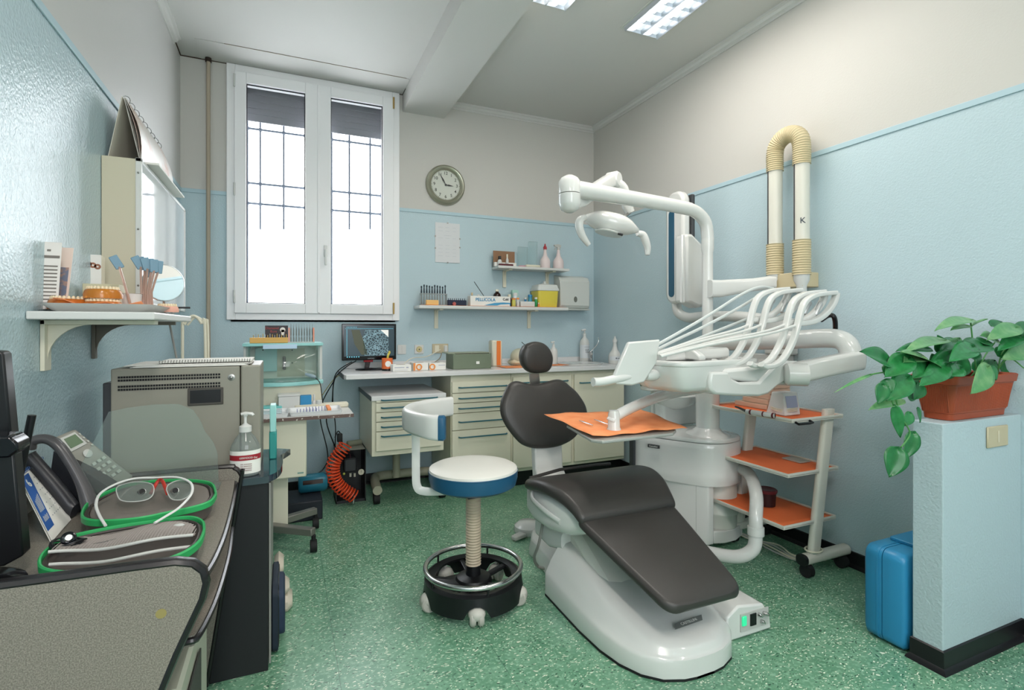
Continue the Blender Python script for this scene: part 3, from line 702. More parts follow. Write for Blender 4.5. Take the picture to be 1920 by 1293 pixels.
# ---- desk calendar
TL, TR, BR, BL = aZ(36, 892, .865), aZ(79, 861, .865), aZ(133, 974, .722), aZ(98, 1014, .722)
for q in (TL, TR): q.x = max(q.x, XL+.012)
t = thing('desk_calendar', 'small tent desk calendar with a blue stripe standing beside the monitor', 'calendar', ((TL+BR)/2).to_tuple()[:2]+(.72,))
nrm = (TR-TL).cross(BL-TL).normalized(); nrm = -nrm if nrm.x < 0 else nrm
def CQ(b, u0, u1, v0, v1, e):
    f = lambda u, v: TL+(TR-TL)*u+(BL-TL)*v+((BR-BL)-(TR-TL))*u*v+nrm*e
    b.quad(f(u0, v0), f(u1, v0), f(u1, v1), f(u0, v1))
b = B(); CQ(b, 0, 1, 0, 1, 0); CQ(b, 0, 1, 0, 1, -.004)
b.obj('front_page', PAPER, t, solid=.001, smooth=0)
b = B(); bk = Vector((-.0, .0, 0)); b.quad(TL-nrm*.006, TR-nrm*.006, V(max(TR.x-.03, XL+.005), TR.y, .722), V(max(TL.x-.03, XL+.005), TL.y, .722)); b.obj('back_page', PAPER, t, solid=.001, smooth=0)
b = B(); CQ(b, .0, .30, .04, .86, .0012); b.obj('blue_stripe', mat('calendar_blue', '2f5fa8', .5), t, smooth=0)
b = B()
for k in range(5):
    CQ(b, .06+.04*k, .075+.04*k, .42-.015*k, .60, .002); CQ(b, .06+.04*k, .075+.04*k, .66+.01*(k % 2), .74, .002)
b.obj('white_lettering', PAPER, t, smooth=0)
m6 = plane_mtx(TL+(TR-TL)*.14+(BL-TL)*.17+nrm*.002, (TR-TL), (TL-BL)); text('date_numeral', '6', .032, m6, PAPER, t)
b = B()
for r in range(7):
    for k in range(6): CQ(b, .40+.09*k, .43+.09*k, .14+.1*r, .155+.1*r, .0012)
b.obj('date_grid', mat('grey_ink', '8a8f99', .6), t, smooth=0)
b = B()
for i in range(16):
    c = TL+(TR-TL)*((i+.5)/16)+V(0, 0, .002); b.tube([c+nrm*(.005*cos(a))+V(0, 0, .006*sin(a)) for a in [2*PI*j/8 for j in range(8)]], .0008, n=4, closed=True)
b.obj('ring_binding', mat('blue_wire', '3a5a96', .35, .6), t)
# ---- telephone
t = thing('telephone', 'grey desk telephone with a dark handset and green display', 'telephone', (-.53, 1.9, .72))
TL, TR, BR, BL = V(-.605, 1.90, .915), V(-.565, 1.955, .945), V(-.435, 1.965, .775), V(-.485, 1.845, .745)
TL, TR, BR, BL = aY(104, 819, 1.90), aY(142, 803, 1.95), aY(252, 892, 1.99), aY(186, 942, 1.875)
n_ = (TR-TL).cross(BL-TL).normalized(); n_ = -n_ if n_.x < 0 else n_
def TQ(b, u0, u1, v0, v1, e, th=.003):
    f = lambda u, v: TL+(TR-TL)*u+(BL-TL)*v+((BR-BL)-(TR-TL))*u*v
    q = [f(u0, v0), f(u1, v0), f(u1, v1), f(u0, v1)]
    b.loft([[a+n_*e for a in q], [a+n_*(e+th) for a in q]])
b = B(); TQ(b, 0, 1, 0, 1, -.014, .014); b.obj('phone_body', mat('phone_grey', '8b8a82', .4), t, bev=.006)
b = B(); TQ(b, .1, .8, .04, .26, .0005); d = b.obj('display_bezel', LGREY, t, bev=.001)
b = B(); TQ(b, .2, .72, .07, .22, .0036, .0008); b.obj('display', mat('lcd_green', '5d7358', .2), d)
b = B()
for r in range(4):
    for k in range(3): TQ(b, .42+.17*k, .53+.17*k, .52+.09*r, .565+.09*r, .0004, .004)
for k in range(4): TQ(b, .86, .93, .08+.07*k, .11+.07*k, .0004, .003)
b.obj('key', mat('key_grey', 'b7b8b0', .4), t, bev=.001)
c = TL+(TR-TL)*.55+(BL-TL)*.38+((BR-BL)-(TR-TL))*.55*.38
B().lathe([(.012, .0), (.013, .003), (.006, .005)], c+n_*.0005, n_, n=20).obj('navigation_pad', LGREY, t)
HS = smooth_path([aY(52, 838, 1.80), aY(62, 826, 1.80), aY(88, 823, 1.80), aY(112, 838, 1.79), aY(138, 876, 1.78), aY(158, 915, 1.77), aY(172, 955, 1.76)], 5)
b = B(); n = len(HS); b.tube(HS, [.0125+.006*math.exp(-(i/4)**2)+.007*math.exp(-((n-1-i)/5)**2) for i in range(n)], n=14, flat=1.3); b.obj('handset', mat('handset_dark', '4b4a4c', .28), t)
HS2 = smooth_path([aY(50, 852, 1.83), aY(75, 880, 1.83), aY(110, 920, 1.82), aY(142, 962, 1.81)], 4)
b = B(); b.tube([V(max(p.x, XL+.03), p.y, max(p.z, .742)) for p in HS2], .019, n=12, flat=1.1); b.obj('handset_cradle', mat('cradle_dark', '2a2b30', .35), t)
b = B(); b.prism([(-.62, .722), (-.47, .722), (-.47, .78), (-.60, .90)], 1.86, 1.93, ax='y'); b.obj('phone_stand', _M['cradle_dark'], t)
b = B(); pts = [V(-.50, 1.80, .745), V(-.46, 1.78, .73), V(-.42, 1.80, .728), V(-.40, 1.86, .728)]
b.tube(smooth_path(pts, 8), .006, n=6); b.obj('coiled_cord', BLACK, t)
# ---- clear shield
pix = [(157, 945), (152, 905), (152, 872), (172, 835), (190, 800), (204, 772), (240, 764), (290, 758), (335, 757), (362, 768), (377, 790), (384, 808), (400, 828), (408, 850), (410, 884)]
o = [aY(px, py, 1.82+(px-150)*.0008) for px, py in pix]
for p in (o[0], o[-1]): p.z = .7225
b = B(); b.loft([[p for p in o], [p+V(-.001, .0018, 0) for p in o]]); b.obj('clear_face_shield', _M['clear_film'], label='curved clear plastic shield standing on the desk before the steriliser', cat='face shield', smooth=0)
# ---- eyewear cases on the desk
CASE = mat('case_taupe', '5d5651', .6); CASEI = mat('case_lining', '6f6862', .7, bump=(500, .3, .003)); ZIP = mat('green_zip', '2fa35c', .45)
MESHM = mat('mesh_net', '8d8580', .6)
def case(name, lab, rim, z, zb, lining):
    R = smooth_path([aZ(x, y, z) for x, y in rim]+[aZ(*rim[0], z)], 5)[:-1]
    c = sum(R, Vector())/len(R)
    t = thing(name, lab, 'case', (c.x, c.y, zb))
    f = lambda k, zz: [V(c.x+(p.x-c.x)*k, c.y+(p.y-c.y)*k, zz) for p in R]
    b = B(); b.loft([f(.80, zb), f(.93, zb+.006), f(.985, z-.014), f(1.0, z-.009), f(.93, z-.009), f(.88, z-.02), f(.8, z-.026)]); b.obj('case_shell', CASE, t)
    b = B(); b.loft([f(1.0, z-.016), f(1.022, z-.014), f(1.028, z+.0), f(1.012, z+.003), f(.99, z+.002), f(.98, z-.006)], closed=True); b.obj('green_zip_edge', ZIP, t)
    b = B(); b.loft([f(.94, z-.010), f(.955, z-.004), f(.93, z-.002), f(.915, z-.006)], closed=True); b.obj('rim_piping', mat('piping_brown', '3f3835', .6), t)
    return t, R, c, f
rim1 = [(382, 992), (378, 976), (352, 969), (300, 975), (235, 984), (170, 996), (118, 1010), (86, 1032), (75, 1052), (86, 1066), (140, 1072), (220, 1067), (290, 1054), (345, 1034), (373, 1013)]
t1, R1, c1, f1 = case('eyewear_case', 'open case with a mesh pocket and green zip nearest the desk corner', rim1, .775, .722, 0)
rim2 = [(404, 925), (396, 906), (360, 900), (310, 900), (255, 905), (205, 920), (168, 940), (155, 960), (162, 972), (200, 975), (262, 970), (322, 958), (368, 948), (394, 938)]
t2, R2, c2, f2 = case('eyewear_case', 'open green zipped case lying behind the mesh one under the magnifying glasses', rim2, .775, .722, 0)
# mesh pocket: net of thin strands
b = B(); n = 46
xs = [p.x for p in R1]; ys_ = [p.y for p in R1]
def inside(x, y, R, k=.9):
    c = sum(R, Vector())/len(R); x = c.x+(x-c.x)/k; y = c.y+(y-c.y)/k; r = False
    for i in range(len(R)):
        a, d = R[i], R[i-1]
        if (a.y > y) != (d.y > y) and x < (d.x-a.x)*(y-a.y)/(d.y-a.y)+a.x: r = not r
    return r
x0, x1, y0, y1 = min(xs), max(xs), min(ys_), max(ys_)
def zz(x, y): u = (x-x0)/(x1-x0); v = (y-y0)/(y1-y0); return .765+.016*sin(PI*min(1, max(0, v)))+.006*sin(9*u+2)
for d in (0, 1):
    for i in range(1, 47):
        cur = []
        for j in range(41):
            s, q = i/48, j/40
            x = x0+(x1-x0)*(s if d == 0 else q); y = y0+(y1-y0)*(q if d == 0 else s)
            w = (x-x0)/(x1-x0); lim = y0+(y1-y0)*(.42+.05*sin(8*w))
            if inside(x, y, R1) and y > lim: cur.append(V(x, y, zz(x, y)))
            else:
                if len(cur) > 1: b.tube(cur, .0010, n=3, caps=False)
                cur = []
        if len(cur) > 1: b.tube(cur, .0010, n=3, caps=False)
b.obj('mesh_pocket', MESHM, t1)
ln = []; ln2 = []
for i in range(25):
    w = .06+.88*i/24; x = x0+(x1-x0)*w
    for L, k, o in ((ln, .42, 0), (ln2, .30, .0)):
        y = y0+(y1-y0)*(k+.05*sin(8*w))
        if inside(x, y, R1, .93): L.append(V(x, y, zz(x, y)+.002-(.012 if L is ln2 else 0)))
b = B(); b.tube(ln, .0035, n=8); b.obj('pocket_hem', LGREY, t1)
b = B(); b.tube(ln2, .0035, n=8); b.obj('inner_hem', LGREY, t1)
# earphone like coil in the near case
c = aZ(128, 1030, .765); c.z = .772
e = thing('magnifier_lamp', 'coiled black cable and small lamp in the near case', 'lamp', c)
b = B()
for k in range(4): b.tube([c+V((.022+.003*k)*cos(a), (.018+.002*k)*sin(a), .002+.003*k+.004*sin(a*2+k)) for a in [2*PI*j/24 for j in range(24)]], .0022, n=6, closed=True)
b.tube(smooth_path([c+V(.02, -.01, 0), c+V(.06, -.012, .002), c+V(.10, .0, .003), c+V(.15, -.004, 0)], 5), .0016, n=6); b.obj('cable', BLACK, e)
b = B(); b.lathe([(.004, -.012), (.013, -.01), (.014, .008), (.010, .011)], c+V(0, 0, .016), (.3, -.8, .5)); b.obj('lamp_head', mat('gloss_black', '0c0d12', .12), e)
B().lathe([(.0, .0), (.008, .0), (.006, .002)], c+V(0, 0, .016)+V(.3, -.8, .5).normalized()*.011, (.3, -.8, .5)).obj('lamp_lens', CHROME, e)
# moulded insert of case two
b = B(); b.loft([f2(.90, .768), f2(.86, .772), f2(.6, .770), f2(.45, .758)]); b.obj('moulded_insert', CASEI, t2)
b = B(); p = aZ(335, 985, .778); b.sph(p, .008, 10, 8, q=(1.6, .8, .6)); b.obj('zip_pull', LGREY, t2)
# ---- magnifying glasses
g = thing('magnifying_glasses', 'white framed dental magnifying glasses with a red nose piece resting on the cases', 'glasses', (aZ(300, 950, .80).x, aZ(300, 950, .80).y, .778))
def pz(L): return [aZ(x, y, z) for x, y, z in L]
b = B(); b.tube(smooth_path(pz([(198, 985, .782), (186, 965, .79), (180, 945, .80), (188, 925, .81), (215, 908, .82), (250, 897, .825), (290, 895, .826)]), 6), .0023, n=8, flat=1.5)
b.obj('temple_arm', WHITE, g)
b = B(); b.tube(smooth_path(pz([(290, 895, .826), (330, 894, .825), (354, 902, .818), (361, 914, .81), (356, 930, .80), (335, 952, .795), (310, 968, .788), (290, 980, .785)]), 6), .0023, n=8, flat=1.5)
b.obj('temple_arm', WHITE, g)
b = B(); b.tube(smooth_path(pz([(283, 924, .792), (290, 912, .80), (296, 902, .812), (301, 899, .815), (306, 904, .812), (310, 914, .80), (314, 925, .792)]), 5), .0038, n=8, flat=1.3); b.obj('nose_piece', mat('red_rubber', 'b8382c', .4), g)
for lx, rx, cy in ((218, 288, 925), (312, 360, 922)):
    ring = pz([(lx, cy-4, .80), (lx+4, cy-14, .808), ((lx+rx)/2, cy-22, .815), (rx-4, cy-18, .812), (rx, cy-2, .80), (rx-10, cy+10, .79), ((lx+rx)/2, cy+15, .788), (lx+8, cy+12, .79)])
    R = smooth_path(ring+[ring[0]], 4)[:-1]
    b = B(); b.tube(R, .0014, n=6, closed=True); fr = b.obj('lens_rim', LGREY, g)
    b = B(); b.poly(R); b.obj('lens', _M['clear_film'], fr, smooth=0, solid=.0008)
for cx, cy in ((265, 922), (327, 920)):
    c = aZ(cx, cy, .80); d = (V(0, 0, 1.25)-c).normalized()*.6+V(.25, .0, .1); d.normalize()
    b = B(); b.lathe([(.006, -.016), (.008, -.006), (.009, .004), (.0085, .007), (.006, .006)], c, d, n=18); o = b.obj('loupe_barrel', STEEL, g)
    B().lathe([(.0, .0), (.0075, 0), (.0075, .0015)], c+d*.0055, d, n=18).obj('loupe_lens', mat('loupe_glass', '101216', .05), o)
# papers and small tools behind the cases
b = sheet(-.40, -.20, 1.93, 2.02, .7215, amp=.001); b.obj('plastic_sleeve', _M['clear_film'], label='crumpled clear sleeve lying at the back of the desk below the shield', cat='sleeve', solid=.0008)
b = B(); p, q = aZ(290, 893, .73), aZ(375, 884, .73); b.cyl(p, q, .004, n=8); b.obj('wooden_stick', mat('terracotta_wood', 'a2523a', .6), label='thin reddish stick at the back of the desk under the shield', cat='stick')
b = B(); p = aZ(250, 880, .722); b.box(p.x-.05, p.x+.06, p.y-.08, p.y-.02, .7225, .745, ch=.004); b.obj('card_reader', DGREY, label='small dark card reader at the back of the desk behind the shield', cat='card reader')
# bag and white pads at the cabinet foot
t = thing('dark_bag', 'dark navy zipped bag standing against the foot of the black cabinet', 'bag', (-.03, 2.3, 0))
b = B(); b.loft([[V(x, y, z) for y, z in rrect(2.17+i, 2.44-i, .002, .262-i, .04, 5)] for x, i in ((-.052, .01), (-.045, 0), (-.028, 0), (-.026, .004))]); b.obj('bag_body', mat('navy_fabric', '1c2836', .7), t)
b = B(); b.loft([[V(x, y, z) for y, z in rrect(2.20+i, 2.42-i, .05, .225-i, .035, 5)] for x, i in ((-.0255, 0), (-.008, .002), (-.002, .012))]); b.obj('bag_pocket', mat('navy_fabric2', '25344a', .7), t)
b = B(); b.tube([V(-.026, y, z) for y, z in rrect(2.185, 2.435, .012, .25, .04, 5)], .003, n=6, closed=True); b.obj('zip', BLACK, t)
WP = mat('off_white_pad', 'cfc6b6', .55)
for k, (x0, x1, y0, y1, z0, z1, lab) in enumerate(((-.05, .028, 2.47, 2.60, .001, .07, 'lowest and widest of the off-white pads behind the navy bag'), (-.05, .016, 2.48, 2.60, .071, .125, 'middle off-white pad stacked behind the navy bag'), (-.05, -.008, 2.56, 2.72, .126, .19, 'topmost off-white pad behind the navy bag'))):
    B().box(x0, x1, y0, y1, z0, z1, ch=.02).obj('foam_pad', WP, label=lab, cat='pad')
# ================= white trolley with trays and sterilising cabinet (under the window)
tr = thing('steel_trolley', 'white trolley with a tray top and grey star feet under the window', 'trolley', (.1, 3.3, 0))
TY = 3.12; tz = .752
p0, p1 = -.30, xY(663, TY)
b = B(); b.box(p0, p1, TY, TY+.42, tz-.012, tz); b.obj('table_top', WHITE, tr, bev=.002, smooth=0)
b = B(); b.box(p0, p1+.001, TY-.003, TY, tz-.020, tz-.001); b.obj('worn_edge', mat('worn_brown_edge', '6a5650', .6, var=(60, 'd9d4cc', .6, .68)), tr, smooth=0)
b = B(); b.box(-.25, xY(575, 3.16), 3.16, 3.20, zY(575, 893, 3.16), tz-.02, ch=.006); b.obj('hanging_panel', CREAM, tr)
b = B(); p = aY(565, 886, 3.159); b.box(p.x-.02, p.x+.012, 3.1585, 3.1598, p.z-.004, p.z+.004); b.obj('maker_plate', mat('plate_green', '7fa39a', .4), tr, smooth=0)
b = B(); b.box(-.2, xY(540, 3.3), 3.28, 3.42, .10, zY(540, 880, 3.2)); b.obj('column', CREAM, tr, smooth=0, bev=.004)
FEET = mat('cast_grey_metal', '8c8a84', .4, .6)
for (cx, cy), side in (((588, 1034), 0), ((592, 990), 1)):
    e = aZ(cx, cy, 0); k = V(-.12, 3.30, .10)
    b = B(); tip = V(e.x, e.y, .125)
    d = (tip-k); w = Vector((-d.y, d.x, 0)).normalized()
    b.loft([[k+w*.028+V(0, 0, .03), k-w*.028+V(0, 0, .03), k-w*.028-V(0, 0, .01), k+w*.028-V(0, 0, .01)], [tip+w*.02+V(0, 0, .006), tip-w*.02+V(0, 0, .006), tip-w*.02-V(0, 0, .034), tip+w*.02-V(0, 0, .034)]])
    a = b.obj('foot', FEET, tr, bev=.005)
    b = B(); b.cyl((e.x-.018, e.y, .034), (e.x+.018, e.y, .034), .034, n=18); b.cyl((e.x, e.y, .05), (e.x, e.y, .095), .012, n=10); b.obj('caster', RUBBER, a, bev=.003)
# trays on top
for x0, x1, lab in ((-.27, .015, 'left shallow tray with packed tools on the trolley top'), (.018, .30, 'right shallow tray with rows of small burs on the trolley top')):
    b = B(); y0, y1 = TY+.015, TY+.22
    b.loft([rr for rr in ([V(x, y, z) for x, y in rrect(x0+i, x1-i, y0+i, y1-i, .012)] for i, z in ((.006, tz+.001), (0, tz+.022), (.003, tz+.022), (.009, tz+.004)))])
    b.obj('shallow_tray', mat('translucent_tray', 'dcdfe0', .3), label=lab, cat='tray')
b = B(); sheet(-.25, -.02, TY+.04, TY+.2, tz+.012, amp=.006, n=16).obj('plastic_bag', mat('crumpled_film', 'd4e8ee', .15, trans=.3), label='crumpled pale plastic wrap in the left trolley tray', cat='bag', solid=.001)
for r in range(2):
    for k in range(7):
        x = .06+.017*k+.12*r*0; y = TY+.07+.06*r
        b = B(); b.cyl((x+.05*r, y, tz+.006), (x+.05*r, y, tz+.030), .0022, n=6); b.sph((x+.05*r, y, tz+.031), .003, 6, 4)
        b.obj('bur', mat('bur_lilac', '8d8fb4', .4), label='small lilac-topped bur standing in the right trolley tray', cat='bur', group='burs in the right trolley tray')
B().box(.22, .24, TY+.03, TY+.19, tz+.02, tz+.032).obj('orange_strip', ORANGE, label='orange strip at the right end of the bur tray', cat='strip', smooth=0)
B().box(.05, .36, TY+.26, TY+.33, tz+.001, tz+.028, ch=.006).obj('long_white_box', IVORY, label='long low ivory case behind the bur tray on the trolley', cat='case')
t = thing('tool_box', 'plain white lidded box on the trolley in front of the sterilising cabinet', 'box', (-.04, TY+.30, tz))
Yb = TY+.27; a, c = aY(522, 757, Yb), aY(562, 738, Yb)
B().box(a.x, c.x, Yb, Yb+.09, tz+.001, c.z-.012, ch=.003).obj('box_body', WHITE, t)
B().box(a.x-.003, c.x+.003, Yb-.003, Yb+.093, c.z-.012, c.z, ch=.002).obj('box_lid', WHITE, t)
a, c = aY(563, 757, Yb), aY(584, 741, Yb)
B().box(a.x, c.x, Yb, Yb+.05, tz+.001, c.z).obj('blue_carton', mat('cyan_carton', '2f8cc0', .5), label='small blue carton beside the white lidded box on the trolley', cat='carton', smooth=0, bev=.001)
def bottle(name, lab, cat, px, py, Y, r, h, zb, m, capm, cap=.25, neck=.45, group=None, sub=None):
    c = Vector((xY(px, Y), Y, zb)); t = thing(name, lab, cat, c, group=group)
    hb = h*(1-cap)
    B().lathe([(0, 0), (r*.92, 0), (r, r*.12), (r, hb*.72), (r*.85, hb*.85), (r*neck, hb*.96), (r*neck, hb)], (0, 0, 0)).obj('bottle_body', m, t, local=True)
    B().lathe([(r*neck*1.15, hb), (r*neck*1.15, h*.97), (r*neck, h), (0, h)], (0, 0, 0)).obj('cap', capm, t, local=True)
    return t
bottle('dropper_bottle', 'small clear dropper bottle beside the blue carton', 'bottle', 589, 760, Yb+.02, .012, .085, tz, mat('milky_plastic', 'dcdad6', .3), WHITE, .4, .4)
bottle('small_jar', 'tiny brown jar with a white lid at the right of the trolley', 'jar', 598, 760, Yb+.01, .017, .05, tz, BROWN, WHITE, .5, .9)
# sterilising cabinet
uv = thing('uv_cabinet', 'aqua framed clear-fronted sterilising cabinet on the trolley under the window', 'cabinet', (.0, 3.7, .75))
UY, UYb = 3.48, 3.82
xl, xr = xY(458, UYb-.1), xY(603, UYb-.1)
zt_, zb_ = zY(530, 648, UY), zY(560, 716, UY)
def bowed(z0, z1, bow, ins=0, y0=UY+.08):
    o = [(xl+ins, UYb)]+[(xl+ins+(xr-xl-2*ins)*i/14, y0-bow*sin(PI*i/14)+ins) for i in range(15)]+[(xr-ins, UYb)]
    return o
b = B(); b.prism(bowed(0, 0, .10), zb_-.022, zb_, ch=.003); b.obj('aqua_base_rim', AQUA, uv)
b = B(); b.prism(bowed(0, 0, .08, .01), tz+.02, zb_-.022); b.obj('cabinet_base', IVORY, uv)
b = B(); b.prism(bowed(0, 0, .02), zt_-.004, zt_+.014, ch=.003); b.obj('aqua_top', AQUA, uv)
b = B(); b.box(xl+.003, xl+.03, UY+.12, UYb, zb_, zt_-.004); b.box(xr-.03, xr-.003, UY+.12, UYb, zb_, zt_-.004); b.obj('side_post', WHITE, uv, smooth=0, bev=.004)
b = B(); b.box(xl+.03, xr-.03, UYb-.02, UYb, zb_, zt_-.004); b.obj('back_panel', mat('cabinet_back', 'e6e3d8', .5), uv, smooth=0)
b = B(); b.box(xl+.06, xl+.19, UYb-.06, UYb-.021, zb_+.05, zt_-.02); b.obj('control_panel', mat('pale_aqua', 'b4dbdc', .4), uv, smooth=0, bev=.003)
b = B(); b.box(xl+.19, xl+.36, UYb-.026, UYb-.021, zb_+.01, zt_-.03); b.obj('inner_plate', mat('inner_plate_beige', 'c9c0a8', .5), uv, smooth=0)
p = aY(533, 680, UYb-.03); b = B(); b.box(p.x-.01, p.x+.01, UYb-.045, UYb-.027, p.z-.045, p.z+.045, ch=.004); b.obj('uv_lamp_holder', BROWN, uv)
fr = [(x, y) for x, y in bowed(0, 0, .09, .02)[1:-1]]
b = B(); b.loft([[V(x, y, zb_+.002) for x, y in fr], [V(x, y+.0, zt_-.006) for x, y in [(x, UY+.08-(.02 if 0 else 0)-.03*sin(PI*i/14)) for i, (x, y) in enumerate(fr)]]], cyc=False, caps=False)
b.obj('clear_front', _M['clear_film'], uv, solid=.002)
b = B()
for i, px in ((0, 493), (1, 548)):
    for py in (656, 680): b.sph(aY(px, py, UY+.03), .004, 8, 6)
b.obj('hinge_pin', DGREY, uv)
a, c = aY(493, 646, UY+.02), aY(557, 652, UY+.02)
B().box(a.x, c.x, UY+.02, UY+.026, c.z-.004, a.z, ch=.001).obj('hinge_plate', mat('pale_blue_plate', 'b9d3ea', .3), uv)
# things on top of it
zt2 = zt_+.015
t = thing('bur_stand', 'wooden yellow bur stand with a row of small tools on the sterilising cabinet', 'stand', (0, UY+.1, zt2))
a, c = aY(468, 641, UY+.09), aY(540, 632, UY+.09)
B().box(a.x, c.x, UY+.09, UY+.14, zt2, zt2+.034).obj('stand_block', mat('ochre_wood', 'd9a95a', .5), t, smooth=0, bev=.002)
for k in range(15):
    x = a.x+.02+(c.x-a.x-.03)*k/14
    b = B(); b.cyl((x, UY+.115, zt2+.034), (x, UY+.115, zt2+.05+.004*(k*5 % 3)), .0022, n=6); b.obj('small_tool', STEEL if k % 2 else BRASS, t)
def board(px0, py0, px1, py1, Y, m, name, lab, cat, zb=None, th=.004, par=None):
    a, c = aY(px0, py1, Y), aY(px1, py0, Y)
    return B().box(a.x, c.x, Y, Y+th, a.z if zb is None else zb, c.z).obj(name, m, par, label=lab, cat=cat, smooth=0, bev=.0005)
k = board(497, 610, 540, 630, UY+.16, mat('dark_card_print', '3a3438', .5), 'printed_card', 'dark printed card with red lettering and a white glove picture on the sterilising cabinet', 'card', zb=zt2)
text('lettering', 'Diamond\n   Burs', .021, FRONT(aY(510, 620, UY+.159).x, UY+.1592, aY(510, 617, UY+.159).z-.004), mat('red_ink', 'b04848', .6), k)
a = aY(530, 618, UY+.158); b = B(); b.lathe([(.0, 0), (.016, 0), (.016, .0005), (0, .0005)], a, (0, -1, 0), n=14); b.box(a.x-.008, a.x+.01, UY+.1575, UY+.1582, a.z-.035, a.z); b.obj('glove_picture', PAPER, k, smooth=0)
t = thing('tool_rack', 'rack of upright silver hand tools with coral ends on the sterilising cabinet', 'rack', (.1, UY+.1, zt2))
a, c = aY(541, 641, UY+.11), aY(590, 611, UY+.11)
b = B(); b.box(a.x, c.x, UY+.10, UY+.12, zt2, zt2+.006); b.obj('rack_base', LGREY, t, smooth=0)
CORAL = mat('coral_plastic', 'ea9478', .4)
for x in (a.x+.003, c.x-.006): B().box(x-.004, x+.004, UY+.10, UY+.12, zt2+.006, c.z-.01).obj('rack_end', CORAL, t, smooth=0)
for k in range(9):
    x = a.x+.014+(c.x-a.x-.028)*k/8
    b = B(); b.lathe([(.0, .006), (.0025, .006), (.003, .03), (.0015, .04), (.003, .05), (.003, .085), (.001, .1), (.0005, .12)], (x, UY+.11, zt2), n=8); b.obj('hand_tool', STEEL, t)
# curing pen hanging over the rim
b = B(); a = aY(583, 704, UY-.04); b.lathe([(.006, -.035), (.010, -.02), (.011, .01), (.008, .03)], a, (1, -.2, -.35), n=14); cg = b.obj('scaler_handpiece', mat('grey_blue_plastic', '8fa5b0', .4), label='grey-blue handpiece with a black cord on the rim of the sterilising cabinet', cat='handpiece')
b = B(); pts = [a+V(.02, 0, -.01), aY(600, 718, UY-.05), aY(604, 745, UY-.06), aY(608, 770, UY-.02)]; b.tube(smooth_path(pts, 5), .003, n=6); b.obj('cord', BLACK, cg)
# pad and box left of the trolley (aqua packs)
b = B(); p = aY(500, 762, 3.24); b.box(-.27, .0-.02, TY+.25, TY+.33, tz+.001, tz+.03, ch=.004); b.obj('aqua_pouch', mat('aqua_soft', '6fc6c4', .5), label='flat aqua pouch at the left of the white lidded box', cat='pouch')
# step and device under trolley
s = aZ(605, 973, 0); s2 = aZ(500, 985, 0)
b = B(); b.box(-.3, s.x, s.y, s.y+.30, .001, .125, ch=.006); b.obj('foot_step', mat('navy_rubber', '1d232c', .6), label='low dark step on the floor behind the trolley feet', cat='step')
a, c = aY(558, 905, 3.86), aY(612, 905, 3.86)
b = B(); b.lathe([(0, 0), (.05, .004), (.062, .02), (.062, c.x-a.x-.02), (.05, c.x-a.x), (0, c.x-a.x)], V(a.x, 3.80, .1265+.062), (1, 0, 0), n=22); d = b.obj('blue_motor', mat('petrol_blue_metal', '1f6a7f', .35), label='rounded petrol-blue motor unit lying on the dark step', cat='motor')
B().box(a.x+.03, c.x-.03, 3.80-.062, 3.80-.05, .195, .222).obj('motor_plate', BROWN, d, smooth=0)
# ================= compressor and coil hose
cz = thing('air_compressor', 'open-fronted black compressor case with a pressure gauge on the floor', 'compressor', (.5, 3.9, 0))
q = aZ(686, 938, 0); cxr, cyf = q.x, q.y; cxl = xY(630, cyf); ctz = zY(686, 840, cyf)
cz.location.xy = ((cxl+cxr)/2, cyf+.12); cz['_w'] = tuple(cz.location)
b = B()
for a in ((cxl, cxr, cyf+.22, cyf+.225, .0, ctz), (cxl, cxl+.004, cyf, cyf+.22, 0, ctz), (cxr-.006, cxr, cyf, cyf+.22, 0, ctz), (cxl, cxr, cyf, cyf+.225, 0, .02), ): b.box(*a)
b.obj('case_shell', BLACK, cz, smooth=0)
B().box(cxl, cxr, cyf, cyf+.225, ctz-.004, ctz).obj('case_top', mat('case_top_grey', 'a8a69a', .4), cz, smooth=0)
B().box(cxl+.06, cxl+.15, cyf+.06, cyf+.16, .20, .30, ch=.01).obj('motor_block', DGREY, cz)
c = aY(677, 884, cyf+.02); g = B().lathe([(0, 0), (.020, 0), (.021, .008), (.0, .008)], c, (0, -1, 0), n=20).obj('pressure_gauge', IVORY, cz)
b = B(); b.box(c.x-.001, c.x+.001, c.y-.0095, c.y-.0085, c.z-.004, c.z+.012); b.obj('gauge_needle', BLACK, g, smooth=0)
for px in (657, 665): c = aY(px, 890, cyf+.03); B().lathe([(0, -.012), (.008, -.012), (.008, .012), (0, .012)], c, n=12).obj('fitting', mat('white_fitting', 'cfcdbf', .4), cz)
c = aY(645, 888, cyf-.0); B().sph(c, .009, 10, 8).obj('valve_knob', mat('lime_plastic', 'b9c45a', .4), cz)
c = aY(655, 860, cyf+.08)
b = B(); b.tube(smooth_path([c+V(-.05, 0, -.02), c+V(-.045, 0, .03), c+V(-.02, 0, .05), c+V(.005, 0, .03), c+V(.005, 0, -.02)], 5), .005, n=8); b.obj('inner_hose', mat('dark_red_hose', '4a2630', .5), cz)
axp = smooth_path([aY(*p, cyf-.06) for p in ((648, 833), (640, 845), (628, 862), (624, 880), (628, 900), (640, 915), (655, 925), (664, 930))], 8)
L = [0]
for i in range(1, len(axp)): L.append(L[-1]+(axp[i]-axp[i-1]).length)
pts = []; N = 24*20; k = 0
for i in range(N+1):
    d = L[-1]*i/N
    while k < len(L)-2 and L[k+1] < d: k += 1
    p = axp[k].lerp(axp[k+1], (d-L[k])/(L[k+1]-L[k])); tg = (axp[k+1]-axp[k]).normalized()
    u, w = V(0, 1, 0), tg.cross(V(0, 1, 0)).normalized(); a = 2*PI*i/24
    pts.append(p+w*(.044*cos(a))+u*(.044*sin(a)))
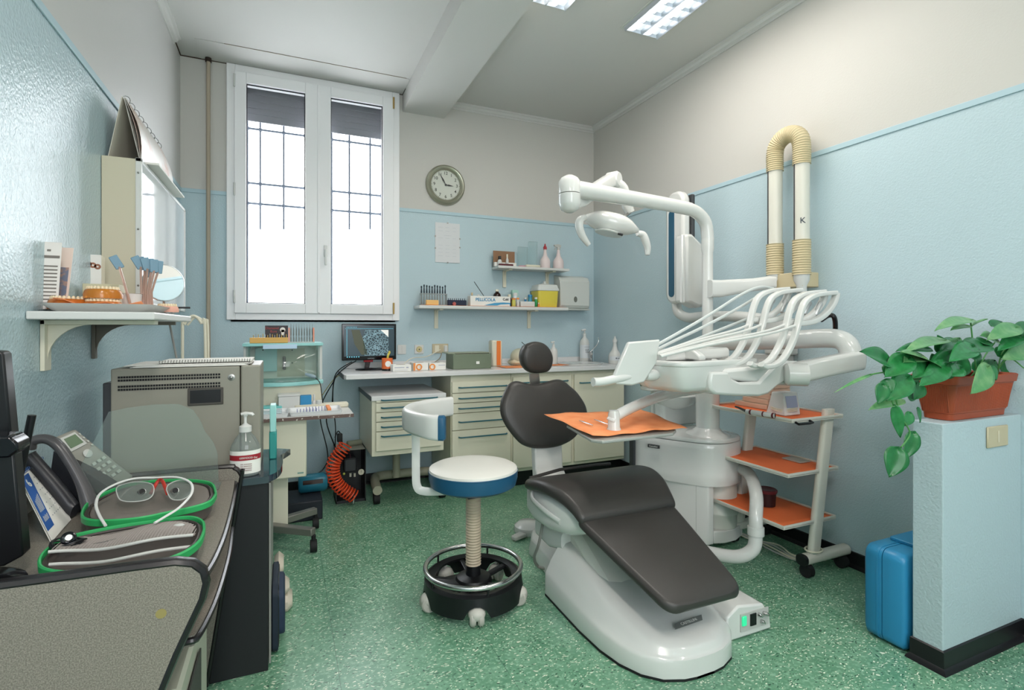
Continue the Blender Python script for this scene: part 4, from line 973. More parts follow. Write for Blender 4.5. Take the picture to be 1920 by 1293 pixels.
b = B(); b.tube(pts, .0052, n=6); ch = b.obj('coil_air_hose', mat('orange_red_hose', 'f0552c', .35), label='orange-red coiled air hose curling in front of the compressor', cat='hose')
b = B(); b.cyl(aY(664, 928, cyf-.07), aY(662, 944, cyf-.07), .007, n=10); b.obj('coil_coupling', CHROME, ch)
c = aY(662, 826, cyf+.1); b = B(); b.cyl((c.x-.04, c.y, ctz+.022), (c.x+.06, c.y+.03, ctz+.022), .02, n=14); b.obj('air_gun', mat('grey_green_plastic', '8b8f7c', .5), label='grey-green cylinder lying on top of the compressor case', cat='cylinder')
# black cables hanging from the counter
cb = thing('cable_bundle', 'bundle of black cables hanging from the counter end to a plug above the compressor', 'cables', (.4, 3.9, .2))
for pix, r in ((((668, 676), (646, 690), (627, 712), (622, 760), (612, 790), (632, 845), (640, 850)), .0045), (((660, 678), (630, 700), (624, 745), (629, 800), (628, 845)), .004), (((627, 712), (600, 770), (613, 840), (616, 868), (622, 890)), .004), (((585, 893), (605, 880), (622, 852), (640, 838), (640, 818), (634, 808), (628, 820)), .004)):
    pts = [aY(x, y, 3.9+.02*(i % 2)) for i, (x, y) in enumerate(pix)]
    b = B(); b.tube(smooth_path(pts, 6), r, n=6); b.obj('cable', BLACK, cb)
b = B(); c = aY(637, 820, 3.88); b.box(c.x-.018, c.x+.018, c.y-.015, c.y+.015, c.z-.03, c.z+.03, ch=.005); b.obj('plug', BLACK, cb)
b = B(); pts = [aY(x, y, 3.95) for x, y in ((640, 700), (625, 712), (608, 735), (597, 752))]; b.tube(smooth_path(pts, 6), .003, n=6); b.obj('yellow_cable', mat('olive_cable', '8f8850', .5), cb)
# ================= cabinets along the back wall
FY = 3.705
def handle(x0, x1, z, y, par):
    b = B(); b.tube([(x0, y, z), (x0+.004, y-.018, z), (x0+.015, y-.026, z), (x1-.015, y-.026, z), (x1-.004, y-.018, z), (x1, y, z)], .0055, n=8); return b.obj('handle', TEAL, par)
def drawer(x0, x1, z0, z1, y, par, hz=None, nm='drawer'):
    b = B(); b.box(x0, x1, y-.018, y, z0, z1); d = b.obj(nm, CREAM, par, smooth=0, bev=.002)
    hw = (x1-x0); handle(x0+hw*.11, x1-hw*.07, hz if hz else z1-.028, y-.018, d); return d
gap = mat('cabinet_shadow_gap', '8c8f7e', .7)
X1, X2, X3, X4 = xY(845, FY), xY(958, FY), xY(1072, FY), xY(1170, FY)
KZ = zY(1100, 868, FY)
cz1 = zY(1100, 694, 3.68)-.001
u1 = thing('drawer_cabinet', 'fixed cream cabinet with five blue-handled drawers behind the round stool', 'cabinet', ((X1+X2)/2, 3.95, 0))
B().box(X1, X2-.001, FY, YB-.02, KZ, cz1).obj('carcass', CREAM, u1, smooth=0, bev=.003)
lv = [714, 735, 755, 774, 807, 880]
zz_ = [zY(846, y, FY-.018) for y in (716, 738, 757, 776, 808)]+[KZ+.025]
for i in range(5): drawer(X1+.006, X2-.012, zz_[i+1]+.003, zz_[i]-.002, FY, u1, hz=(zz_[i]+zz_[i+1])/2 if i < 4 else zz_[i]-.05)
u2 = thing('cupboard', 'cream cupboard partly hidden behind the black chair back', 'cupboard', ((X2+X3)/2, 3.95, 0))
B().box(X2, X3-.001, FY, YB-.02, KZ, cz1).obj('carcass', CREAM, u2, smooth=0, bev=.003)
d = B().box(X2+.012, X3-.014, FY-.018, FY, KZ+.03, cz1-.03).obj('door', CREAM, u2, smooth=0, bev=.002); handle(X2+.05, X3-.05, cz1-.075, FY-.018, d)
u3 = thing('cupboard', 'cream cupboard at the right end of the counter with one teal handle', 'cupboard', ((X3+X4)/2, 3.95, 0))
B().box(X3, X4, FY, YB-.02, KZ, cz1).obj('carcass', CREAM, u3, smooth=0, bev=.003)
d = B().box(X3+.016, X4-.012, FY-.018, FY, KZ+.03, cz1-.03).obj('door', CREAM, u3, smooth=0, bev=.002); handle(xY(1085, FY), xY(1150, FY), zY(1100, 717, FY-.03), FY-.018, d)
B().box(X1+.01, X4-.004, FY+.05, YB-.02, 0, KZ).obj('plinth', BLACK, label='recessed black plinth under the fixed cupboards', cat='plinth', smooth=0)
# counter top
ct0 = zY(1100, 694, 3.68); CT = ct0+.032
ct = thing('countertop', 'long white worktop with dark end running under the window to the sink corner', 'worktop', (1.6, 3.95, CT))
xl_ = xY(649, 3.66)
b = B(); b.prism([(xl_, 3.66), (X4+.012, 3.66), (X4+.012, YB-.004), (xl_+.05, YB-.004), (xl_-.01, YB-.2), (xl_-.01, 3.70)], ct0, CT); b.obj('top_slab', mat('worktop_white', 'dcdcdc', .25), ct, smooth=0, bev=.003)
B().box(xl_-.016, xl_-.0105, 3.70, YB-.21, ct0, CT).obj('dark_end_edge', DGREY, ct, smooth=0)
B().box(xl_+.06, X4, YB-.018, YB-.003, CT+.0005, CT+.045).obj('backsplash', _M['worktop_white'], ct, smooth=0, bev=.002)
# sink
sk = aZ(1120, 684, CT)
t = thing('hand_basin', 'oval white basin let into the right end of the worktop', 'basin', (2.40, 3.98, CT))
b = B(); b.lathe([(.17, .0), (.2, .0), (.205, .010), (.19, .012), (.17, .004), (.14, .002), (0, .001)], (2.36, 3.93, CT+.001), n=36, sy=.8); b.obj('basin_rim', GLOSS, t)
fp = aY(1108, 690, 4.10)
f = thing('faucet', 'chrome mixer tap with an upright lever behind the basin', 'tap', (fp.x, 4.10, CT))
b = B(); b.lathe([(.022, 0), (.022, .01), (.015, .014), (.015, .08), (.018, .085), (.016, .105), (0, .11)], (fp.x, 4.10, CT+.001), n=18); b.tube(smooth_path([(fp.x, 4.10, CT+.05), (fp.x-.04, 4.03, CT+.085), (fp.x-.06, 3.99, CT+.08)], 5), .009, n=10); b.obj('tap_body', CHROME, f)
b = B(); b.tube(smooth_path([(fp.x, 4.10, CT+.10), (fp.x+.05, 4.09, CT+.15), (fp.x+.075, 4.09, CT+.19), (fp.x+.075, 4.09, CT+.23)], 5), .004, n=8); b.obj('tap_lever', CHROME, f)
# ================= wheeled drawer unit
DY = 3.56
a, c = aY(697, 857, DY), aY(832, 843, DY)
D0, D1 = a.x, c.x; dz0 = (a.z+c.z)/2; dzt = zY(697, 743, DY)
w = thing('drawer_trolley', 'cream drawer unit on a pipe frame with wheels under the monitor', 'drawer unit', ((D0+D1)/2, 3.8, 0))
B().box(D0, D1, DY, YB-.09, dz0, dzt-.03).obj('carcass', CREAM, w, smooth=0, bev=.004)
b = B(); b.box(D0-.004, D1+.012, DY-.02, YB-.08, dzt-.03, dzt); b.obj('top_board', _M['worktop_white'], w, smooth=0, bev=.003)
B().box(D0-.008, D0-.0045, DY-.01, YB-.09, dzt-.03, dzt).obj('dark_edge', DGREY, w, smooth=0)
zz_ = [zY(704, y, DY-.018) for y in (745, 756, 774, 792, 810)]+[dz0+.035]
for i in range(5):
    x0, x1 = D0+.026, D1-.022
    d = B().box(x0, x1, DY-.018, DY, zz_[i+1]+.003, zz_[i]-.002).obj('drawer', CREAM, w, smooth=0, bev=.002)
    handle(x0+.035, x1-.03, (zz_[i]+zz_[i+1])/2 if i < 4 else zz_[i]-.03, DY-.018, d)
PIPE = mat('beige_pipe_paint', 'aaa894', .4)
cx_ = xY(748, 3.85)
fl = aZ(703, 945, 0); fr2 = aZ(855, 925, 0)
b = B(); b.cyl((cx_, 3.95, .12), (cx_, 3.95, dz0), .028, n=18); b.obj('post', PIPE, w)
b = B(); b.tube(smooth_path([(fl.x+.015, fl.y-.02, .10), (fl.x+.03, 3.95, .11), (fl.x+.06, 4.03, .115), (cx_, 4.05, .115), (D1+.0, 4.03, .115), (D1+.03, 3.95, .11), (D1+.03, 3.72, .10)], 6), .033, n=14); b.obj('pipe_foot', PIPE, w)
for x, y in ((fl.x+.012, fl.y+.005), (D1+.03, 3.71)):
    b = B(); b.cyl((x-.02, y, .036), (x+.02, y, .036), .036, n=18); b.box(x-.022, x+.022, y-.015, y+.04, .04, .125, ch=.012); b.obj('caster', RUBBER, w)
# ================= on the worktop
m = thing('computer_screen', 'black computer monitor showing a dark leaf-like image on the worktop', 'monitor', (.6, 4.08, CT))
MY = 4.06
a, c = aY(641, 676, MY), aY(743, 607, MY)
b = B(); b.box(a.x, c.x, MY, MY+.03, a.z, c.z, ch=.004); b.box(a.x+.1, c.x-.1, MY+.03, MY+.055, a.z+.05, c.z-.05, ch=.01); b.obj('screen_case', _M['gloss_black'], m)
sa, sc = (a.x+.016, a.z+.030), (c.x-.016, c.z-.014)
def scr():
    mt = bpy.data.materials.new('screen_desktop_image'); mt.use_nodes = True; nt = mt.node_tree; bs = nt.nodes['Principled BSDF']
    bs.inputs['Base Color'].default_value = lin('10181c'); bs.inputs['Roughness'].default_value = .25
    bs.inputs['Emission Color'].default_value = lin('1a2a30'); bs.inputs['Emission Strength'].default_value = 1
    return mt
ds = B().box(sa[0], sc[0], MY-.0012, MY-.0002, sa[1], sc[1]).obj('display', scr(), m, smooth=0)
def leafmat():
    mt = bpy.data.materials.new('leaf_vein_picture'); mt.use_nodes = True; nt = mt.node_tree; L = nt.links; bs = nt.nodes['Principled BSDF']
    tc = nt.nodes.new('ShaderNodeTexCoord'); vo = nt.nodes.new('ShaderNodeTexVoronoi'); vo.feature = 'DISTANCE_TO_EDGE'; vo.inputs['Scale'].default_value = 55
    L.new(tc.outputs['Object'], vo.inputs['Vector']); r = nt.nodes.new('ShaderNodeValToRGB'); e = r.color_ramp.elements
    e[0].position = .0; e[0].color = lin('7b9aa2'); e[1].position = .12; e[1].color = lin('1f3036'); L.new(vo.outputs['Distance'], r.inputs['Fac'])
    L.new(r.outputs['Color'], bs.inputs['Emission Color']); bs.inputs['Emission Strength'].default_value = .8; bs.inputs['Base Color'].default_value = lin('101418')
    return mt
W_ = sc[0]-sa[0]; H_ = sc[1]-sa[1]
f = lambda u, v, e=.0016: V(sa[0]+W_*u, MY-e, sa[1]+H_*v)
b = B(); b.poly([f(.40, .02), f(.88, .02), f(.88, .86), f(.42, .86), f(.36, .6)]); b.obj('leaf_picture', leafmat(), ds, smooth=0)
b = B(); b.poly([f(.14, .86), f(.30, .86), f(.40, .4), f(.46, .05), f(.34, .05), f(.2, .4)]); b.obj('stalk_picture', mat('stalk_print', '1c1f18', .4, emit='3a3d2e', es=.8), ds, smooth=0)
b = B(); b.poly([f(.72, .86, .0019), f(.88, .86, .0019), f(.88, .62, .0019)]); b.obj('pale_corner', mat('pale_screen', 'aaaaaa', .4, emit='a9a8a0', es=.8), ds, smooth=0)
b = B(); b.quad(f(.02, .90), f(.98, .90), f(.98, .905), f(.02, .905)); b.quad(f(.05, .02), f(.055, .02), f(.055, .88), f(.05, .88))
for k in range(7): b.quad(f(.05+.03*k, .94), f(.06+.03*k, .94), f(.06+.03*k, .96), f(.05+.03*k, .96)); 
for k in range(6): b.quad(f(.05+.045*k, -.03), f(.07+.045*k, -.03), f(.07+.045*k, -.005), f(.05+.045*k, -.005))
b.obj('screen_icons', mat('icon_cyan', '4fa8c0', .4, emit='5fb4c8', es=.8), ds, smooth=0)
text('maker_name', 'SAMSUNG', .011, FRONT((a.x+c.x)/2+.01, MY-.0012, a.z+.012), mat('silver_print', 'a9acb0', .4), m)
cxm = xY(689, 4.08)
b = B(); b.prism([(cxm-.022, CT+.012), (cxm+.012, CT+.012), (cxm+.028, a.z+.01), (cxm-.012, a.z+.01)], 4.075, 4.10, ax='y'); b.obj('stand_neck', mat('red_black_neck', '1a0c0e', .2), m, bev=.004)
b = B(); b.box(cxm-.03, cxm+.04, 4.065, 4.085, a.z-.016, a.z+.002, ch=.004); b.obj('red_collar', mat('dark_red_gloss', '8c1f26', .15), m)
b = B(); b.lathe([(0, 0), (.11, 0), (.115, .004), (.1, .01), (0, .014)], (cxm+.02, 4.05, CT+.001), n=36, sy=.75); b.obj('stand_foot', _M['gloss_black'], m)
# orange cup with pens
cu = Vector((xY(726, 3.93), 3.93, CT+.001)); t = thing('pen_pot', 'orange pen pot with a white round label holding a banana-shaped pen', 'pot', cu)
b = B(); b.lathe([(0, 0), (.040, 0), (.04, .014)], cu, n=24); b.obj('pot_base', BLACK, t)
b = B(); hc = zY(726, 671, 3.93)-cu.z; b.lathe([(.04, .014), (.04, hc), (.036, hc), (.036, .02), (0, .02)], cu, n=24); b.obj('pot_body', mat('orange_card', 'e2713a', .5), t)
B().lathe([(0, 0), (.022, 0), (.022, .001), (0, .001)], cu+V(0, -.0395, hc*.55), (0, -1, 0), n=24).obj('round_label', PAPER, t)
b = B(); b.tube(smooth_path([cu+V(.0, 0, .03), cu+V(.004, 0, hc+.01), cu+V(.016, 0, hc+.04), cu+V(.012, 0, hc+.05)], 5), .008, n=8); b.obj('banana_pen', mat('banana_yellow', 'd8c95c', .4), t)
# three tissue boxes
def carton(px0, px1, pyt, Y, lab, name, cat, side=None, m=PAPER, d=.12):
    a, c = xY(px0, Y), xY(px1, Y); zt = zY((px0+px1)/2, pyt, Y)
    t = thing(name, lab, cat, ((a+c)/2, Y+d/2, CT+.001))
    B().box(a, c, Y, Y+d, CT+.001, zt).obj('carton', m, t, smooth=0, bev=.0015)
    b = B(); b.lathe([(0, 0), (.035, 0), (.035, .0008), (0, .0008)], ((a+c)/2, Y+d*.5, zt+.0002), n=20, sy=.5); b.obj('opening', mat('opening_brown', '6d5240', .7), t)
    if side:
        w = c-a
        for u0, u1, v0, v1, mm in side:
            B().box(a+w*u0, a+w*u1, Y-.0012, Y-.0002, CT+.001+(zt-CT)*v0, CT+(zt-CT)*v1).obj('print', mm, t, smooth=0)
    return t, a, c, zt
GI = mat('grey_violet_print', 'a9adbd', .6); OP = mat('orange_print', 'e2914e', .6)
carton(737, 771, 684, 3.78, 'white tissue carton with faint lilac print nearest the pen pot', 'tissue_box', 'box', [(.08, .62, .55, .68, GI), (.08, .8, .2, .26, GI), (.72, .85, .5, .7, GI)])
for n_, (x0, x1, lab) in enumerate(((775, 803, 'glove carton with an orange end and slice picture in the middle of the three'), (805, 836, 'glove carton with an orange fruit picture next to the green metal box'))):
    t, a, c, zt = carton(x0, x1, 680, 3.84, lab, 'glove_box', 'box', [(.0, .14, 0, 1, OP)] if n_ == 0 else [(.55, .95, .6, .7, GI)])
    b = B(); cc = V(a+(c-a)*(.38 if n_ == 0 else .18), 3.839, CT+(zt-CT)*.45); b.lathe([(.014, 0), (.024, 0), (.024, .001), (.014, .001)], cc, (0, -1, 0), n=24, caps=False); b.box(cc.x-.001, cc.x+.02, 3.8380, 3.8388, cc.z-.001, cc.z+.001); b.obj('slice_picture', mat('slice_orange', 'e8934a', .6), t, smooth=0)
# green metal box
t = thing('metal_box', 'long grey-green metal box with a torn white top edge on the worktop', 'box', (1.5, 3.9, CT))
a, c = xY(850, 3.80), xY(921, 3.80); zt = zY(885, 663, 3.80)
B().box(a, c, 3.80, 4.0, CT+.001, zt, ch=.003).obj('box_body', mat('grey_green_metal', '76826e', .5, .2), t)
B().box(a+.02, c-.015, 3.803, 3.83, zt-.004, zt+.004).obj('torn_strip', BROWN, t, smooth=0)
B().box(a-.03, c, 3.84, 4.01, zt+.001, zt+.008).obj('box_lid', mat('grey_green_pale', '98a08c', .5), t, smooth=0)
B().box(xY(893, 3.8), xY(899, 3.8), 3.7988, 3.7998, zY(896, 682, 3.8), zY(896, 677, 3.8)).obj('sticker', PAPER, t, smooth=0)
# cream and orange dispenser
t = thing('towel_pack', 'upright cream pack with an orange front strip standing beside the green metal box', 'pack', (1.8, 3.98, CT))
a, c = xY(923, 3.96), xY(942, 3.96); zt = zY(931, 638, 3.96)
B().box(a, c, 3.96, 4.05, CT+.001, zt, ch=.01).obj('pack_body', IVORY, t)
B().box(a+(c-a)*.42, a+(c-a)*.82, 3.955, 3.9595, CT+.012, zt-.004, ch=.002).obj('orange_strip', mat('orange_gloss', 'e98240', .3), t)
# sockets
def plate(px0, px1, py0, py1, lab, m, name='wall_socket', cat='socket', Y=YB, d=.009):
    a, c = aY(px0, py1, Y), aY(px1, py0, Y); t = thing(name, lab, cat, ((a.x+c.x)/2, Y, a.z))
    B().box(a.x, c.x, Y-d, Y-.0005, a.z, c.z, ch=.003).obj('plate', m, t); return t, a, c
t, a, c = plate(745, 761, 646, 664, 'white double switch plate just right of the computer monitor', WHITE, 'switch_plate', 'switch')
B().box((a.x+c.x)/2-.001, (a.x+c.x)/2+.001, YB-.0095, YB-.009, a.z+.01, c.z-.01).obj('switch_gap', LGREY, t, smooth=0)
t, a, c = plate(777, 794, 646, 663, 'cream round phone socket between the switch and the double socket', WHITE)
B().lathe([(0, 0), (.027, 0), (.024, .006), (0, .006)], ((a.x+c.x)/2, YB-.009, (a.z+c.z)/2), (0, -1, 0), n=8).obj('socket_insert', mat('old_ivory', 'c9bb8c', .5), t)
b = B(); cc = ((a.x+c.x)/2, (a.z+c.z)/2); b.prism([(cc[0]-.006, cc[1]-.005), (cc[0]+.006, cc[1]-.005), (cc[0], cc[1]+.007)], YB-.0165, YB-.0152, ax='y'); b.obj('socket_holes', BLACK, t, smooth=0)
t, a, c = plate(810, 840, 644, 662, 'beige double socket with a white plug in it', mat('beige_plate', 'bfb396', .5))
for x in (a.x+.04, c.x-.025): B().box(x-.018, x+.018, YB-.0105, YB-.009, a.z+.012, c.z-.012, ch=.001).obj('socket_insert', IVORY, t)
x = c.x-.025; B().box(x-.014, x+.014, YB-.03, YB-.0106, a.z+.012, c.z-.016, ch=.003).obj('white_plug', WHITE, t)
b = B(); pts = [aY(826, 655, YB-.03), aY(800, 668, YB-.06), aY(770, 677, 4.0), aY(748, 690, 3.94)]; pts[-1].z = CT+.006; pts[-2].z = max(pts[-2].z, CT+.08); b.tube(smooth_path(pts, 6), .0035, n=6)
b.obj('white_cord', IVORY, t)
b = B(); pts = [aY(828, 662, YB-.02), aY(824, 672, YB-.03), aY(812, 680, YB-.06), aY(800, 684, YB-.1)]; b.tube(smooth_path(pts, 6), .003, n=6); b.obj('brown_cord', mat('brown_cord', '8a7a5c', .5), t)
# near the basin: orange paper, helmet, bottles
sheet(xY(947, 3.78), xY(990, 3.9), 3.76, 3.98, CT+.001, amp=.002).obj('orange_napkin', ORANGE, label='orange paper sheet lying left of the headrest on the worktop', cat='paper', solid=.001)
sheet(xY(1036, 3.84), xY(1062, 3.88), 3.84, 3.98, CT+.001, amp=.002).obj('orange_napkin', ORANGE, label='orange paper sheet lying right of the headrest on the worktop', cat='paper', solid=.001)
c = aY(975, 668, 4.02); t = thing('face_shield_helmet', 'translucent cream visor helmet half hidden behind the headrest', 'helmet', (c.x, 4.02, CT))
b = B(); b.sph((c.x+.0, 4.03, c.z-.005), .075, 20, 12, q=(1.1, .9, 1)); b.obj('visor_dome', mat('cream_translucent', 'cfcfb8', .3, trans=.25), t)
b = B(); b.box(c.x-.09, c.x+.09, 3.97, 4.10, CT+.004, CT+.05, ch=.02); b.obj('visor_base', mat('cream_beige', 'cfc3a6', .5), t)
b = B(); b.cyl(aY(978, 641, 4.0), aY(986, 648, 4.0), .003, n=6); b.obj('visor_stem', BLACK, t)
def spraybottle(px, pyb, pyt, Y, w_px, lab, zb, trig='pump', body=None, capm=WHITE, label_m=None, name='soap_bottle', txt=None, group=None):
    x = xY(px, Y); zt = zY(px, pyt, Y); h = zt-zb; r = w_px/2/975*(Y/(_c-(px-960)/F*_s))
    t = thing(name, lab, 'bottle', (x, Y, zb))
    body = body or WHITE; c = (0, 0, 0)
    if trig == 'trigger' or trig == 'cone':
        pr = [(0, 0), (r*.95, 0), (r, .006), (r, h*.28), (r*.9, h*.36), (r*.45, h*.5), (r*.3, h*.66), (r*.28, h*.78)]
    else: pr = [(0, 0), (r*.95, 0), (r, .006), (r, h*.58), (r*.85, h*.66), (r*.4, h*.74), (r*.32, h*.8)]
    B().lathe(pr, c).obj('bottle_body', body, t, local=True)
    b = B()
    if trig == 'pump': b.lathe([(r*.36, h*.79), (r*.36, h*.87), (r*.12, h*.9), (r*.12, h*.96)], c); b.tube([(-r*.7, 0, h*.965), (0, 0, h*.985), (r*.25, 0, h*.98)], r*.2, n=8)
    elif trig == 'trigger': b.lathe([(r*.34, h*.77), (r*.34, h*.86), (r*.25, h*.9)], c); b.prism([(-r*.95, h*.97), (-r*.9, h*.92), (-r*.2, h*.86), (r*.4, h*.86), (r*.5, h*.97), (-.2*r, h)], -r*.2, r*.2, ax='y'); b.tube([(-r*.5, 0, h*.92), (-r*.75, 0, h*.82), (-r*.8, 0, h*.78)], r*.1, n=6)
    else: b.lathe([(r*.36, h*.77), (r*.36, h*.86), (r*.16, h*.93), (r*.12, h)], c)
    b.obj({'pump': 'pump', 'trigger': 'trigger_head', 'cone': 'nozzle_cap'}[trig], capm, t, local=True)
    if label_m:
        b = B(); n = 12; vs = []
        for i in range(n+1):
            a_ = -PI+PI*i/n
            for z in (h*.12, h*.52 if trig == 'pump' else h*.27): vs.append((r*1.01*cos(a_), r*1.01*sin(a_), z))
        b._add(vs, [(2*i, 2*i+2, 2*i+3, 2*i+1) for i in range(n)]); lb = b.obj('bottle_label', label_m, t, local=True)
    if txt:
        for s_, zz, sz in txt: 
            o = text('label_text', s_, sz, FRONT(x, Y-r*1.03, zb+h*zz), mat('dark_ink', '2d3a48', .6), t)
    return t
LB = mat('pale_label', 'd5dade', .6)
spraybottle(1038, 690, 640, 4.05, 15, 'plain white pump bottle just right of the headrest', CT+.001)
spraybottle(1096, 690, 617, 4.18, 18, 'tall white pump bottle with a blue-edged label behind the basin', CT+.001, label_m=LB, txt=[('____', .50, .03), ('CUT\nF.IV', .33, .02)])
spraybottle(1153, 700, 630, 3.88, 24, 'white trigger spray bottle with a lettered band at the right end of the worktop', CT+.001, trig='cone', label_m=LB, txt=[('\u25a0 xxxxxxx', .2, .014)])
b = B(); b.box(xY(1075, 3.9), xY(1090, 3.9), 3.9, 3.95, CT+.001, CT+.008); b.obj('small_card', LGREY, label='small grey card lying at the front edge of the basin', cat='card', smooth=0)
# ================= wall items
c = aY(836.5, 346, YB-.03); R_ = .17
ck = thing('wall_clock', 'round silver-rimmed wall clock with outlined numerals high on the white wall', 'clock', (c.x, YB, c.z-R_))
cy_ = YB-.001
b = B(); b.lathe([(R_, 0), (R_, .012), (R_*.97, .03), (R_*.90, .038), (R_*.82, .034), (R_*.74, .022), (R_*.73, .015)], (c.x, cy_, c.z), (0, -1, 0), n=64, caps=False); b.obj('clock_rim', mat('champagne_silver', 'a7a795', .3, .7), ck)
fc = B().lathe([(0, .012), (R_*.74, .012), (R_*.74, .015), (0, .015)], (c.x, cy_, c.z), (0, -1, 0), n=48).obj('clock_face', mat('clock_face_grey', 'c9ccc2', .5), ck)
INK = mat('dark_green_ink', '343a32', .6); y_ = cy_-.0158
for h in range(1, 13):
    a = PI/2-2*PI*h/12; text('numeral', str(h), .036, FRONT(c.x+R_*.58*cos(a), y_, c.z+R_*.58*sin(a)), INK, fc, ext=.0003, bold=.0004)
b = B()
for i in range(60):
    a = 2*PI*i/60; u = V(cos(a), 0, sin(a)); w = V(-sin(a), 0, cos(a))*(.0012 if i % 5 else .0022); o = V(c.x, y_, c.z)
    b.quad(o+u*R_*.685-w, o+u*R_*.72-w, o+u*R_*.72+w, o+u*R_*.685+w)
b.obj('minute_track', INK, fc, smooth=0)
def hand(ang, L, w, nm):
    u = V(sin(ang), 0, cos(ang)); v = V(cos(ang), 0, -sin(ang))*w; o = V(c.x, y_-.004, c.z)
    b = B(); b.prism([((o-u*L*.15)[0], (o-u*L*.15)[2]), ((o+u*L*.4+v)[0], (o+u*L*.4+v)[2]), ((o+u*L)[0], (o+u*L)[2]), ((o+u*L*.4-v)[0], (o+u*L*.4-v)[2])], o.y-.0015, o.y, ax='y'); b.obj(nm, BLACK, ck, smooth=0)
hand(math.radians(89+5), .068, .007, 'hour_hand'); hand(math.radians(-30), .108, .006, 'minute_hand')
B().lathe([(0, 0), (.008, 0), (.008, .008), (0, .008)], (c.x, y_-.001, c.z), (0, -1, 0), n=16).obj('hand_hub', BLACK, ck)
a, c = aY(816, 491, YB-.004), aY(862, 420, YB-.004)
t = thing('wall_notice', 'clip-framed white printed notice on the blue wall under the clock', 'notice', ((a.x+c.x)/2, YB, a.z))
B().box(a.x, c.x, YB-.006, YB-.001, a.z, c.z).obj('notice_sheet', mat('notice_paper', 'd2d4d6', .35), t, smooth=0)
b = B(); w, h = c.x-a.x, c.z-a.z
for col in range(3):
    for r in range(9):
        if r in (2, 4): continue
        b.box(a.x+w*(.12+.29*col), a.x+w*(.30+.27*col), YB-.0068, YB-.0061, a.z+h*(.88-.09*r), a.z+h*(.885-.09*r))
b.box(a.x+w*.35, a.x+w*.65, YB-.0068, YB-.0061, a.z+h*.68, a.z+h*.685)
b.obj('notice_print', mat('notice_grey', 'b3b9c0', .6), t, smooth=0)
for u, v in ((.5, 0), (.5, 1), (0, .35), (0, .65), (1, .4), (1, .62)):
    b = B(); x, z = a.x+w*u, a.z+h*v; b.box(x-.006, x+.006, YB-.008, YB-.0055, z-.006, z+.006); b.obj('clip', STEEL, t, smooth=0)
# ---- wall shelves on the back wall
S1Y = 4.07
a, c = aY(786, 580, S1Y), aY(1066, 578, S1Y); s1t = zY(930, 574, S1Y)
sh1 = thing('wall_shelf', 'lower long white shelf on the blue back wall with orange liner', 'shelf', ((a.x+c.x)/2, YB, s1t-.03))
B().box(a.x, c.x, S1Y, YB-.001, s1t-.026, s1t).obj('shelf_board', WHITE, sh1, smooth=0, bev=.004)
sheet(a.x+.02, c.x-.01, S1Y+.002, YB-.01, s1t+.0005, n=6, amp=.0006).obj('orange_liner', ORANGE, sh1, solid=.001)
def bracket_b(x, zt, par, reach=.17, h=.16):
    b = B(); b.box(x-.016, x+.016, YB-.012, YB-.001, zt-h, zt); b.box(x-.016, x+.016, YB-reach, YB-.001, zt-.010, zt-.0005)
    pts = [(YB-.012, zt-.010)]+[(YB-.012-.06*(1-sin(q)), zt-.010-.06*(1-cos(q))) for q in [PI/2*i/6 for i in range(7)]]
    b.loft([[(xx, py, pz) for py, pz in pts] for xx in (x-.003, x+.003)]); b.obj('bracket', IVORY, par, smooth=0, bev=.001)
for px in (818, 992): bracket_b(xY(px, YB-.01), s1t-.0262, sh1)
S2Y = 4.09
a2, c2 = aY(934, 497, S2Y), aY(1068, 505, S2Y); s2b = zY(1000, 505, S2Y); s2t = s2b+.022
sh2 = thing('wall_shelf', 'upper short white shelf on the blue back wall', 'shelf', ((a2.x+c2.x)/2, YB, s2b))
b = B(); b.prism([(xY(922, YB), YB-.001), (a2.x, S2Y), (c2.x, S2Y), (c2.x, YB-.001)], s2b, s2t); b.obj('shelf_board', WHITE, sh2, smooth=0, bev=.004)
for px in (946, 1026): bracket_b(xY(px, YB-.01), s2b-.0002, sh2, .15, .15)
# upper shelf contents
zt = s2t+.001
t = thing('display_box', 'open brown and white display box at the left of the upper back shelf', 'box', (xY(940, 4.2), 4.2, zt))
a, c = aY(925, 493, 4.20), aY(965, 472, 4.20)
B().box(a.x, c.x, 4.20, 4.205, zt, c.z).obj('back_flap', mat('brown_card', '8d6a4e', .6), t, smooth=0)
B().box(a.x, c.x, 4.165, 4.195, zt, zt+.035).obj('tray_part', PAPER, t, smooth=0)
bottle('ink_bottle', 'small white bottle with a black stopper in the upper shelf display box', 'bottle', 937, 490, 4.145, .019, .085, zt, WHITE, BLACK, .35, .6)
bottle('ink_bottle', 'small pale bottle with a pointed white top behind the black-topped one', 'bottle', 951, 490, 4.145, .012, .105, zt, WHITE, IVORY, .3, .5)
b = B(); p = aY(948, 480, 4.115); b.box(xY(936, 4.11), xY(962, 4.11), 4.10, 4.13, zt, zt+.016, ch=.003); b.obj('dark_red_case', mat('maroon_plastic', '5b2228', .4), label='flat dark red case at the front of the upper back shelf', cat='case')
b = B(); cc = V(xY(980, 4.13), 4.13, zt); b.tube([cc+V(.035*cos(q), .02*sin(q), .006) for q in [2*PI*i/20 for i in range(20)]], .004, n=6, closed=True); b.obj('pink_ring', mat('pink_plastic', 'd89aa8', .4), label='flat pink ring lying on the upper back shelf', cat='ring')
for px0, px1, pyt, lab in ((973, 990, 462, 'clear acrylic block, shorter of the two, on the upper back shelf'), (993, 1008, 452, 'taller clear acrylic block on the upper back shelf')):
    a, c = xY(px0, 4.17), xY(px1, 4.17); B().box(a, c, 4.17, 4.20, zt, zY(px0, pyt, 4.17)).obj('acrylic_block', ACRYL, label=lab, cat='block', smooth=0, bev=.001)
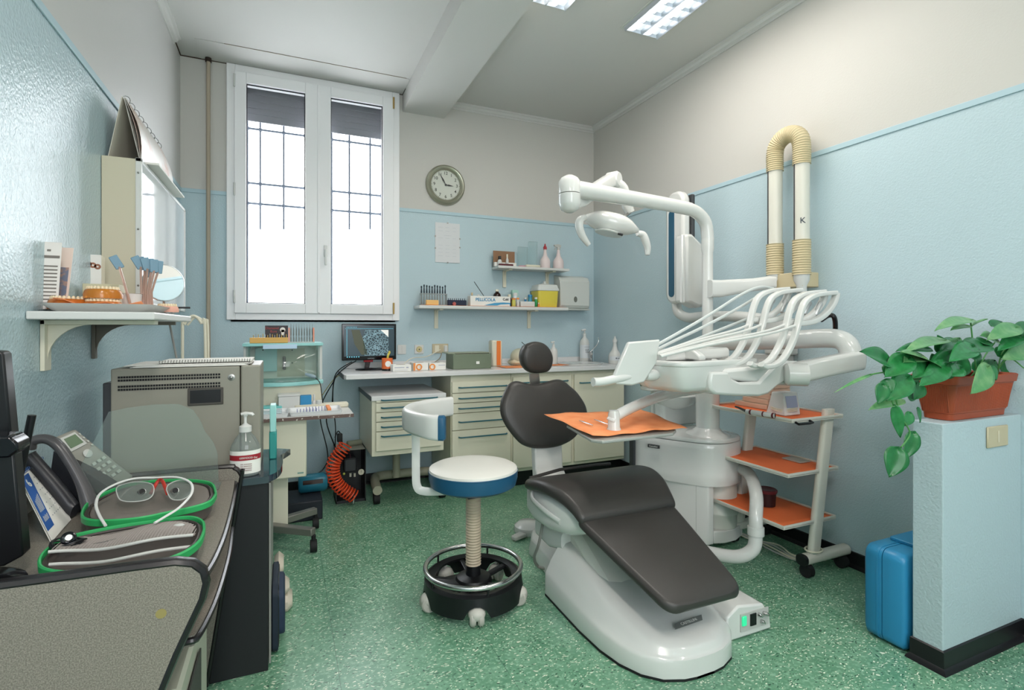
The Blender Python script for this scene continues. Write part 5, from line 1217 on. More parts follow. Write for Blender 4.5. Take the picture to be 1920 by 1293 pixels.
b = B(); b.box(xY(985, 4.12), xY(1012, 4.12), 4.10, 4.15, zt, zt+.02, ch=.006); b.obj('white_tube', IVORY, label='white tube lying on the upper back shelf beside the spray bottles', cat='tube')
PKB = mat('pinkish_plastic', 'e2d3d2', .35)
spraybottle(1022, 497, 457, 4.15, 19, 'squeeze bottle with a red nozzle on the upper back shelf', zt, trig='cone', body=PKB, capm=RED)
spraybottle(1047, 498, 458, 4.15, 20, 'trigger spray bottle with a grey head on the upper back shelf', zt, trig='trigger', body=PKB, capm=LGREY)
# lower shelf contents
zt = s1t+.003
t = thing('instrument_rack', 'clear rack of dark-handled silver instruments at the left of the lower back shelf', 'rack', (xY(812, 4.15), 4.15, zt))
a, c = xY(788, 4.14), xY(838, 4.14); zr = zY(812, 550, 4.14)
b = B(); b.box(a, c, 4.13, 4.17, zr-.006, zr); b.box(a, c, 4.13, 4.17, zt, zt+.005); b.box(a, a+.004, 4.13, 4.17, zt, zr); b.box(c-.004, c, 4.13, 4.17, zt, zr); b.obj('rack_frame', _M['frosted_clear'], t, smooth=0)
for k in range(10):
    x = a+.012+(c-a-.024)*k/9; hh = .05+.012*((k*7) % 4)/3+.01
    b = B(); b.cyl((x, 4.15, zt+.005), (x, 4.15, zr), .004, n=8); it = b.obj('instrument_shaft', STEEL, t)
    b = B(); b.lathe([(.0045, 0), (.006, .01), (.004, hh*.7), (.007, hh*.85), (.004, hh)], (x, 4.15, zr), n=8); b.obj('instrument_grip', mat('blue_black', '23303c', .4), it)
B().box(xY(799, 4.1), xY(822, 4.1), 4.09, 4.12, zt, zt+.04, ch=.003).obj('sponge_block', mat('pale_orange_foam', 'eec07a', .7), label='pale yellow-orange block in front of the instrument rack', cat='block')
t = thing('file_stand', 'dark navy file stand with a comb-like top left of the film carton', 'stand', (xY(857, 4.13), 4.13, zt))
a, c = xY(839, 4.13), xY(874, 4.13); B().box(a, c, 4.12, 4.16, zt, zt+.045, ch=.003).obj('stand_body', mat('navy_plastic', '1e2740', .4), t)
for k in range(9): x = a+.01+(c-a-.02)*k/8; B().cyl((x, 4.14, zt+.045), (x, 4.14, zt+.06), .003, n=6).obj('file_tip', _M['navy_plastic'], t)
b = B(); cc = V(xY(852, 4.09), 4.095, zt+.013); b.lathe([(.012, -.01), (.016, 0), (.012, .01)], cc, (0, 1, .2), n=20); b.obj('red_roll', mat('red_white', 'b4605c', .5), label='small red and white roll in front of the navy file stand', cat='roll')
t = thing('film_carton', 'long white carton lettered PELLICOLA with a blue swoosh on the lower back shelf', 'carton', (xY(918, 4.11), 4.11, zt))
FYc = 4.085; a, c = xY(882, FYc), xY(957, FYc); ztc = zY(918, 555, FYc)
B().box(a, c, FYc, FYc+.07, zt, ztc).obj('carton_body', PAPER, t, smooth=0, bev=.001)
w, h = c-a, ztc-zt
b = B(); q = lambda u, v: V(a+w*u, FYc-.0006, zt+h*v); b.poly([q(.33, .04), q(.45, .18), (q(.6, .32)), q(.8, .38), q(1, .35), q(1, .04), q(.7, .05)]); b.obj('blue_swoosh', mat('carton_blue', '4a9ac4', .5), t, smooth=0)
b = B(); b.poly([V(a+w*.66, FYc-.0009, zt+h*.05), V(a+w*.98, FYc-.0009, zt+h*.05), V(a+w*.98, FYc-.0009, zt+h*.22), V(a+w*.75, FYc-.0009, zt+h*.16)]); b.obj('white_flash', PAPER, t, smooth=0)
text('brand_text', 'PELLICOLA', .036, FRONT(a+w*.37, FYc-.0008, zt+h*.62), mat('cyan_ink', '2f86b0', .5), t, bold=.0009)
text('brand_text', 'Cuki', .028, FRONT(a+w*.88, FYc-.0008, zt+h*.70), mat('black_ink', '25282c', .5), t, bold=.0009)
B().box(a+w*.32, a+w*.68, FYc-.001, FYc-.0002, zt+h*.86, zt+h*.875).obj('top_line', _M['cyan_ink'], t, smooth=0)
bottle('small_vial', 'small clear vial with a tan stopper behind the left end of the film carton', 'vial', 885, 550, 4.19, .014, .115, zt, _M['frosted_clear'], mat('tan_stopper', 'c9b28c', .6), .2, .5)
bottle('white_bottle', 'rounded white bottle behind the film carton', 'bottle', 897, 550, 4.19, .03, .10, zt, WHITE, WHITE, .15, .35)
bottle('brown_bottle', 'dark brown pharmacy bottle with a white cap behind the film carton', 'bottle', 932, 550, 4.19, .034, .148, zt, BROWN, IVORY, .12, .4)
bottle('brown_bottle', 'small brown bottle with a pale cap right of the film carton', 'bottle', 955, 560, 4.19, .022, .108, zt, mat('amber_glass', '4a3020', .15), IVORY, .25, .6)
b = B(); b.cyl(aY(889, 528, 4.16), aY(908, 556, 4.17), .0028, n=6); b.obj('long_brush', BLACK, label='thin black stick leaning behind the film carton', cat='brush')
def cyl_item(px, Y, r, h, m, lab, nm, cat, capm=None, ch=.2):
    return bottle(nm, lab, cat, px, 0, Y, r, h, zt, m, capm or WHITE, ch, .85)
B().box(xY(961, 4.2), xY(972, 4.2), 4.20, 4.24, zt, zt+.15).obj('green_carton', mat('mint_carton', 'a9d2c4', .5), label='tall mint and white carton at the back of the lower shelf', cat='carton', smooth=0, bev=.001)
cyl_item(966, 4.15, .02, .12, mat('white_blue', 'd9e4ea', .4), 'white bottle in front of the tall mint carton', 'white_bottle', 'bottle')
cyl_item(963, 4.10, .018, .072, mat('yellow_green', 'c6c462', .4), 'small yellow-green bottle at the front right of the film carton', 'small_bottle', 'bottle', OP)
cyl_item(971, 4.10, .013, .075, WHITE, 'thin white bottle beside the yellow-green one', 'small_bottle', 'bottle', OP)
B().box(xY(976, 4.09), xY(1003, 4.09), 4.09, 4.13, zt, zt+.045, ch=.003).obj('drawer_box', WHITE, label='white box with a dark bottom line at the front of the lower shelf', cat='box')
cyl_item(985, 4.19, .012, .085, BLUEP, 'small blue bottle behind the white box', 'blue_bottle', 'bottle', WHITE)
cyl_item(994, 4.18, .02, .11, mat('blue_stripe_plastic', '4596ae', .4), 'blue and white banded pot behind the white box', 'blue_pot', 'pot', BLUEP)
cyl_item(1005, 4.13, .014, .085, GREENP, 'green and white bottle between the white box and the sharps bin', 'green_bottle', 'bottle', WHITE)
cyl_item(1010, 4.10, .009, .035, OP, 'tiny orange bottle at the left foot of the sharps bin', 'small_bottle', 'bottle', WHITE)
t = thing('sharps_bin', 'yellow sharps container with a cloudy white lid on the lower back shelf', 'bin', (xY(1029, 4.15), 4.15, zt))
cx0, cx1 = xY(1009, 4.08), xY(1050, 4.08); w = cx1-cx0; hz = zY(1030, 545, 4.08)-zt; xm = (cx0+cx1)/2
b = B(); b.loft([[V(xm+x, 4.17+y, z) for x, y in rrect(-w/2*k, w/2*k, -.09*k, .085*k, .02)] for k, z in ((.84, zt), (.86, zt+.01), (.94, zt+hz))]); b.obj('bin_body', mat('bin_yellow', 'd8c84e', .35), t)
b = B(); b.loft([[V(xm+x, 4.17+y, z) for x, y in rrect(-w/2*k, w/2*k, -.09*k, .085*k, .02)] for k, z in ((.96, zt+hz), (1, zt+hz+.004), (1, zt+hz+.014), (.93, zt+hz+.03), (.86, zt+hz+.055), (.6, zt+hz+.062))]); b.lathe([(.03, .06), (.03, .07), (.012, .074), (.012, .09), (0, .092)], (xm, 4.17, zt+hz)); b.obj('bin_lid', mat('cloudy_white', 'ccd0cc', .4), t)
# towel dispenser
t = thing('towel_dispenser', 'grey-white paper towel dispenser with an oval window beside the back shelves', 'dispenser', (2.5, YB, 1.4))
TYd = YB-.13; a, c = aY(1056, 578, TYd), aY(1106, 523, TYd)
pts = [(YB-.001, a.z+.0), (TYd+.02, a.z+.0), (TYd, a.z+.03), (TYd, c.z-.03), (TYd+.03, c.z+.01), (YB-.001, c.z+.035)]
b = B(); b.loft([[(x, y, z) for y, z in pts] for x in (a.x-.03, c.x)]); b.obj('housing', mat('dispenser_grey', 'c9cdc8', .4), t, bev=.008, smooth=30)
b = B(); b.lathe([(0, 0), (.016, 0), (.018, .002), (.014, .003), (0, .0015)], aY(1079, 561, TYd-.0005), (0, -1, 0), n=24); b.v = [V(v.x, v.y, (v.z-aY(1079, 561, TYd).z)*1.5+aY(1079, 561, TYd).z) for v in b.v]; b.obj('level_window', mat('window_smoke', '6f736c', .15), t)
B().box(a.x-.03, c.x, TYd+.001, YB-.01, a.z-.014, a.z-.001).obj('outlet_lip', mat('dispenser_grey2', 'b4b9b4', .4), t, smooth=0, bev=.003)
# ================= round stool
sc_ = Vector((.79, 2.26, 0))
st = thing('operator_stool', 'round white and blue stool on a ribbed post with a chrome foot ring', 'stool', sc_)
b = B(); b.lathe([(0, .52), (.17, .52), (.195, .535), (.203, .565), (.203, .598)], sc_, n=56, caps=False); b.obj('seat_side', BLUEV, st)
b = B(); b.lathe([(.2035, .597), (.200, .609), (.185, .617), (.12, .625), (0, .628)], sc_, n=56); b.obj('seat_top', mat('white_vinyl', 'dad9d2', .35), st)
b = B(); b.lathe([(.204, .594), (.2055, .597), (.204, .600)], sc_, n=56, caps=False); b.obj('seat_piping', mat('white_vinyl', '', .3) if False else BLUEV, st)
b = B(); b.corr([sc_+V(0, 0, .52), sc_+V(0, 0, .165)], .0335, .0125, .07, n=26); b.obj('ribbed_post_sleeve', mat('taupe_sleeve', 'b9ab96', .5), st)
b = B(); b.lathe([(.03, .165), (.035, .12), (.075, .11), (.085, .095), (.085, .06), (0, .06)], sc_, n=30)
b.prism([(sc_.x+x, sc_.y+y) for x, y in [(-.04, -.06), (-.15, -.01), (-.17, .03), (-.15, .06), (-.05, .07)]], .07, .10, ch=.006); b.obj('hub', BLACK, st)
def skirt():
    b = B(); N = 60; R0, R1 = .222, .205; rings = []
    for i in range(N):
        a = 2*PI*i/N; k = abs((((a-math.atan2(aZ(893, 1166, 0).y-2.26, aZ(893, 1166, 0).x-.79))*5/(2*PI)+.5) % 1)-.5)*2; lo = .035+.05*max(0, 1-(k/.36)**2)**.5 if k < .36 else .032
        rings.append([V(sc_.x+r*cos(a), sc_.y+r*sin(a), z) for r, z in ((R0+.006, lo), (R0, .115), (R1, .125), (R1-.03, .118), (R1-.03, .108), (R1, .108), (R0-.006, lo))])
    b.loft(rings, closed=True); return b
skirt().obj('base_skirt', BLACK, st)
for i in range(5):
    a = 2*PI*i/5+.3; b = B(); b.tube([sc_+V(.06*cos(a), .06*sin(a), .085), sc_+V(.2*cos(a), .2*sin(a), .105)], .012, n=8, flat=1.3); b.obj('spoke', BLACK, st)
b = B(); b.tube([sc_+V(.218*cos(q), .218*sin(q), .158) for q in [2*PI*i/64 for i in range(64)]], .011, n=12, closed=True); fr = b.obj('foot_ring', CHROME, st)
for i in range(5):
    a = 2*PI*i/5+.9; b = B(); b.cyl(sc_+V(.212*cos(a), .212*sin(a), .118), sc_+V(.212*cos(a), .212*sin(a), .152), .005, n=8); b.obj('ring_stud', BLACK, fr)
for px, py in ((893, 1166), (800, 1146), (842, 1090), (930, 1084), (974, 1118)):
    p = aZ(px, py, 0); a_ = math.atan2(aZ(893, 1166, 0).y-2.26, aZ(893, 1166, 0).x-.79)-2*PI*(893, 800, 842, 930, 974).index(px)/5; d = V(cos(a_), sin(a_), 0); p = sc_+d*.212; t_ = V(-d.y, d.x, 0)
    b = B()
    for s in (-1, 1): b.lathe([(0, -.013), (.030, -.013), (.036, -.006), (.036, .006), (.030, .013), (0, .013)], p+t_*(s*.017)+V(0, 0, .037), t_, n=22)
    w = b.obj('caster_wheel', mat('grey_white_caster', 'b9b6ae', .4), st)
    b = B(); b.sph(p+V(0, 0, .052), .038, 14, 8, q=(1, 1, .75)); b.cyl(p+V(0, 0, .06), p+V(0, 0, .10), .008, n=8); b.obj('caster_hood', mat('caster_hood', 'c4c2ba', .4), w)
# back support arm and pad
b = B(); pth = smooth_path([(.78, 2.26, .508), (.66, 2.29, .505), (.575, 2.315, .508), (.545, 2.325, .53), (.54, 2.33, .60), (.54, 2.33, .72), (.535, 2.32, .80)], 6)
b.tube(pth, .0055, n=8, flat=3.4, up=(0, 1, .01)); b.obj('back_support_bar', WHITE, st)
b = B(); c = sc_+V(-.03, -.05, .475); b.box(c.x-.02, c.x+.02, c.y-.02, c.y+.02, .485, .518, ch=.004); b.obj('bar_knob', BLACK, st)
arcp = smooth_path([(.585, 2.115, 0), (.545, 2.145, 0), (.505, 2.25, 0), (.50, 2.38, 0), (.565, 2.52, 0), (.67, 2.61, 0), (.80, 2.66, 0)], 5)
def padlayer(o0, o1, z0, z1, name, m, rr=.015):
    b = B(); R = []; n = len(arcp)
    for i, p in enumerate(arcp):
        t = (arcp[min(i+1, n-1)]-arcp[max(i-1, 0)]).normalized(); nn = V(t.y, -t.x, 0)
        zz0 = z0-.010*max(0, 1-i/8)
        R.append([p+nn*x+V(0, 0, z) for x, z in rrect(o0, o1, zz0, z1, rr, 3)])
    b.loft(R); return b.obj(name, m, st, bev=0)
padlayer(-.012, .030, .782, .882, 'backrest_pad', mat('white_vinyl', '', .3) if False else WHITE, .016)
b = B(); R = []; t_ = (arcp[1]-arcp[0]).normalized(); nn = V(t_.y, -t_.x, 0)
for d_, i_ in ((-.0005, .001), (-.020, 0), (-.028, .006)):
    R.append([arcp[0]+t_*d_+nn*x+V(0, 0, z) for x, z in rrect(-.012+i_, .030-i_, .774+i_, .880-i_, .012, 3)])
b.loft(R); b.obj('blue_end_pad', BLUEV, st)
# ================= dental chair
CX = 1.38
dc = thing('dental_chair', 'reclined dental chair with charcoal upholstery on a white rounded base', 'dental chair', (CX, 2.0, 0))
def cushion(secs, name, par, m=LEATH, n=8):
    """secs: list of (y, ztop, halfwidth, thick)"""
    b = B(); R = []
    for (y, z, w, th) in secs:
        rr = min(th*.48, w*.5)
        pr = rrect(-w, w, -th, 0, rr, n)
        R.append([V(CX+x, y, z+q-.010*(1-(x/w)**2)*0+.006*(1-abs(x/w)**4)) for x, q in pr])
    b.loft(R); return b.obj(name, m, par, smooth=60)
def interp(P, n):
    P = [Vector(p[:3]+(0,))[:3]+p[3:] for p in P]; out = []
    V4 = [Vector(p[:4]) for p in P]
    for i in range(len(V4)-1):
        a = V4[max(i-1, 0)]; b_ = V4[i]; c = V4[i+1]; d = V4[min(i+2, len(V4)-1)]
        for k in range(n):
            t = k/n; out.append(tuple(.5*((2*b_)+(c-a)*t+(2*a-5*b_+4*c-d)*t*t+(3*b_-a-3*c+d)*t**3)))
    out.append(tuple(V4[-1])); return out
seat = [(2.325, .478, .27, .015), (2.315, .497, .30, .045), (2.28, .515, .318, .055), (2.20, .535, .325, .058), (2.10, .545, .315, .058), (2.0, .532, .29, .056), (1.93, .500, .268, .054), (1.885, .468, .255, .050), (1.872, .452, .24, .022)]
cushion(interp(seat, 4), 'seat_cushion', dc)
leg = [(1.90, .425, .235, .012), (1.89, .438, .25, .036), (1.80, .412, .238, .040), (1.66, .366, .215, .040), (1.52, .322, .192, .040), (1.455, .300, .178, .040), (1.425, .288, .15, .034), (1.415, .282, .10, .016)]
cushion(interp(leg, 4), 'leg_rest', dc)
b = B(); b.tube([V(CX-.275, 2.318, .505), V(CX-.1, 2.33, .525), V(CX+.12, 2.33, .527), V(CX+.2, 2.325, .525)], .008, n=8, flat=1.3); b.obj('seat_rear_roll', LEATH, dc)
# backrest and headrest from their outlines
def pad(pix, Yf, name, th, par, kx=1.0):
    R0 = [aY(x, y, Yf(y)) for x, y in pix]
    R0 = smooth_path([V(p.x, p.y, p.z) for p in R0]+[R0[0]], 5)[:-1]
    c = sum(R0, Vector())/len(R0); b = B(); rings = []
    for k, d in ((.0, .55), (.55, .55), (.86, .5), (.965, .32), (1.0, .05), (.995, -.12), (.955, -.3), (.88, -.40), (.7, -.46), (.35, -.5), (.0, -.5)):
        rings.append([c+(p-c)*max(k, .003)+V(0, th*d, 0) for p in R0])
    b.loft(rings); return b.obj(name, LEATH, par, smooth=80)
S = lambda L, s, ox, oy: [(x/s+ox, y/s+oy) for x, y in L]
bk = S([(205, 500), (240, 470), (285, 461), (360, 480), (430, 483), (500, 468), (570, 450), (625, 456), (680, 500), (730, 545), (785, 625), (806, 690), (800, 745), (752, 838), (690, 905), (600, 950), (500, 968), (400, 968), (335, 950), (285, 915), (215, 830), (170, 750), (153, 680), (160, 610), (180, 555)], 4.04, 900, 600)
pad(bk, lambda y: 2.64+(838-y)/128*.10, 'backrest', .075, dc)
hd = S([(330, 195), (375, 170), (425, 162), (480, 178), (520, 220), (542, 280), (535, 345), (510, 385), (470, 398), (400, 400), (355, 385), (318, 340), (304, 285), (310, 235)], 4.04, 900, 600)
hr = pad(hd, lambda y: 2.80, 'headrest', .085, dc)
def band(pix, Y, th, name, m, par, bev=.004):
    P = [aY(x, y, Y) for x, y in pix]; b = B(); b.prism([(p.x, p.z) for p in P], Y, Y+th, ax='y'); return b.obj(name, m, par, bev=bev, smooth=30)
band([(993, 700), (1011, 700), (1013, 722), (995, 722)], 2.80, .012, 'headrest_bar', STEEL, hr, .001)
b = B(); pl = [(2.735, .80), (2.68, .66), (2.645, .58), (2.635, .45), (2.60, .41), (2.30, .40), (2.30, .33), (2.62, .33), (2.68, .40), (2.70, .58), (2.74, .68), (2.765, .80)]
b.loft([[V(x, y, z) for y, z in pl] for x in (CX-.088, CX-.086+.01, CX+.076, CX+.088)]); b.obj('back_bracket', GLOSS, dc, bev=.008, smooth=40)
# under-seat shell
def shell(secs, name, m, par, r=.03, n=6, bev=0):
    b = B(); R = []
    for (y, w, z0, z1, rr) in secs: R.append([V(CX+x, y, z) for x, z in rrect(-w, w, z0, z1, min(rr, w*.45, (z1-z0)*.45), n)])
    b.loft(R); return b.obj(name, m, par, smooth=50)
shell([(2.34, .22, .40, .455, .02), (2.33, .285, .33, .475, .04), (2.24, .30, .315, .482, .05), (2.10, .295, .32, .487, .05), (1.98, .26, .335, .47, .05), (1.90, .22, .37, .42, .03)], 'seat_shell', GLOSS, dc)
shell([(2.36, .20, .21, .27, .02), (2.34, .235, .205, .315, .03), (2.20, .24, .20, .318, .03), (2.10, .22, .22, .31, .03)], 'motor_housing', GLOSS, dc)
b = B()
for s in (-1, 1):
    b.loft([[V(CX+s*.2+x, y, z) for x, y, z in ((-.05, 2.44, .17), (.05, 2.44, .17), (.05, 2.30, .20), (-.05, 2.30, .20))], [V(CX+s*.2+x, y, z) for x, y, z in ((-.04, 2.50, .02), (.04, 2.50, .02), (.045, 2.34, .02), (-.045, 2.34, .02))]]) if 0 else None
# lift arm: sloping block between base and seat
def slab_yz(pts, w0, w1, name, m, par, bev=.012):
    b = B(); b.loft([[V(CX+x, y, z) for y, z in pts] for x in (w0, w1)]); return b.obj(name, m, par, bev=bev, smooth=40)
slab_yz([(2.42, .29), (2.10, .33), (1.78, .16), (1.72, .05), (1.95, .05), (2.34, .20)], -.17, .17, 'lift_arm', mat('warm_white_plastic', 'dcdad2', .35), dc, .03)
# rear foot plate
b = B(); fo = [(-.10, 2.68), (-.155, 2.58), (-.17, 2.40), (-.20, 2.2), (-.2, 2.0), (.2, 2.0), (.2, 2.2), (.17, 2.40), (.155, 2.58), (.10, 2.68)]
b.loft([[V(CX+x*k, y, z) for x, y in fo] for k, z in ((1, .002), (1, .035), (.9, .085), (.7, .10))]); b.obj('rear_foot', GLOSS, dc, bev=.006, smooth=40)
# main base cover
FP = [(2.16, .272), (2.0, .276), (1.84, .279), (1.70, .272), (1.60, .252), (1.52, .215), (1.465, .16), (1.437, .09), (1.43, .04)]
def ring_xy(k, z, dy=0, front=0):
    L = [V(CX-w*k, 2.16+(y-2.16)*(1-front)+dy, z(y) if callable(z) else z) for y, w in FP]; Rr = [V(CX+w*k, 2.16+(y-2.16)*(1-front)+dy, z(y) if callable(z) else z) for y, w in reversed(FP)]
    return L+Rr
hz = lambda base, top, p=1.2: (lambda y: base+(top-base)*max(0, min(1, (y-1.43)/.73))**p)
b = B(); b.loft([ring_xy(.985, .002), ring_xy(1.0, .012), ring_xy(.995, hz(.062, .10)), ring_xy(.975, hz(.074, .115)), ring_xy(.955, hz(.079, .125), 0, .01), ring_xy(.90, hz(.085, .17), -.01, .03), ring_xy(.80, hz(.098, .235), -.03, .06), ring_xy(.72, hz(.108, .258), -.04, .09), ring_xy(.60, hz(.118, .262), -.05, .14), ring_xy(.3, hz(.125, .255), -.06, .25)])
bs = b.obj('base_cover', GLOSS, dc, smooth=50)
b = B(); b.loft([ring_xy(1.003, .0005), ring_xy(1.005, .010)]); b.obj('floor_gasket', RUBBER, bs)
b = B(); p, q = aY(1268, 1178, 1.5), aY(1318, 1162, 1.5)
# name plate lies on the front slope
def onslope(px, py):
    for i in range(60):
        y = 1.45+.01*i; P = aY(px, py, y); zt = .112+.145*max(0, min(1, (y-1.49)/.6))**1.2
        if P.z < zt: return P
    return P
A0, A1, A2, A3 = aZ(1266, 1186, .118), aZ(1317, 1168, .118), aZ(1315, 1158, .124), aZ(1265, 1175, .124)
for a_ in (A0, A1, A2, A3): a_.z += .012
b = B(); b.loft([[A0, A1, A2, A3], [a_+V(0, -.001, .002) for a_ in (A0, A1, A2, A3)]]); npl = b.obj('name_plate', mat('grey_plate', '7d817f', .35, .3), bs, smooth=0)
mm = plane_mtx((A0+A1+A2+A3)/4+V(0, -.0015, .0026), A1-A0, A3-A0); text('maker_name', 'CASTELLINI', .0155, mm, PAPER, npl, ext=.0002, bold=.0002)
# connector box at the right front
b = B(); kb = thing  # (box is part of the chair)
P_ = [(1.60, .003), (1.60, .10), (1.66, .135), (1.80, .115), (1.835, .06), (1.845, .003)]
b = B(); b.loft([[V(x+.0, y, z) for x, z in P_] for y in (1.545, 1.56, 1.95)]); cbx = b.obj('connector_box', GLOSS, dc, bev=.008, smooth=40)
b = B(); b.box(1.668, 1.822, 1.541, 1.5445, .03, .10); b.obj('socket_panel', LGREY, cbx, smooth=0)
B().box(1.672, 1.694, 1.533, 1.5405, .055, .093, ch=.002).obj('green_switch', mat('green_glow_switch', '2fa878', .2, emit='2fd090', es=.5), cbx)
B().box(1.718, 1.750, 1.537, 1.5405, .045, .092).obj('power_inlet', BLACK, cbx, smooth=0)
for x, z in ((1.765, .082), (1.792, .082), (1.780, .052), (1.803, .078)):
    B().lathe([(0, 0), (.0075, 0), (.0075, .012), (.0045, .012), (.0045, .02), (0, .02)], (x, 1.5405, z), (0, -1, 0), n=12).obj('connector', CHROME, cbx)
# hinge lever and strap on the left side
b = B(); b.tube(smooth_path([(CX-.30, 2.24, .46), (CX-.315, 2.2, .44), (CX-.305, 2.1, .42), (CX-.27, 2.02, .39)], 5), .014, n=10, flat=.6); b.obj('side_lever', WHITE, dc)
b = B(); b.tube(smooth_path([(CX-.245, 2.24, .30), (CX-.255, 2.26, .2), (CX-.24, 2.34, .1), (CX-.20, 2.38, .03), (CX-.16, 2.33, .03)], 5), .007, n=8); b.obj('grey_cord', GREYP, dc)
# foot control on the floor
fpz = aZ(985, 1000, 0)
t = thing('foot_control', 'round white foot control with a grey pedal beside the chair', 'foot control', (fpz.x, fpz.y, 0))
b = B(); b.lathe([(0, 0), (.085, 0), (.09, .01), (.085, .04), (.06, .06), (0, .066)], (fpz.x+.03, fpz.y+.02, .001), n=28); b.obj('control_body', GLOSS, t)
b = B(); b.prism([(fpz.x-.05, fpz.y-.02), (fpz.x-.12, fpz.y-.06), (fpz.x-.11, fpz.y-.1), (fpz.x-.02, fpz.y-.07)], .008, .03); b.obj('pedal', LGREY, t, bev=.005)
# ================= dental unit (water unit body, column, delivery console)
UX, UYc = 2.27, 2.34
du = thing('dental_unit', 'white dental unit body with a column, console and hose bows beside the chair', 'dental unit', (UX, UYc+.15, 0))
poly = [(1.945, 2.66), (1.955, 2.56), (2.02, 2.42), (2.10, 2.28), (2.16, 2.215), (2.25, 2.18), (2.36, 2.195), (2.435, 2.24), (2.465, 2.32), (2.47, 2.45), (2.44, 2.62), (2.40, 2.68)]
PB = [(p.x, p.y) for p in smooth_path([V(x, y, 0) for x, y in poly]+[V(*poly[0], 0)], 4)[:-1]]
ccx, ccy = sum(p[0] for p in PB)/len(PB), sum(p[1] for p in PB)/len(PB)
rg = lambda k, z, kk=None: [V(ccx+(x-ccx)*k, ccy+(y-ccy)*k, z) for x, y in PB]
b = B(); b.loft([rg(.975, .36), rg(.985, .385), rg(.985, .415), rg(.972, .425), rg(.97, .56), rg(.965, .588), rg(.94, .596)]); b.obj('upper_body', GLOSS, du, smooth=45)
b = B(); b.loft([rg(.90, .597), rg(.955, .600), rg(.96, .612), rg(.93, .622), rg(.6, .628)]); b.obj('body_lid', GLOSS, du, smooth=50)
# lower body with a recess facing the viewer
lp = [(1.96, 2.64), (2.11, 2.28), (2.165, 2.225), (2.205, 2.225), (2.215, 2.36), (2.43, 2.36), (2.445, 2.245), (2.46, 2.32), (2.46, 2.45), (2.43, 2.62), (2.39, 2.66)]
b = B(); b.prism(lp, .03, .372); b.obj('lower_body', GLOSS, du, bev=.006, smooth=30)
b = B(); b.prism([(2.21, 2.23), (2.22, 2.36), (2.43, 2.36), (2.44, 2.25), (2.36, 2.215), (2.27, 2.21)], .03, .10); b.obj('recess_floor', GLOSS, du, bev=.005, smooth=30)
b = B(); b.lathe([(.092, .101), (.096, .12), (.096, .17), (.104, .18), (.104, .19), (.096, .2), (.096, .365), (0, .365)], (2.325, 2.305, 0), n=36); b.obj('canister', mat('canister_white', 'd6d8d0', .3), du)
b = B(); b.box(2.118, 2.121, 2.270, 2.2725, .05, .58)
b.obj('panel_seam', LGREY, du, smooth=0)
nm = plane_mtx(V(1.985, 2.475, .55), (.47, -.88, 0), (0, 0, 1)); nm.translation = V(1.978, 2.468, .552)
pb = B(); e = V(.47, -.88, 0); n2 = V(-.88, -.47, 0); o = V(1.975, 2.462, .552)
pb.loft([[o+e*a+V(0, 0, z)+n2*k for a, z in ((-.035, -.009), (.035, -.009), (.035, .009), (-.035, .009))] for k in (-.01, .002)])
lg = pb.obj('maker_badge', DGREY, du, smooth=0); text('maker_name', 'Castellini', .014, plane_mtx(o+n2*.0026, e, (0, 0, 1)), PAPER, lg, ext=.0002)
col = thing  # column
b = B(); b.lathe([(.13, .622), (.12, .634), (.085, .645), (.066, .665), (.066, .94), (.06, .945), (.06, .98), (.052, 1.0), (.052, 1.13)], (UX, UYc, 0), n=32); b.obj('column', GLOSS, du)
# foot rail pipe
b = B(); b.tube(smooth_path([(2.41, 2.26, .44), (2.36, 2.12, .43), (2.24, 1.97, .38), (2.175, 1.915, .29), (2.17, 1.91, .20), (2.15, 1.915, .13), (2.09, 1.97, .085), (2.0, 2.12, .075), (1.98, 2.28, .07), (2.02, 2.42, .07)], 6), .033, n=16); b.tube([(2.172, 1.912, .245), (2.17, 1.91, .205)], .040, n=18); b.obj('pipe_bow', GLOSS, du)
b = B(); b.box(1.935, 1.95, 2.60, 2.64, .3, .60); b.obj('dark_side_strip', DGREY, du, smooth=0)
# big horizontal tube arm, then down
arm = [aY(x, y, Y) for x, y, Y in ((1322, 642, 2.36), (1400, 640, 2.15), (1480, 637, 1.93), (1540, 634, 1.78), (1572, 636, 1.70), (1590, 648, 1.655), (1596, 672, 1.64), (1597, 688, 1.64))]
arm = smooth_path(arm, 5); n = len(arm)
b = B(); b.tube(arm, [.048]*n, n=20); b.obj('swing_arm', GLOSS, du)
# sprung arm back to the console
def box_path(P, W, Hh, name, par, m=GLOSS, r=.02, bev=0):
    b = B(); R = []
    n = len(P)
    for i, p in enumerate(P):
        t = (P[min(i+1, n-1)]-P[max(i-1, 0)]); t.z = 0; t.normalize(); u = V(-t.y, t.x, 0)
        w = W[i] if isinstance(W, list) else W; h = Hh[i] if isinstance(Hh, list) else Hh
        R.append([p+u*x+V(0, 0, z) for x, z in rrect(-w/2, w/2, -h/2, h/2, min(r, w*.4, h*.4), 4)])
    b.loft(R); return b.obj(name, m, par, smooth=50, bev=bev)
P = [aY(x, y, Y) for x, y, Y in ((1622, 672, 1.60), (1612, 674, 1.615), (1560, 684, 1.665), (1500, 697, 1.73), (1478, 702, 1.76))]
box_path(P, [.05, .09, .09, .09, .07], [.06, .092, .094, .098, .09], 'spring_arm', du)
c = aY(1491, 702, 1.72); b = B(); b.lathe([(0, -.045), (.04, -.045), (.053, -.036), (.053, .05), (0, .05)], c, (.80, -.60, 0), n=32); b.obj('pivot_drum', GLOSS, du)
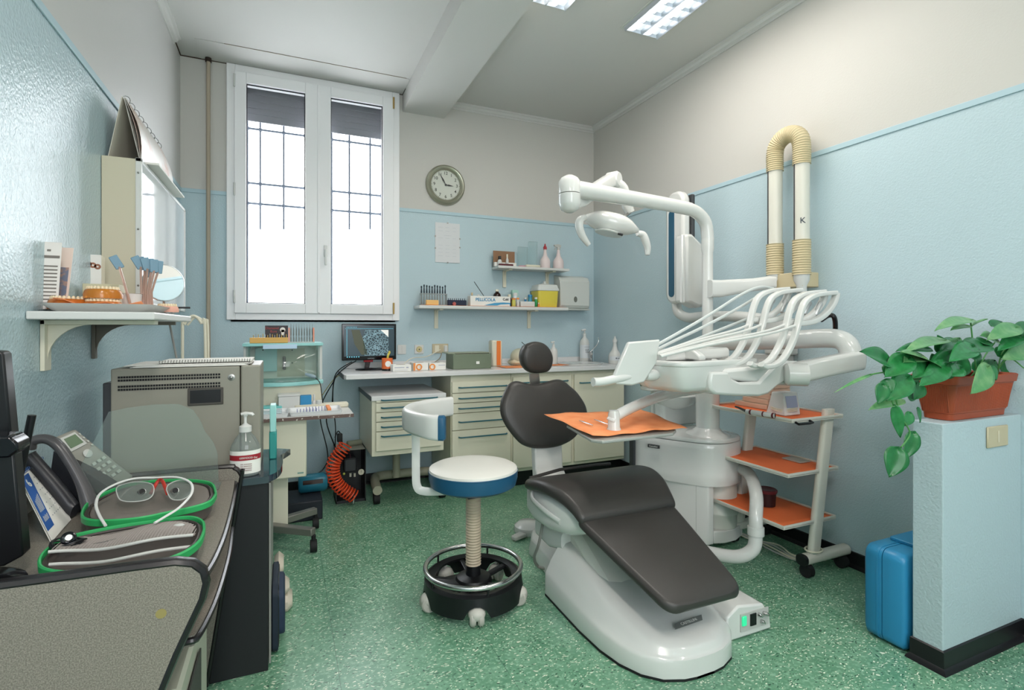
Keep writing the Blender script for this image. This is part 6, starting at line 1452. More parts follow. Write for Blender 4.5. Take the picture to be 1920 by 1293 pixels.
# lower bracket
bp = S([(190, 1000), (380, 1000), (410, 1070), (500, 1110), (700, 1105), (800, 1000), (870, 930), (960, 900), (1010, 930), (1010, 1090), (900, 1150), (800, 1235), (700, 1262), (450, 1255), (240, 1240), (185, 1200), (175, 1100)], 5.647, 1300, 520)
Pb = [aY(x, y, 1.76) for x, y in bp]; b = B(); b.prism([(p.x, p.z) for p in Pb], 1.76, 1.90, ax='y'); b.obj('bracket_arm', GLOSS, du, bev=.012, smooth=40)
c = aY(1435, 704, 1.83); b = B(); b.prism([(q.x, q.z) for q in (aY(1335, 708, 1.82), aY(1350, 690, 1.82), aY(1400, 686, 1.82), aY(1440, 674, 1.82), aY(1488, 676, 1.82), aY(1500, 700, 1.82), aY(1490, 722, 1.82), aY(1440, 720, 1.82))], 1.775, 1.93, ax='y'); b.obj('bracket_cowl', GLOSS, du, bev=.016, smooth=40)
# console body
cs = [(1222, 668, 2.02), (1260, 656, 2.12)]
b = B()
def conring(z, k=1):
    pts = [aZ(x, y, 1.07) for x, y in ((1225, 680), (1262, 664), (1330, 660), (1440, 662), (1462, 680), (1430, 700), (1330, 706), (1240, 700))]
    return pts
con = [(1.52, 1.98), (1.56, 1.80), (1.66, 1.765), (1.88, 1.80), (2.10, 1.84), (2.13, 2.0), (2.02, 2.14), (1.80, 2.22), (1.60, 2.16)]
CB = smooth_path([V(x, y, 0) for x, y in con]+[V(*con[0], 0)], 5)[:-1]; cc = sum(CB, Vector())/len(CB)
cr = lambda k, z: [V(cc.x+(p.x-cc.x)*k, cc.y+(p.y-cc.y)*k, z) for p in CB]
b.loft([cr(.6, .955), cr(.84, .962), cr(.92, .985), cr(.985, 1.055), cr(1.0, 1.075)]); b.obj('console_body', GLOSS, du, smooth=60)
b = B(); b.loft([cr(1.0, 1.0755), cr(1.01, 1.080), cr(1.005, 1.094), cr(.98, 1.10), cr(.95, 1.10), cr(.94, 1.094)]); b.obj('console_top', GLOSS, du, smooth=60)
b = B(); c0, c1 = V(1.60, 1.99, 1.115), V(1.98, 1.99, 1.13); b.loft([[c0+V(0, x, z) for x, z in rrect(-.09, .09, -.02, .018, .016)], [c0+V(.08, x, z) for x, z in rrect(-.10, .10, -.02, .028, .02)], [c1+V(0, x, z) for x, z in rrect(-.09, .09, -.03, .02, .018)]]); b.obj('console_hump', GLOSS, du, smooth=60)
b = B(); b.loft([[V(x, y, z) for y, z in ((1.80, 1.101), (1.90, 1.101), (1.90, 1.15), (1.86, 1.155), (1.80, 1.12))] for x in (1.70, 1.74)]); b.obj('bow_holder', GLOSS, du, bev=.008)
# keypad panel and handle
kp = [(1235, 636), (1176, 641), (1148, 706), (1152, 720), (1182, 722), (1205, 716), (1228, 680)]
KY = 1.86; pts = [aY(x, y, KY) for x, y in kp]
b = B(); b.loft([[V(p.x, KY-.012, p.z) for p in pts], [V(p.x+.01, KY+.02, p.z) for p in pts]]); kd = b.obj('control_panel', GLOSS, du, bev=.007, smooth=30)
b = B(); b.lathe([(.018, -.01), (.024, .0), (.028, .05), (.022, .075)], aY(1212, 704, KY+.02), (.9, .3, 0), n=20); b.obj('panel_joint', GLOSS, du)
b = B(); hp_ = [aY(1112, 716, KY+.0), aY(1130, 715, KY), aY(1165, 708, KY), aY(1185, 705, KY+.01)]; b.tube(smooth_path(hp_, 5), .019, n=14, flat=1.0); b.obj('console_handle', GLOSS, du)
# ---- the five whip bows with their hoses
def ribbon(P, a, c):
    b = B(); R = []; n = len(P)
    for i, p in enumerate(P):
        t = (P[min(i+1, n-1)]-P[max(i-1, 0)]).normalized(); u = t.cross(V(0, 1, 0)).normalized()
        R.append([p+u*x+V(0, y, 0) for x, y in rrect(-a, a, -c, c, min(a, c)*.55, 3)])
    b.loft(R); return b
def bow(dx, dy, Y0, first):
    path = S([(215, 880), (260, 905), (350, 892), (430, 840), (500, 740), (555, 620), (600, 470), (630, 340), (680, 220), (760, 160), (860, 135), (1000, 122)], 5.647, 1300, 520)
    loop = S([(1010, 125), (1005, 160), (975, 240), (900, 340), (800, 410), (700, 440), (612, 448)], 5.647, 1300, 520)
    sh = lambda L: [aY(x+dx, y+dy, Y0) for x, y in L]
    w = thing_child = None
    b = ribbon(smooth_path(sh(path), 5), .0105, .016); o = b.obj('hose_bow', GLOSS, du)
    b = ribbon(smooth_path(sh(loop), 5), .0125, .016); b.obj('bow_loop', GLOSS, o)
    hose = [aY(1415+dx*.85, 603+dy, Y0+.005), aY(1380+dx*.7, 618+dy, Y0-.005), aY(1300+dx*.3, 640+dy*1, Y0+.03), aY(1230+dx*.1, 664+dy*.6, Y0+.05)]
    b = B(); b.tube(smooth_path(hose, 6), .0065, n=8); b.obj('instrument_hose', WHITE, o)
    c = aY(1450+dx, 560+dy, Y0+.03); q = aY(1432+dx, 600+dy, Y0+.03)
    b = B(); b.lathe([(.010, 0), (.014, .01), (.011, .03), (.012, .07), (.009, .075)], c, (q-c).normalized(), n=14); b.obj('handpiece', mat('handpiece_silver', 'b9bcbc', .3, .4), o)
for dx, dy, Y0 in ((0, 0, 1.86), (24, 2, 1.82), (68, 5, 1.74), (89, 7, 1.70)): bow(dx, dy, Y0, dx == 0)
for i, pix in enumerate((((1450, 541), (1425, 538), (1390, 552), (1330, 590), (1270, 625), (1225, 650)), ((1420, 556), (1380, 580), (1320, 612), (1270, 636), (1226, 658)), ((1400, 598), (1350, 618), (1290, 642), (1226, 664)))):
    b = B(); b.tube(smooth_path([aY(x, y, 1.93+.02*i) for x, y in pix], 6), .0075, n=8); b.obj('back_hose', mat('hose_grey_white', 'c4cac8', .4), du)
# ---- spittoon side
sp = thing('spittoon', 'white spittoon bowl with green-topped taps behind the unit column', 'spittoon', (2.05, 2.7, .6))
b = B(); c = aY(1262, 760, 2.62); c.z = .80
b.lathe([(.04, -.07), (.07, -.06), (.13, -.03), (.15, .01), (.157, .02), (.15, .025), (.13, .0), (.06, -.03), (0, -.035)], (c.x+.02, 2.62, c.z), n=36, sy=.85); b.obj('bowl', GLOSS, sp)
b = B(); b.prism(rrect(c.x-.10, c.x+.2, 2.60, 2.69, .03), .628, .80); b.obj('bowl_support', GLOSS, sp, bev=.008)
b = B(); b.prism(rrect(c.x-.13, c.x+.12, 2.70, 2.80, .03), .84, .87); b.prism(rrect(c.x-.06, c.x+.04, 2.72, 2.78, .02), .628, .84); b.obj('tap_block', GLOSS, sp, bev=.006)
for px in (1204, 1226): p = aY(px, 720, 2.74); B().lathe([(.012, 0), (.014, .012), (.011, .03), (0, .032)], (p.x, 2.74, .8705), n=14).obj('green_knob', mat('dark_green_plastic', '1d5a45', .3), sp)
p = aY(1234, 728, 2.72); B().lathe([(.014, 0), (.012, .008), (0, .009)], (p.x, 2.72, .8705), n=14).obj('black_button', BLACK, sp)
# ---- tray arm, tray and orange paper
ta = thing('instrument_table', 'swing arm tray covered with orange paper hanging across the chair back', 'tray', (1.6, 2.35, .7))
arp = [aY(x, y, Y) for x, y, Y in ((1312, 728, 2.30), (1270, 735, 2.24), (1225, 747, 2.15), (1180, 766, 2.05), (1152, 782, 2.0), (1146, 790, 1.995))]
n = 0; P = smooth_path(arp, 5); b = B(); b.tube(P, [.030-.010*i/len(P) for i in range(len(P))], n=14, flat=1.2); b.obj('tray_arm', GLOSS, ta)
c = aY(1151, 800, 1.995); b = B(); b.lathe([(.022, .075), (.026, .06), (.028, 0), (.033, -.01), (.033, -.045), (.02, -.05)], c, n=22); b.obj('arm_post', GLOSS, ta)
zt = .775
b = B(); tx = [tuple(aZ(x, y, .765))[:2] for x, y in ((1062, 797), (1108, 824), (1130, 827), (1262, 812), (1268, 806), (1190, 778))]; b.prism(tx, zt-.022, zt-.008); b.obj('tray_plate', mat('tray_grey', 'b4b5b0', .35, .3), ta, bev=.004, smooth=0)
g = B(); cn = [aZ(1020, 777, .785), aZ(1112, 818, .780), aZ(1288, 803, .775), aZ(1200, 768, .785)]
N = 14; gv = []
for i in range(N+1):
    for j in range(N+1):
        u, v = i/N, j/N; p = (cn[0]*(1-u)+cn[1]*u)*(1-v)+(cn[3]*(1-u)+cn[2]*u)*v
        e = max(abs(u-.5), abs(v-.5))*2
        p = p+V(0, 0, .004+.003*sin(7*v+3*u)+.004*abs(((v*3+.2*u) % 1)-.5)-(.0 if e < .8 else .02*(e-.8)*(1+.6*sin(20*v+11*u))))
        gv.append(p+V(.006*sin(15*v)*(e > .9), .006*sin(13*u)*(e > .9), 0))
g._add(gv, [(i*(N+1)+j, (i+1)*(N+1)+j, (i+1)*(N+1)+j+1, i*(N+1)+j+1) for i in range(N) for j in range(N)])
g.obj('paper_cover', ORANGE, ta, solid=.0014)
for nm_, A_, B_, lab in (('dental_probe', (1086, 788), (1112, 797), 'silver tweezers with a reddish end on the orange tray paper'), ('dental_probe', (1114, 786), (1140, 795), 'thin silver probe nearest the post on the orange tray paper')):
    p, q = aZ(*A_, .797), aZ(*B_, .795); b = B(); b.tube([p, p.lerp(q, .3), p.lerp(q, .7), q], [.0015, .0035, .0035, .0015], n=8); b.obj(nm_, CHROME, label=lab, cat='instrument')
# ================= lamp with its own mast
lm = thing('operating_lamp', 'white ceiling-high lamp arm with a two-handled lamp head over the chair', 'lamp', (UX, UYc, 1.13))
b = B(); mast = [V(UX, UYc, 1.131), V(UX, UYc, 1.4), V(UX, UYc, 1.71), V(UX, UYc, 1.78), V(UX-.02, UYc, 1.865), V(UX-.09, UYc+.003, 1.92), V(UX-.2, UYc+.008, 1.938), V(1.85, UYc+.02, 1.953), V(1.40, UYc+.037, 1.976)]
mp = smooth_path(mast, 8); b.tube(mp, [.031 if p.z < 1.71 and p.x > 2.2 else (.036 if i < 44 else .038+.008*max(0, (2.0-p.x)/.6)) for i, p in enumerate(mp)], n=20); b.obj('mast_arm', GLOSS, lm)
j = V(1.365, 2.38, 1.94)
b = B(); b.lathe([(.02, .105), (.045, .09), (.058, .07), (.058, .008)], j, n=30); b.lathe([(.058, .004), (.058, -.045), (.045, -.075), (.02, -.09)], j, n=30); b.obj('arm_joint', GLOSS, lm)
e = aY(1150, 336, 2.66)
def band2(P, W, Hh, name): return box_path([Vector(p) for p in P], W, Hh, name, lm, r=.02)
P = [V(j.x, j.y, j.z-.055), j.lerp(e, .25)+V(0, 0, -.045), j.lerp(e, .8)+V(0, 0, -.005), e]
band2(P, [.07, .075, .07, .065], [.06, .085, .085, .09], 'second_arm')
b = B(); b.lathe([(0, -.042), (.04, -.042), (.05, -.03), (.05, .03), (.04, .042), (0, .042)], e+V(.0, 0, -.005), (e-j).cross(V(0, 0, 1)).normalized(), n=26); b.obj('elbow', GLOSS, lm)
k1, k2, k3 = aY(1168, 354, 2.66), aY(1174, 380, 2.66), aY(1181, 398, 2.66)
b = B(); P = smooth_path([e+V(.01, 0, -.02), k1, k2, k3], 4); b.tube(P, [.036-.006*i/len(P) for i in range(len(P))], n=14); b.obj('drop_arm', GLOSS, lm)
k4 = aY(1166, 410, 2.62); b = B(); b.tube([k3, k4], .010, n=10); b.obj('head_pin', STEEL, lm)
# lamp head
hc = aY(1145, 420, 2.58); ang = math.radians(-14)
b = B(); R = []
ux = V(cos(ang)*.93, -.36, sin(ang)*.93).normalized(); uy = V(.35, .93, 0).normalized(); uz = ux.cross(uy).normalized(); uz = -uz if uz.z < 0 else uz
for s in [i/12 for i in range(13)]:
    x = -.17+.34*s; k = max(.12, (1-abs(2*s-1)**2.6))
    R.append([hc+ux*x+uy*(.085*k*cx_)+uz*(.056*(k**.8)*cz_+(.012 if cz_ > 0 else 0)*k) for cx_, cz_ in arc(18)])
b.loft(R); hd_ = b.obj('lamp_head', GLOSS, lm, smooth=60)
b = B(); b.lathe([(0, 0), (.08, 0), (.085, .006), (.08, .01)], hc+uz*-.060, uz, n=30); b.obj('lamp_glass', mat('lamp_glass', 'd8dcd8', .1), hd_)
p = aY(1163, 439, 2.485); b = B(); b.tube([p-ux*.014, p+ux*.014], .007, n=12); b.obj('sensor_window', BLACK, hd_)
for pix in (((1098, 407), (1088, 412), (1086, 425), (1092, 442), (1104, 459)), ((1195, 437), (1205, 440), (1210, 450), (1214, 464), (1214, 478))):
    P = smooth_path([aY(x, y, 2.55) for x, y in pix], 5); b = B(); n = len(P); b.tube(P, [.010+.014*sin(PI*min(1, .15+i/n*.8)) for i in range(n)], n=12, flat=1.0); b.obj('handle', GLOSS, hd_)
# ================= x-ray arm on the right wall
xr = thing('x_ray_unit', 'white wall x-ray unit with a folded dark-striped arm behind the lamp mast', 'x-ray unit', (2.6, 2.6, 1.2))
XX = 2.52
def loopbar(): 
    b = B(); y = aX(1275, 470, XX).y; zb, zt = aX(1272, 570, XX).z, aX(1275, 360, XX).z
    P = [(XX, y+dy, z) for dy, z in [(.0, 0)]]
    out = [V(XX, yy, zz) for yy, zz in rrect(y-.085, y+.095, zb, zt, .08, 8)]
    b.loft([[V(p.x-.05, p.y, p.z) for p in out], [V(p.x+.02, p.y, p.z) for p in out]]); return b, y, zb, zt
b, yy, zb, zt = loopbar(); fa = b.obj('folded_arm', GLOSS, xr, bev=.02, smooth=40)
b = B(); b.prism([(p[0], p[1]) for p in rrect(yy-.0, yy+.055, zb+.05, zt-.13, .025, 6)], XX-.0535, XX-.0505, ax='x'); b.obj('dark_stripe', mat('petrol_stripe', '17506a', .3), fa)
b = B(); b.box(XX+.02, XX+.05, yy-.095, yy-.05, zb+.2, zt-.03); b.obj('dark_edge', DGREY, fa, smooth=0, bev=.01)
# tube head
Y0 = 2.60; pk = [(1276, 440), (1288, 440), (1318, 470), (1322, 545), (1312, 575), (1300, 577), (1286, 570), (1276, 568)]
P = [aY(x, y, Y0) for x, y in pk]; b = B(); b.prism([(p.x, p.z) for p in P], Y0-.05, Y0+.06, ax='y'); b.obj('tube_head', GLOSS, xr, bev=.02, smooth=40)
b = B(); p, q = aY(1279, 440, Y0-.06), aY(1279, 568, Y0-.06); b.box(p.x-.012, p.x+.012, Y0-.075, Y0-.05, q.z, p.z, ch=.006); b.obj('head_rim', GLOSS, xr)
b = B(); P = [aX(1268, 565, XX), aX(1272, 585, XX), aX(1290, 595, XX+.02), aX(1320, 593, XX+.05), aX(1380, 593, XX+.08), aX(1430, 598, XX+.11)]; b.tube(smooth_path(P, 6), .034, n=16); b.obj('horizontal_arm', GLOSS, xr)
yb0, yb1 = aX(1475, 660, XR-.1).y, aX(1432, 660, XR-.1).y; zb0, zb1 = aX(1450, 663, XR-.1).z, aX(1450, 636, XR-.1).z
B().box(XR-.10, XR-.001, yb0, yb1, 1.09, 1.30, ch=.008).obj('wall_box', WHITE, xr)
B().box(XR-.09, XR-.001, yb0+.03, yb1+.2, 1.05, 1.088, ch=.004).obj('wall_bracket', WHITE, xr)
b = B(); b.tube(smooth_path([aX(1540, 600, 2.62), aX(1552, 592, 2.6), aX(1562, 592, 2.6), aX(1566, 604, 2.62), aX(1566, 625, 2.66)], 5), .012, n=8); b.obj('black_hose', BLACK, xr)
# ================= twin suction arms
TUB = mat('tube_enamel', 'd5d3c8', .3)
def fume(px_, lab, first):
    X_ = 2.60; p = aX(px_, 400, X_); yv = p.y
    return p, yv
sa = thing('extraction_arm', 'twin white extraction tubes joined by a ribbed cream bend on the right wall', 'extraction arm', (2.6, 2.06, 1.45))
X_ = 2.60
y1, y2 = aX(1453, 400, X_).y, aX(1503, 400, X_).y
zt1, zb1_ = aX(1453, 312, X_).z, aX(1453, 458, X_).z; zt2_, zb2_ = aX(1503, 298, X_).z, aX(1503, 450, X_).z
for yv, za, zb_ in ((y1, zt1, zb1_), (y2, zt2_, zb2_)):
    b = B(); b.cyl((X_, yv, zb_-.02), (X_, yv, za+.02), .040, n=26); tb = b.obj('tube', TUB, sa)
    b = B(); b.box(X_-.0415, X_-.036, yv+.012, yv+.017, zb_, za-.01); b.obj('tube_groove', DGREY, tb, smooth=0)
    zc = aX(1453 if yv == y1 else 1503, 515, X_).z
    b = B(); b.corr([V(X_, yv, zb_), V(X_, yv, zc)], .046, .013, .05, n=26); b.obj('ribbed_sleeve', BEIGE, sa)
    b = B(); b.lathe([(.040, 0), (.040, -.03), (.026, -.06), (.026, -.10), (.0, -.10)], (X_, yv, zc), n=24); b.obj('tube_foot', WHITE, sa)
b = B(); ym = (y1+y2)/2; dy = abs(y1-y2)/2; zz = max(zt1, zt2_)
P = [V(X_, y1, zt1-.03), V(X_, y1, zt1+.07)]+[V(X_, ym+dy*cos(q), zz+.07+.085*sin(q)) for q in [PI*i/6 for i in range(1, 6)]]+[V(X_, y2, zt2_+.07), V(X_, y2, zt2_-.03)]
b.corr(P, .045, .012, .05, n=24); b.obj('ribbed_bend', BEIGE, sa)
text('tube_marking', 'K', .045, plane_mtx(V(X_-.70*.0412, y2-.714*.0412, zb2_+.10), (.714, -.70, 0), (0, 0, 1)), mat('dark_ink', '2d3a48', .6), sa)
b = B(); b.box(X_-.02, XR-.001, y2-.02, y1+.03, zY(1470, 540, 2.1), zY(1470, 520, 2.1)+.02); b.obj('wall_plate', BEIGE, sa, smooth=0, bev=.004)
# trapezoid link from mast to the tubes
P = [aY(1330, 541, 2.30), aY(1350, 541, 2.29), aY(1410, 534, 2.20), aY(1440, 530, 2.16), aY(1453, 530, 2.14)]
box_path(P, [.06, .06, .06, .07, .06], [.10, .10, .075, .075, .07], 'link_arm', sa)
# ================= trolley at the right wall
tw = thing('ladder_trolley', 'white leaning-post trolley with three orange-lined shelves by the right wall', 'trolley', (2.45, 2.0, 0))
yn, yf = 1.80, 2.27
def lp_post(y, w=.035):
    b = B(); b.loft([[V(x+dx, y+dy, z) for dx, dy in rrect(-.035, .035, -w/2, w/2, .015, 4)] for x, z in ((2.44, .09), (2.555, .83))]); return b.obj('post', TUB, tw, smooth=50)
for y in (yn, yf):
    lp_post(y)
    b = B(); b.loft([[V(x, y+dy, z) for dy, z in rrect(-.028, .028, .065, .115, .02, 4)] for x in (2.36, 2.69)]); f = b.obj('foot', TUB, tw, smooth=50)
    b = B(); b.loft([[V(x, y+dy, z) for dy, z in rrect(-.0285, .0285, .064, .116, .02, 4)] for x in (2.352, 2.372)]); b.obj('foot_cap', BLACK, f, smooth=50)
    for x in (2.395, 2.655):
        b = B(); b.cyl((x-.016, y-.002, .032), (x+.016, y-.002, .032), .032, n=20); b.obj('caster', RUBBER, f)
def shelf(x0, x1, y0, y1, z, lip=.018):
    b = B(); b.box(x0, x1, y0, y1, z-.006, z)
    for a in ((x0, x0+.006, y0, y1), (x1-.006, x1, y0, y1), (x0+.006, x1-.006, y0, y0+.006), (x0+.006, x1-.006, y1-.006, y1)): b.box(*a, z-.010, z+lip*.55)
    s = b.obj('tray_shelf', TUB, tw, smooth=0, bev=.002)
    sheet(x0+.008, x1-.008, y0+.008, y1-.008, z+.0005, amp=.001).obj('orange_liner', mat('orange_liner_deep', 'ea7440', .7), s, solid=.001); return s
zt3 = .795
s1_ = shelf(2.245, 2.62, 1.765, 2.33, zt3); shelf(2.25, 2.62, 1.79, 2.31, .522); shelf(2.22, 2.60, 1.79, 2.31, .272)
b = B(); b.tube([(2.262, 1.76, zt3-.006), (2.262, 1.742, zt3-.012), (2.33, 1.738, zt3-.012), (2.36, 1.742, zt3-.01), (2.36, 1.76, zt3-.004)], .006, n=8); b.obj('black_grip', BLACK, s1_)
# things on it
zt = zt3+.004
t = thing('apex_monitor', 'small white desktop device with a violet screen and wrapped cord on the trolley top', 'device', (2.38, 1.9, zt))
a, c = aY(1466, 786, 1.88), aY(1495, 738, 1.88)
b = B(); b.loft([[V(a.x+.0, 1.86, zt), V(c.x, 1.86, zt), V(c.x, 1.98, zt), V(a.x, 1.98, zt)], [V(a.x+.005, 1.865, zt+.03), V(c.x, 1.865, zt+.03), V(c.x, 1.97, zt+.03), V(a.x+.005, 1.97, zt+.03)], [V(a.x+.01, 1.88, zt+.115), V(c.x+.002, 1.88, zt+.115), V(c.x+.002, 1.95, zt+.115), V(a.x+.01, 1.95, zt+.115)]]); b.obj('device_body', WHITE, t, bev=.006, smooth=30)
b = B(); f = lambda u, v: V(a.x+.006+(c.x-a.x-.004)*u, 1.8645+.0155*v-.0012, zt+.03+.085*v); b.quad(f(.12, .12), f(.85, .12), f(.85, .8), f(.12, .8)); b.obj('device_screen', mat('violet_lcd', 'a5abc4', .2), t, solid=.001, smooth=0)
b = B()
for k in range(3): b.tube([V((a.x+c.x)/2+.062*cos(q), 1.915+.062*sin(q), zt+.022+.006*k+.003*sin(3*q)) for q in [2*PI*i/28 for i in range(28)]], .0025, n=6, closed=True)
b.obj('wrapped_cord', IVORY, t)
t = thing('fan_box', 'pleated beige box standing at the back of the trolley top', 'box', (2.5, 2.05, zt))
b = B(); pz_ = [(2.02, 0), (2.20, 0), (2.20, .10), (2.14, .155), (2.02, .16)]
for k in range(5):
    z0, z1 = zt+.028*k, zt+.028*(k+1)-.002; q = .008*k
    b.box(2.40+q, 2.58, 2.04, 2.26-q*6, z0, z1)
b.obj('box_layers', mat('peach_card', 'd9bfa8', .6), t, smooth=0, bev=.002)
t = thing('handpiece_tray', 'white handpiece with dark tips in a dark slim holder on the trolley top', 'handpiece', (2.3, 2.1, zt))
p, q = aZ(1400, 771, zt+.012), aZ(1452, 779, zt+.012)
b = B(); b.tube([p, q], .013, n=10); b.obj('handpiece_body', WHITE, t)
b = B(); b.tube([p+V(.0, .0, 0), aZ(1385, 764, zt+.02), aZ(1379, 762, zt+.02)], [.008, .006, .005], n=8); b.obj('dark_tip', BLACK, t)
b = B(); d_ = (q-p).normalized(); b.tube([p+d_*.02, p+d_*.03], .0138, n=12); b.tube([q-d_*.01, q], .0138, n=12); b.tube([p.lerp(q, .6), p.lerp(q, .65)], .0138, n=12); b.obj('dark_bands', mat('maroon_plastic', '5b2228', .4), t)
b = B(); p = aX(1380, 768, 2.30); b.cyl((2.243, 2.30, .775), (2.243, 2.30, .60), .0022, n=6); b.obj('thin_cable', BLACK, label='thin dark cable hanging from the left end of the trolley top', cat='cable')
b = B(); p = aZ(1492, 862, .53); b.box(p.x-.03, p.x+.05, p.y-.05, p.y+.06, .527, .533); b.obj('flat_card', mat('grey_card', 'a9a49a', .6), label='flat grey card on the middle trolley shelf', cat='card', smooth=0)
t = thing('lidded_tin', 'dark round tin with a maroon lid on the bottom trolley shelf', 'tin', (2.38, 2.15, .277))
c = aZ(1437, 946, .277)
B().lathe([(0, 0), (.045, 0), (.049, .07), (0, .07)], c+V(0, 0, .001), n=30).obj('tin_body', mat('dark_maroon', '2a1518', .4), t)
B().lathe([(.053, .07), (.055, .074), (.055, .084), (.05, .088), (.035, .084), (0, .084)], c+V(0, 0, .0015), n=30).obj('tin_lid', mat('maroon_plastic', '5b2228', .4), t)
# cables on floor below trolley
t = thing('floor_cables', 'tangle of pale cables lying on the floor under the ladder trolley', 'cables', (2.5, 2.2, 0))
for k in range(4):
    b = B(); b.tube(smooth_path([(2.50, 2.55-.05*k, .01), (2.47+.02*k, 2.42, .012+.004*k), (2.53-.015*k, 2.26, .01), (2.46+.03*k, 2.1, .02), (2.48, 1.95, .012+.008*k), (2.46+.01*k, 1.86, .05)], 6), .0045, n=6); b.obj('cable', IVORY if k % 2 else LGREY, t)
b = B(); b.tube([V(2.445+.045*cos(q), yn+.035*sin(q), .128) for q in [2*PI*i/20 for i in range(20)]], .0045, n=6, closed=True); b.obj('cable', IVORY, t)
# ================= suitcase
t = thing('blue_suitcase', 'blue hard-shell case standing behind the low partition by the right wall', 'suitcase', (2.3, 1.33, 0))
BS = mat('case_blue', '2a82ae', .35, bump=(300, .08, .001))
w0 = aZ(1628, 1195, 0); w1 = aZ(1692, 1222, 0)
x0, y0_, y1_ = 2.168, 1.225, 1.365; zt = .352
x0 = aX(1692, 1000, 2.17).x
zt = aX(1692, 1042, 2.17).z
def half(ya, yb, nm_):
    b = B(); b.loft([[V(x, y, z) for x, z in rrect(2.165+i, 2.60-i, .004+i, zt-i, .035, 6)] for y, i in ((ya, .010 if ya < 1.28 else 0), (ya+.012, 0), (yb-.012, 0), (yb, 0 if ya < 1.28 else .010))]); return b.obj(nm_, BS, t, smooth=50)
half(1.222, 1.302, 'front_shell'); half(1.305, 1.375, 'rear_shell')
b = B(); b.loft([[V(x, y, z) for x, z in rrect(2.163, 2.602, .003, zt+.002, .036, 6)] for y in (1.316, 1.324)]); b.obj('rim_band', BS, t, smooth=50)
b = B(); b.prism(rrect(2.29, 2.47, 1.255, 1.35, .008), zt+.0005, zt+.014); b.obj('handle_plate', BS, t, bev=.003)
# ================= switch on partition
t, a, c = plate(1848, 1886, 795, 840, 'beige light switch plate on the front of the low partition', mat('beige_plate', 'bfb396', .5), 'switch_plate', 'switch', Y=1.10, d=.008)
B().box((a.x+c.x)/2-.005, (a.x+c.x)/2+.005, 1.0905, 1.0918, a.z+.018, c.z-.018, ch=.0006).obj('rocker', mat('rocker_cream', 'd0c6ae', .4), t)
# ================= plant
pl = thing('potted_pothos', 'trailing pothos in a long terracotta plastic trough on the low partition', 'plant', (2.33, 1.16, .9))
TER = mat('terracotta_plastic', '9c4526', .45)
PYn = 1.085
L0, R0_ = aY(1728, 792, 1.12), aY(1905, 792, 1.12)
# trough stands along the partition, slightly turned
zb, ztp = .902, .902+ (aY(1800, 706, 1.10).z-aY(1800, 794, 1.10).z)
A_ = aZ(1797, 798, .9); # near corner on the partition top
def troughring(k, z, grow):
    cx, cy = 2.455, 1.168; hx, hy = .205+grow, .062+grow
    o = []
    for x, y in rrect(-hx, hx, -hy, hy, .02, 4):
        o.append(V(cx+x*cos(.0)-y*sin(.0), cy+y, z))
    return o
tp = B(); zt_ = 1.035
tp.loft([troughring(1, .902, -.014), troughring(1, .925, -.012), troughring(1, .927, -.009), troughring(1, 1.035, .008), troughring(1, 1.037, .014), troughring(1, 1.064, .018), troughring(1, 1.068, .014), troughring(1, 1.062, .006), troughring(1, 1.0, .0)])
po = tp.obj('trough', TER, pl, smooth=35)
b = B()
for i in range(44):
    x = 2.455-.185+.37*i/43; b.loft([[V(x-.0022, y+.001, z), V(x+.0022, y+.001, z), V(x, y-.0018, z)] for y, z in ((1.115, .932), (1.0990, 1.03))])
for i in range(16):
    y = 1.168-.045+.09*i/15; b.loft([[V(xx+.001, y-.0018, z), V(xx+.001, y+.0018, z), V(xx-.0018, y, z)] for xx, z in ((2.259, .932), (2.2430, 1.03))])
b.obj('trough_ribs', TER, po, smooth=0)
b = B(); b.loft([troughring(1, 1.03, .003), troughring(1, 1.045, .002)]); b.obj('soil', mat('potting_soil', '2a211a', .9, bump=(120, 1, .01)), pl)
LEAFC = [mat('pothos_leaf', '226a36', .25, var=(30, '31834a', .35, .7)), mat('pothos_leaf_dark', '195f30', .3, var=(30, '27743e', .35, .7)), mat('pothos_leaf_pale', '4f8c55', .32, var=(25, '86ad78', .4, .8))]
def leaf(base, tip, nrm, w, m, par=None, curl=.12):
    base, tip = Vector(base), Vector(tip); d = tip-base; L = d.length; d.normalize(); s = d.cross(Vector(nrm)).normalized(); n = s.cross(d).normalized()
    if n.dot(Vector(nrm)) < 0: n = -n
    b = B(); K = 12; g = []
    for i in range(K+1):
        u = i/K; wd = w*.5*(sin(PI*min(1, u*1.0)**.62)**.8)*(1.0 if u < .96 else .7) if 0 < u < 1 else .0005
        back = -.10*L*(1 if i == 1 else 0)
        for j in range(-3, 4):
            v = j/3; x = L*u+(-.09*L*abs(v)*max(0, 1-u*5)); h = -curl*L*u*u+.16*w*abs(v)**1.2*(1-.3*u)-.04*w*abs(v)**3+.02*L*sin(PI*u)
            g.append(base+d*x+s*(wd*v)+n*h)
    b._add(g, [(i*7+j, (i+1)*7+j, (i+1)*7+j+1, i*7+j+1) for i in range(K) for j in range(6)])
    return b.obj('leaf', m, par or pl, smooth=80, solid=.0006)
def stem(pts, r=.0028): 
    b = B(); b.tube(smooth_path(pts, 6), r, n=6); return b.obj('stem', mat('pothos_stem', '4c8a4a', .5), pl)
CAMD = V(-.7, -.7, .3)
def pleaf(px0, py0, px1, py1, Y0, Y1, w, m, nrm=(-.5, -.6, .6), curl=.12):
    return leaf(aY(px0, py0, Y0), aY(px1, py1, Y1), nrm, w, LEAFC[m], curl=curl)
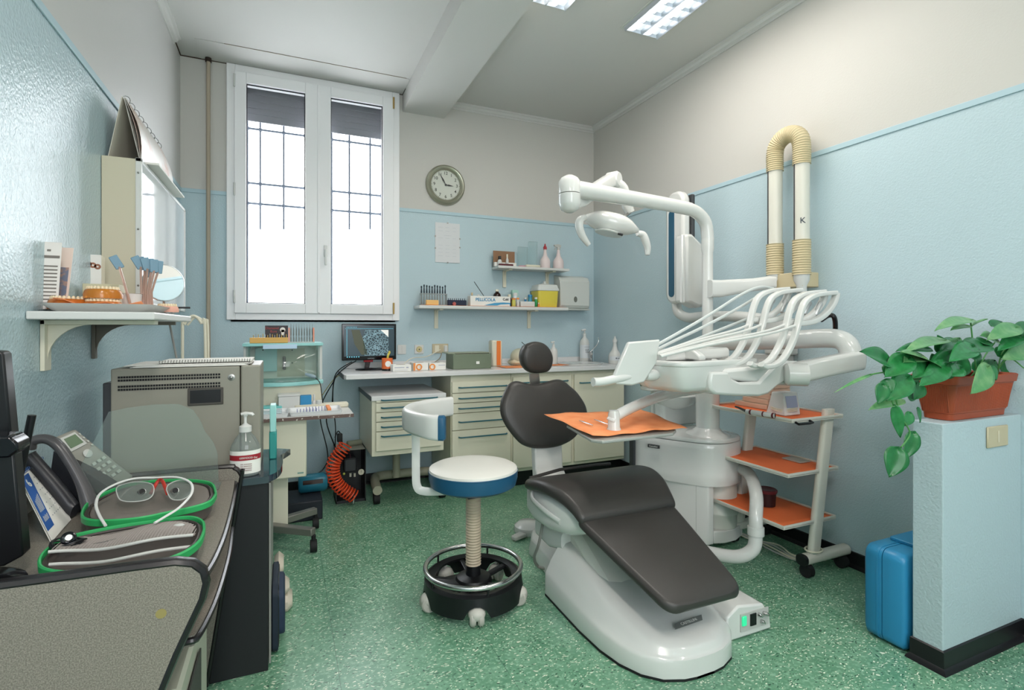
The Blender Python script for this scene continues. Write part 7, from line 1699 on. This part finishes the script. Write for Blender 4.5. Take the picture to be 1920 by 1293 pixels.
Lv = [ # base px, tip px, Y0, Y1, width m, tone, normal
 (1665, 678, 1622, 655, 1.10, 1.08, .055, 1, (-.3, -.8, .5)), (1672, 690, 1660, 705, 1.12, 1.12, .04, 0, (-.4, -.6, .6)),
 (1702, 672, 1664, 702, 1.08, 1.06, .06, 0, (-.5, -.7, .5)), (1700, 708, 1668, 748, 1.07, 1.05, .06, 0, (-.5, -.8, .3)),
 (1655, 722, 1648, 756, 1.07, 1.06, .04, 1, (-.4, -.9, .1)), (1690, 752, 1634, 760, 1.09, 1.08, .035, 2, (-.2, -.5, .8)),
 (1635, 702, 1572, 726, 1.12, 1.10, .012, 2, (-.2, -.6, .7)), (1676, 762, 1692, 822, 1.07, 1.06, .032, 0, (-.5, -.8, .1)),
 (1706, 775, 1698, 798, 1.08, 1.07, .03, 0, (-.4, -.9, .1)), (1718, 765, 1728, 792, 1.09, 1.08, .03, 1, (.2, -.9, .1)),
 (1712, 812, 1700, 860, 1.07, 1.06, .045, 1, (-.4, -.9, .1)), (1682, 842, 1670, 894, 1.06, 1.05, .062, 1, (-.5, -.85, .1)),
 (1752, 690, 1702, 646, 1.10, 1.04, .06, 2, (-.2, -.5, .8)), (1740, 655, 1690, 648, 1.12, 1.08, .04, 1, (-.2, -.6, .7)),
 (1770, 640, 1705, 642, 1.13, 1.07, .05, 2, (-.2, -.4, .9)), (1765, 660, 1760, 628, 1.15, 1.15, .05, 0, (-.4, -.8, .4)),
 (1772, 685, 1732, 718, 1.06, 1.03, .055, 0, (-.3, -.8, .5)), (1738, 680, 1716, 705, 1.08, 1.05, .05, 0, (-.3, -.8, .5)),
 (1780, 668, 1805, 630, 1.12, 1.13, .055, 2, (-.4, -.8, .4)), (1782, 664, 1742, 700, 1.10, 1.05, .05, 1, (-.4, -.7, .6)),
 (1822, 650, 1788, 670, 1.06, 1.02, .055, 0, (-.2, -.7, .7)), (1845, 648, 1805, 652, 1.08, 1.03, .065, 1, (-.1, -.6, .8)),
 (1850, 690, 1830, 735, 1.04, 1.00, .060, 2, (-.2, -.9, .3)), (1855, 688, 1870, 712, 1.05, 1.03, .05, 1, (.1, -.9, .3)),
 (1820, 602, 1762, 602, 1.10, 1.04, .045, 2, (0, -.4, .9)), (1822, 612, 1850, 596, 1.10, 1.06, .04, 2, (0, -.4, .9)), (1815, 612, 1786, 612, 1.10, 1.08, .03, 2, (0, -.4, .9)),
 (1868, 640, 1845, 625, 1.10, 1.08, .05, 2, (-.1, -.7, .6)), (1905, 615, 1860, 628, 1.08, 1.05, .055, 2, (-.1, -.6, .7)), (1912, 628, 1878, 650, 1.08, 1.05, .05, 0, (-.1, -.6, .7)),
 (1935, 612, 1898, 622, 1.08, 1.06, .05, 1, (-.1, -.6, .7)), (1930, 655, 1890, 668, 1.08, 1.05, .06, 2, (-.1, -.8, .5)), (1835, 642, 1862, 640, 1.09, 1.08, .04, 1, (-.1, -.6, .8)),
 (1760, 700, 1778, 660, 1.14, 1.16, .05, 1, (-.4, -.8, .4)), (1795, 700, 1815, 665, 1.15, 1.16, .05, 0, (-.3, -.8, .5)), (1880, 700, 1905, 668, 1.15, 1.14, .05, 0, (-.1, -.8, .5)), (1715, 690, 1700, 655, 1.14, 1.12, .045, 1, (-.4, -.8, .4)),
 (1740, 705, 1725, 672, 1.16, 1.15, .05, 0, (-.4, -.7, .6)), (1830, 700, 1850, 672, 1.18, 1.18, .05, 1, (-.3, -.7, .6)), (1775, 705, 1800, 690, 1.12, 1.08, .045, 1, (-.2, -.6, .7)), (1700, 735, 1722, 745, 1.12, 1.11, .04, 1, (-.4, -.9, .2)),
]
Lv += [(1750, 702, 1738, 690, 1.09, 1.06, .04, 0, (-.3, -.8, .5)), (1800, 690, 1780, 700, 1.06, 1.03, .045, 0, (-.2, -.8, .5)), (1812, 668, 1838, 655, 1.10, 1.10, .05, 1, (-.1, -.7, .6)), (1870, 668, 1900, 655, 1.10, 1.08, .05, 0, (-.1, -.7, .6)),
 (1690, 700, 1672, 680, 1.10, 1.11, .045, 0, (-.5, -.7, .4)), (1725, 668, 1700, 672, 1.10, 1.06, .05, 2, (-.3, -.6, .7)), (1760, 690, 1748, 662, 1.18, 1.20, .05, 1, (-.4, -.8, .3)), (1845, 700, 1872, 672, 1.16, 1.17, .05, 0, (-.2, -.8, .5)), (1660, 712, 1672, 735, 1.08, 1.06, .04, 1, (-.5, -.8, .1)), (1712, 730, 1700, 700, 1.12, 1.12, .045, 1, (-.4, -.8, .3)), (1726, 722, 1716, 748, 1.11, 1.10, .04, 0, (-.4, -.9, .1)), (1790, 640, 1768, 655, 1.14, 1.10, .045, 0, (-.2, -.6, .7)), (1858, 612, 1882, 600, 1.12, 1.12, .035, 1, (-.1, -.6, .7))]
for a in Lv: pleaf(*a[:6], a[6]*(1.3 if a[6] > .02 else 1), *a[7:])
for P in ([(1735, 708, 1.12), (1700, 715, 1.09), (1680, 740, 1.07), (1690, 780, 1.07), (1706, 812, 1.07), (1690, 838, 1.06)], [(1740, 710, 1.12), (1715, 712, 1.10), (1690, 705, 1.08), (1660, 698, 1.09), (1632, 702, 1.11)],
          [(1832, 705, 1.14), (1826, 660, 1.11), (1820, 605, 1.10)], [(1828, 706, 1.13), (1848, 665, 1.10), (1865, 642, 1.10)], [(1870, 706, 1.13), (1880, 660, 1.09), (1915, 632, 1.08)], [(1862, 706, 1.14), (1890, 672, 1.09), (1920, 690, 1.05)],
          [(1780, 706, 1.13), (1775, 670, 1.12), (1768, 645, 1.13)], [(1760, 706, 1.12), (1755, 690, 1.1)], [(1690, 720, 1.08), (1672, 740, 1.07), (1676, 762, 1.07)], [(1820, 706, 1.10), (1845, 680, 1.06), (1852, 688, 1.04)]):
    stem([aY(*q) for q in P], .0026)
# ---- shared group phrases for repeated kinds
GROUPS = {'leaflet': 'leaflets on the left wall shelf tray', 'dental_model': 'dental arch models on the left wall shelf', 'shade_guide': 'blue shade guides on the left wall shelf', 'shallow_tray': 'shallow trays on the trolley top',
 'foam_pad': 'off-white pads stacked behind the navy bag', 'ink_bottle': 'bottles in the upper shelf display box', 'ceiling_light': 'recessed louvre ceiling lights', 'wall_shelf': 'white bracketed wall shelves',
 'cupboard': 'cream cupboards under the worktop', 'glove_box': 'glove cartons on the worktop', 'soap_bottle': 'white bottles on the worktop and the upper back shelf', 'acrylic_block': 'clear blocks on the upper back shelf',
 'orange_napkin': 'orange paper sheets on the worktop', 'wall_socket': 'sockets above the worktop', 'switch_plate': 'switch plates in the room', 'brown_bottle': 'brown bottles on the lower back shelf', 'small_bottle': 'small bottles on the lower back shelf',
 'eyewear_case': 'open eyewear cases on the desk', 'paper_pile': 'papers piled on the steriliser', 'dental_probe': 'instruments on the orange tray paper', 'white_bottle': 'white bottles on the lower back shelf'}
tops = [o for o in bpy.data.objects if o.parent is None and o.get('category')]
cnt = {}
for o in tops: cnt.setdefault(o.name.split('.')[0], []).append(o)
for n, L in cnt.items():
    if len(L) > 1:
        for o in L:
            if 'group' not in o: o['group'] = GROUPS.get(n, n.replace('_', ' ')+'s in the room')
for o in bpy.data.objects:
    if '_w' in o: del o['_w']
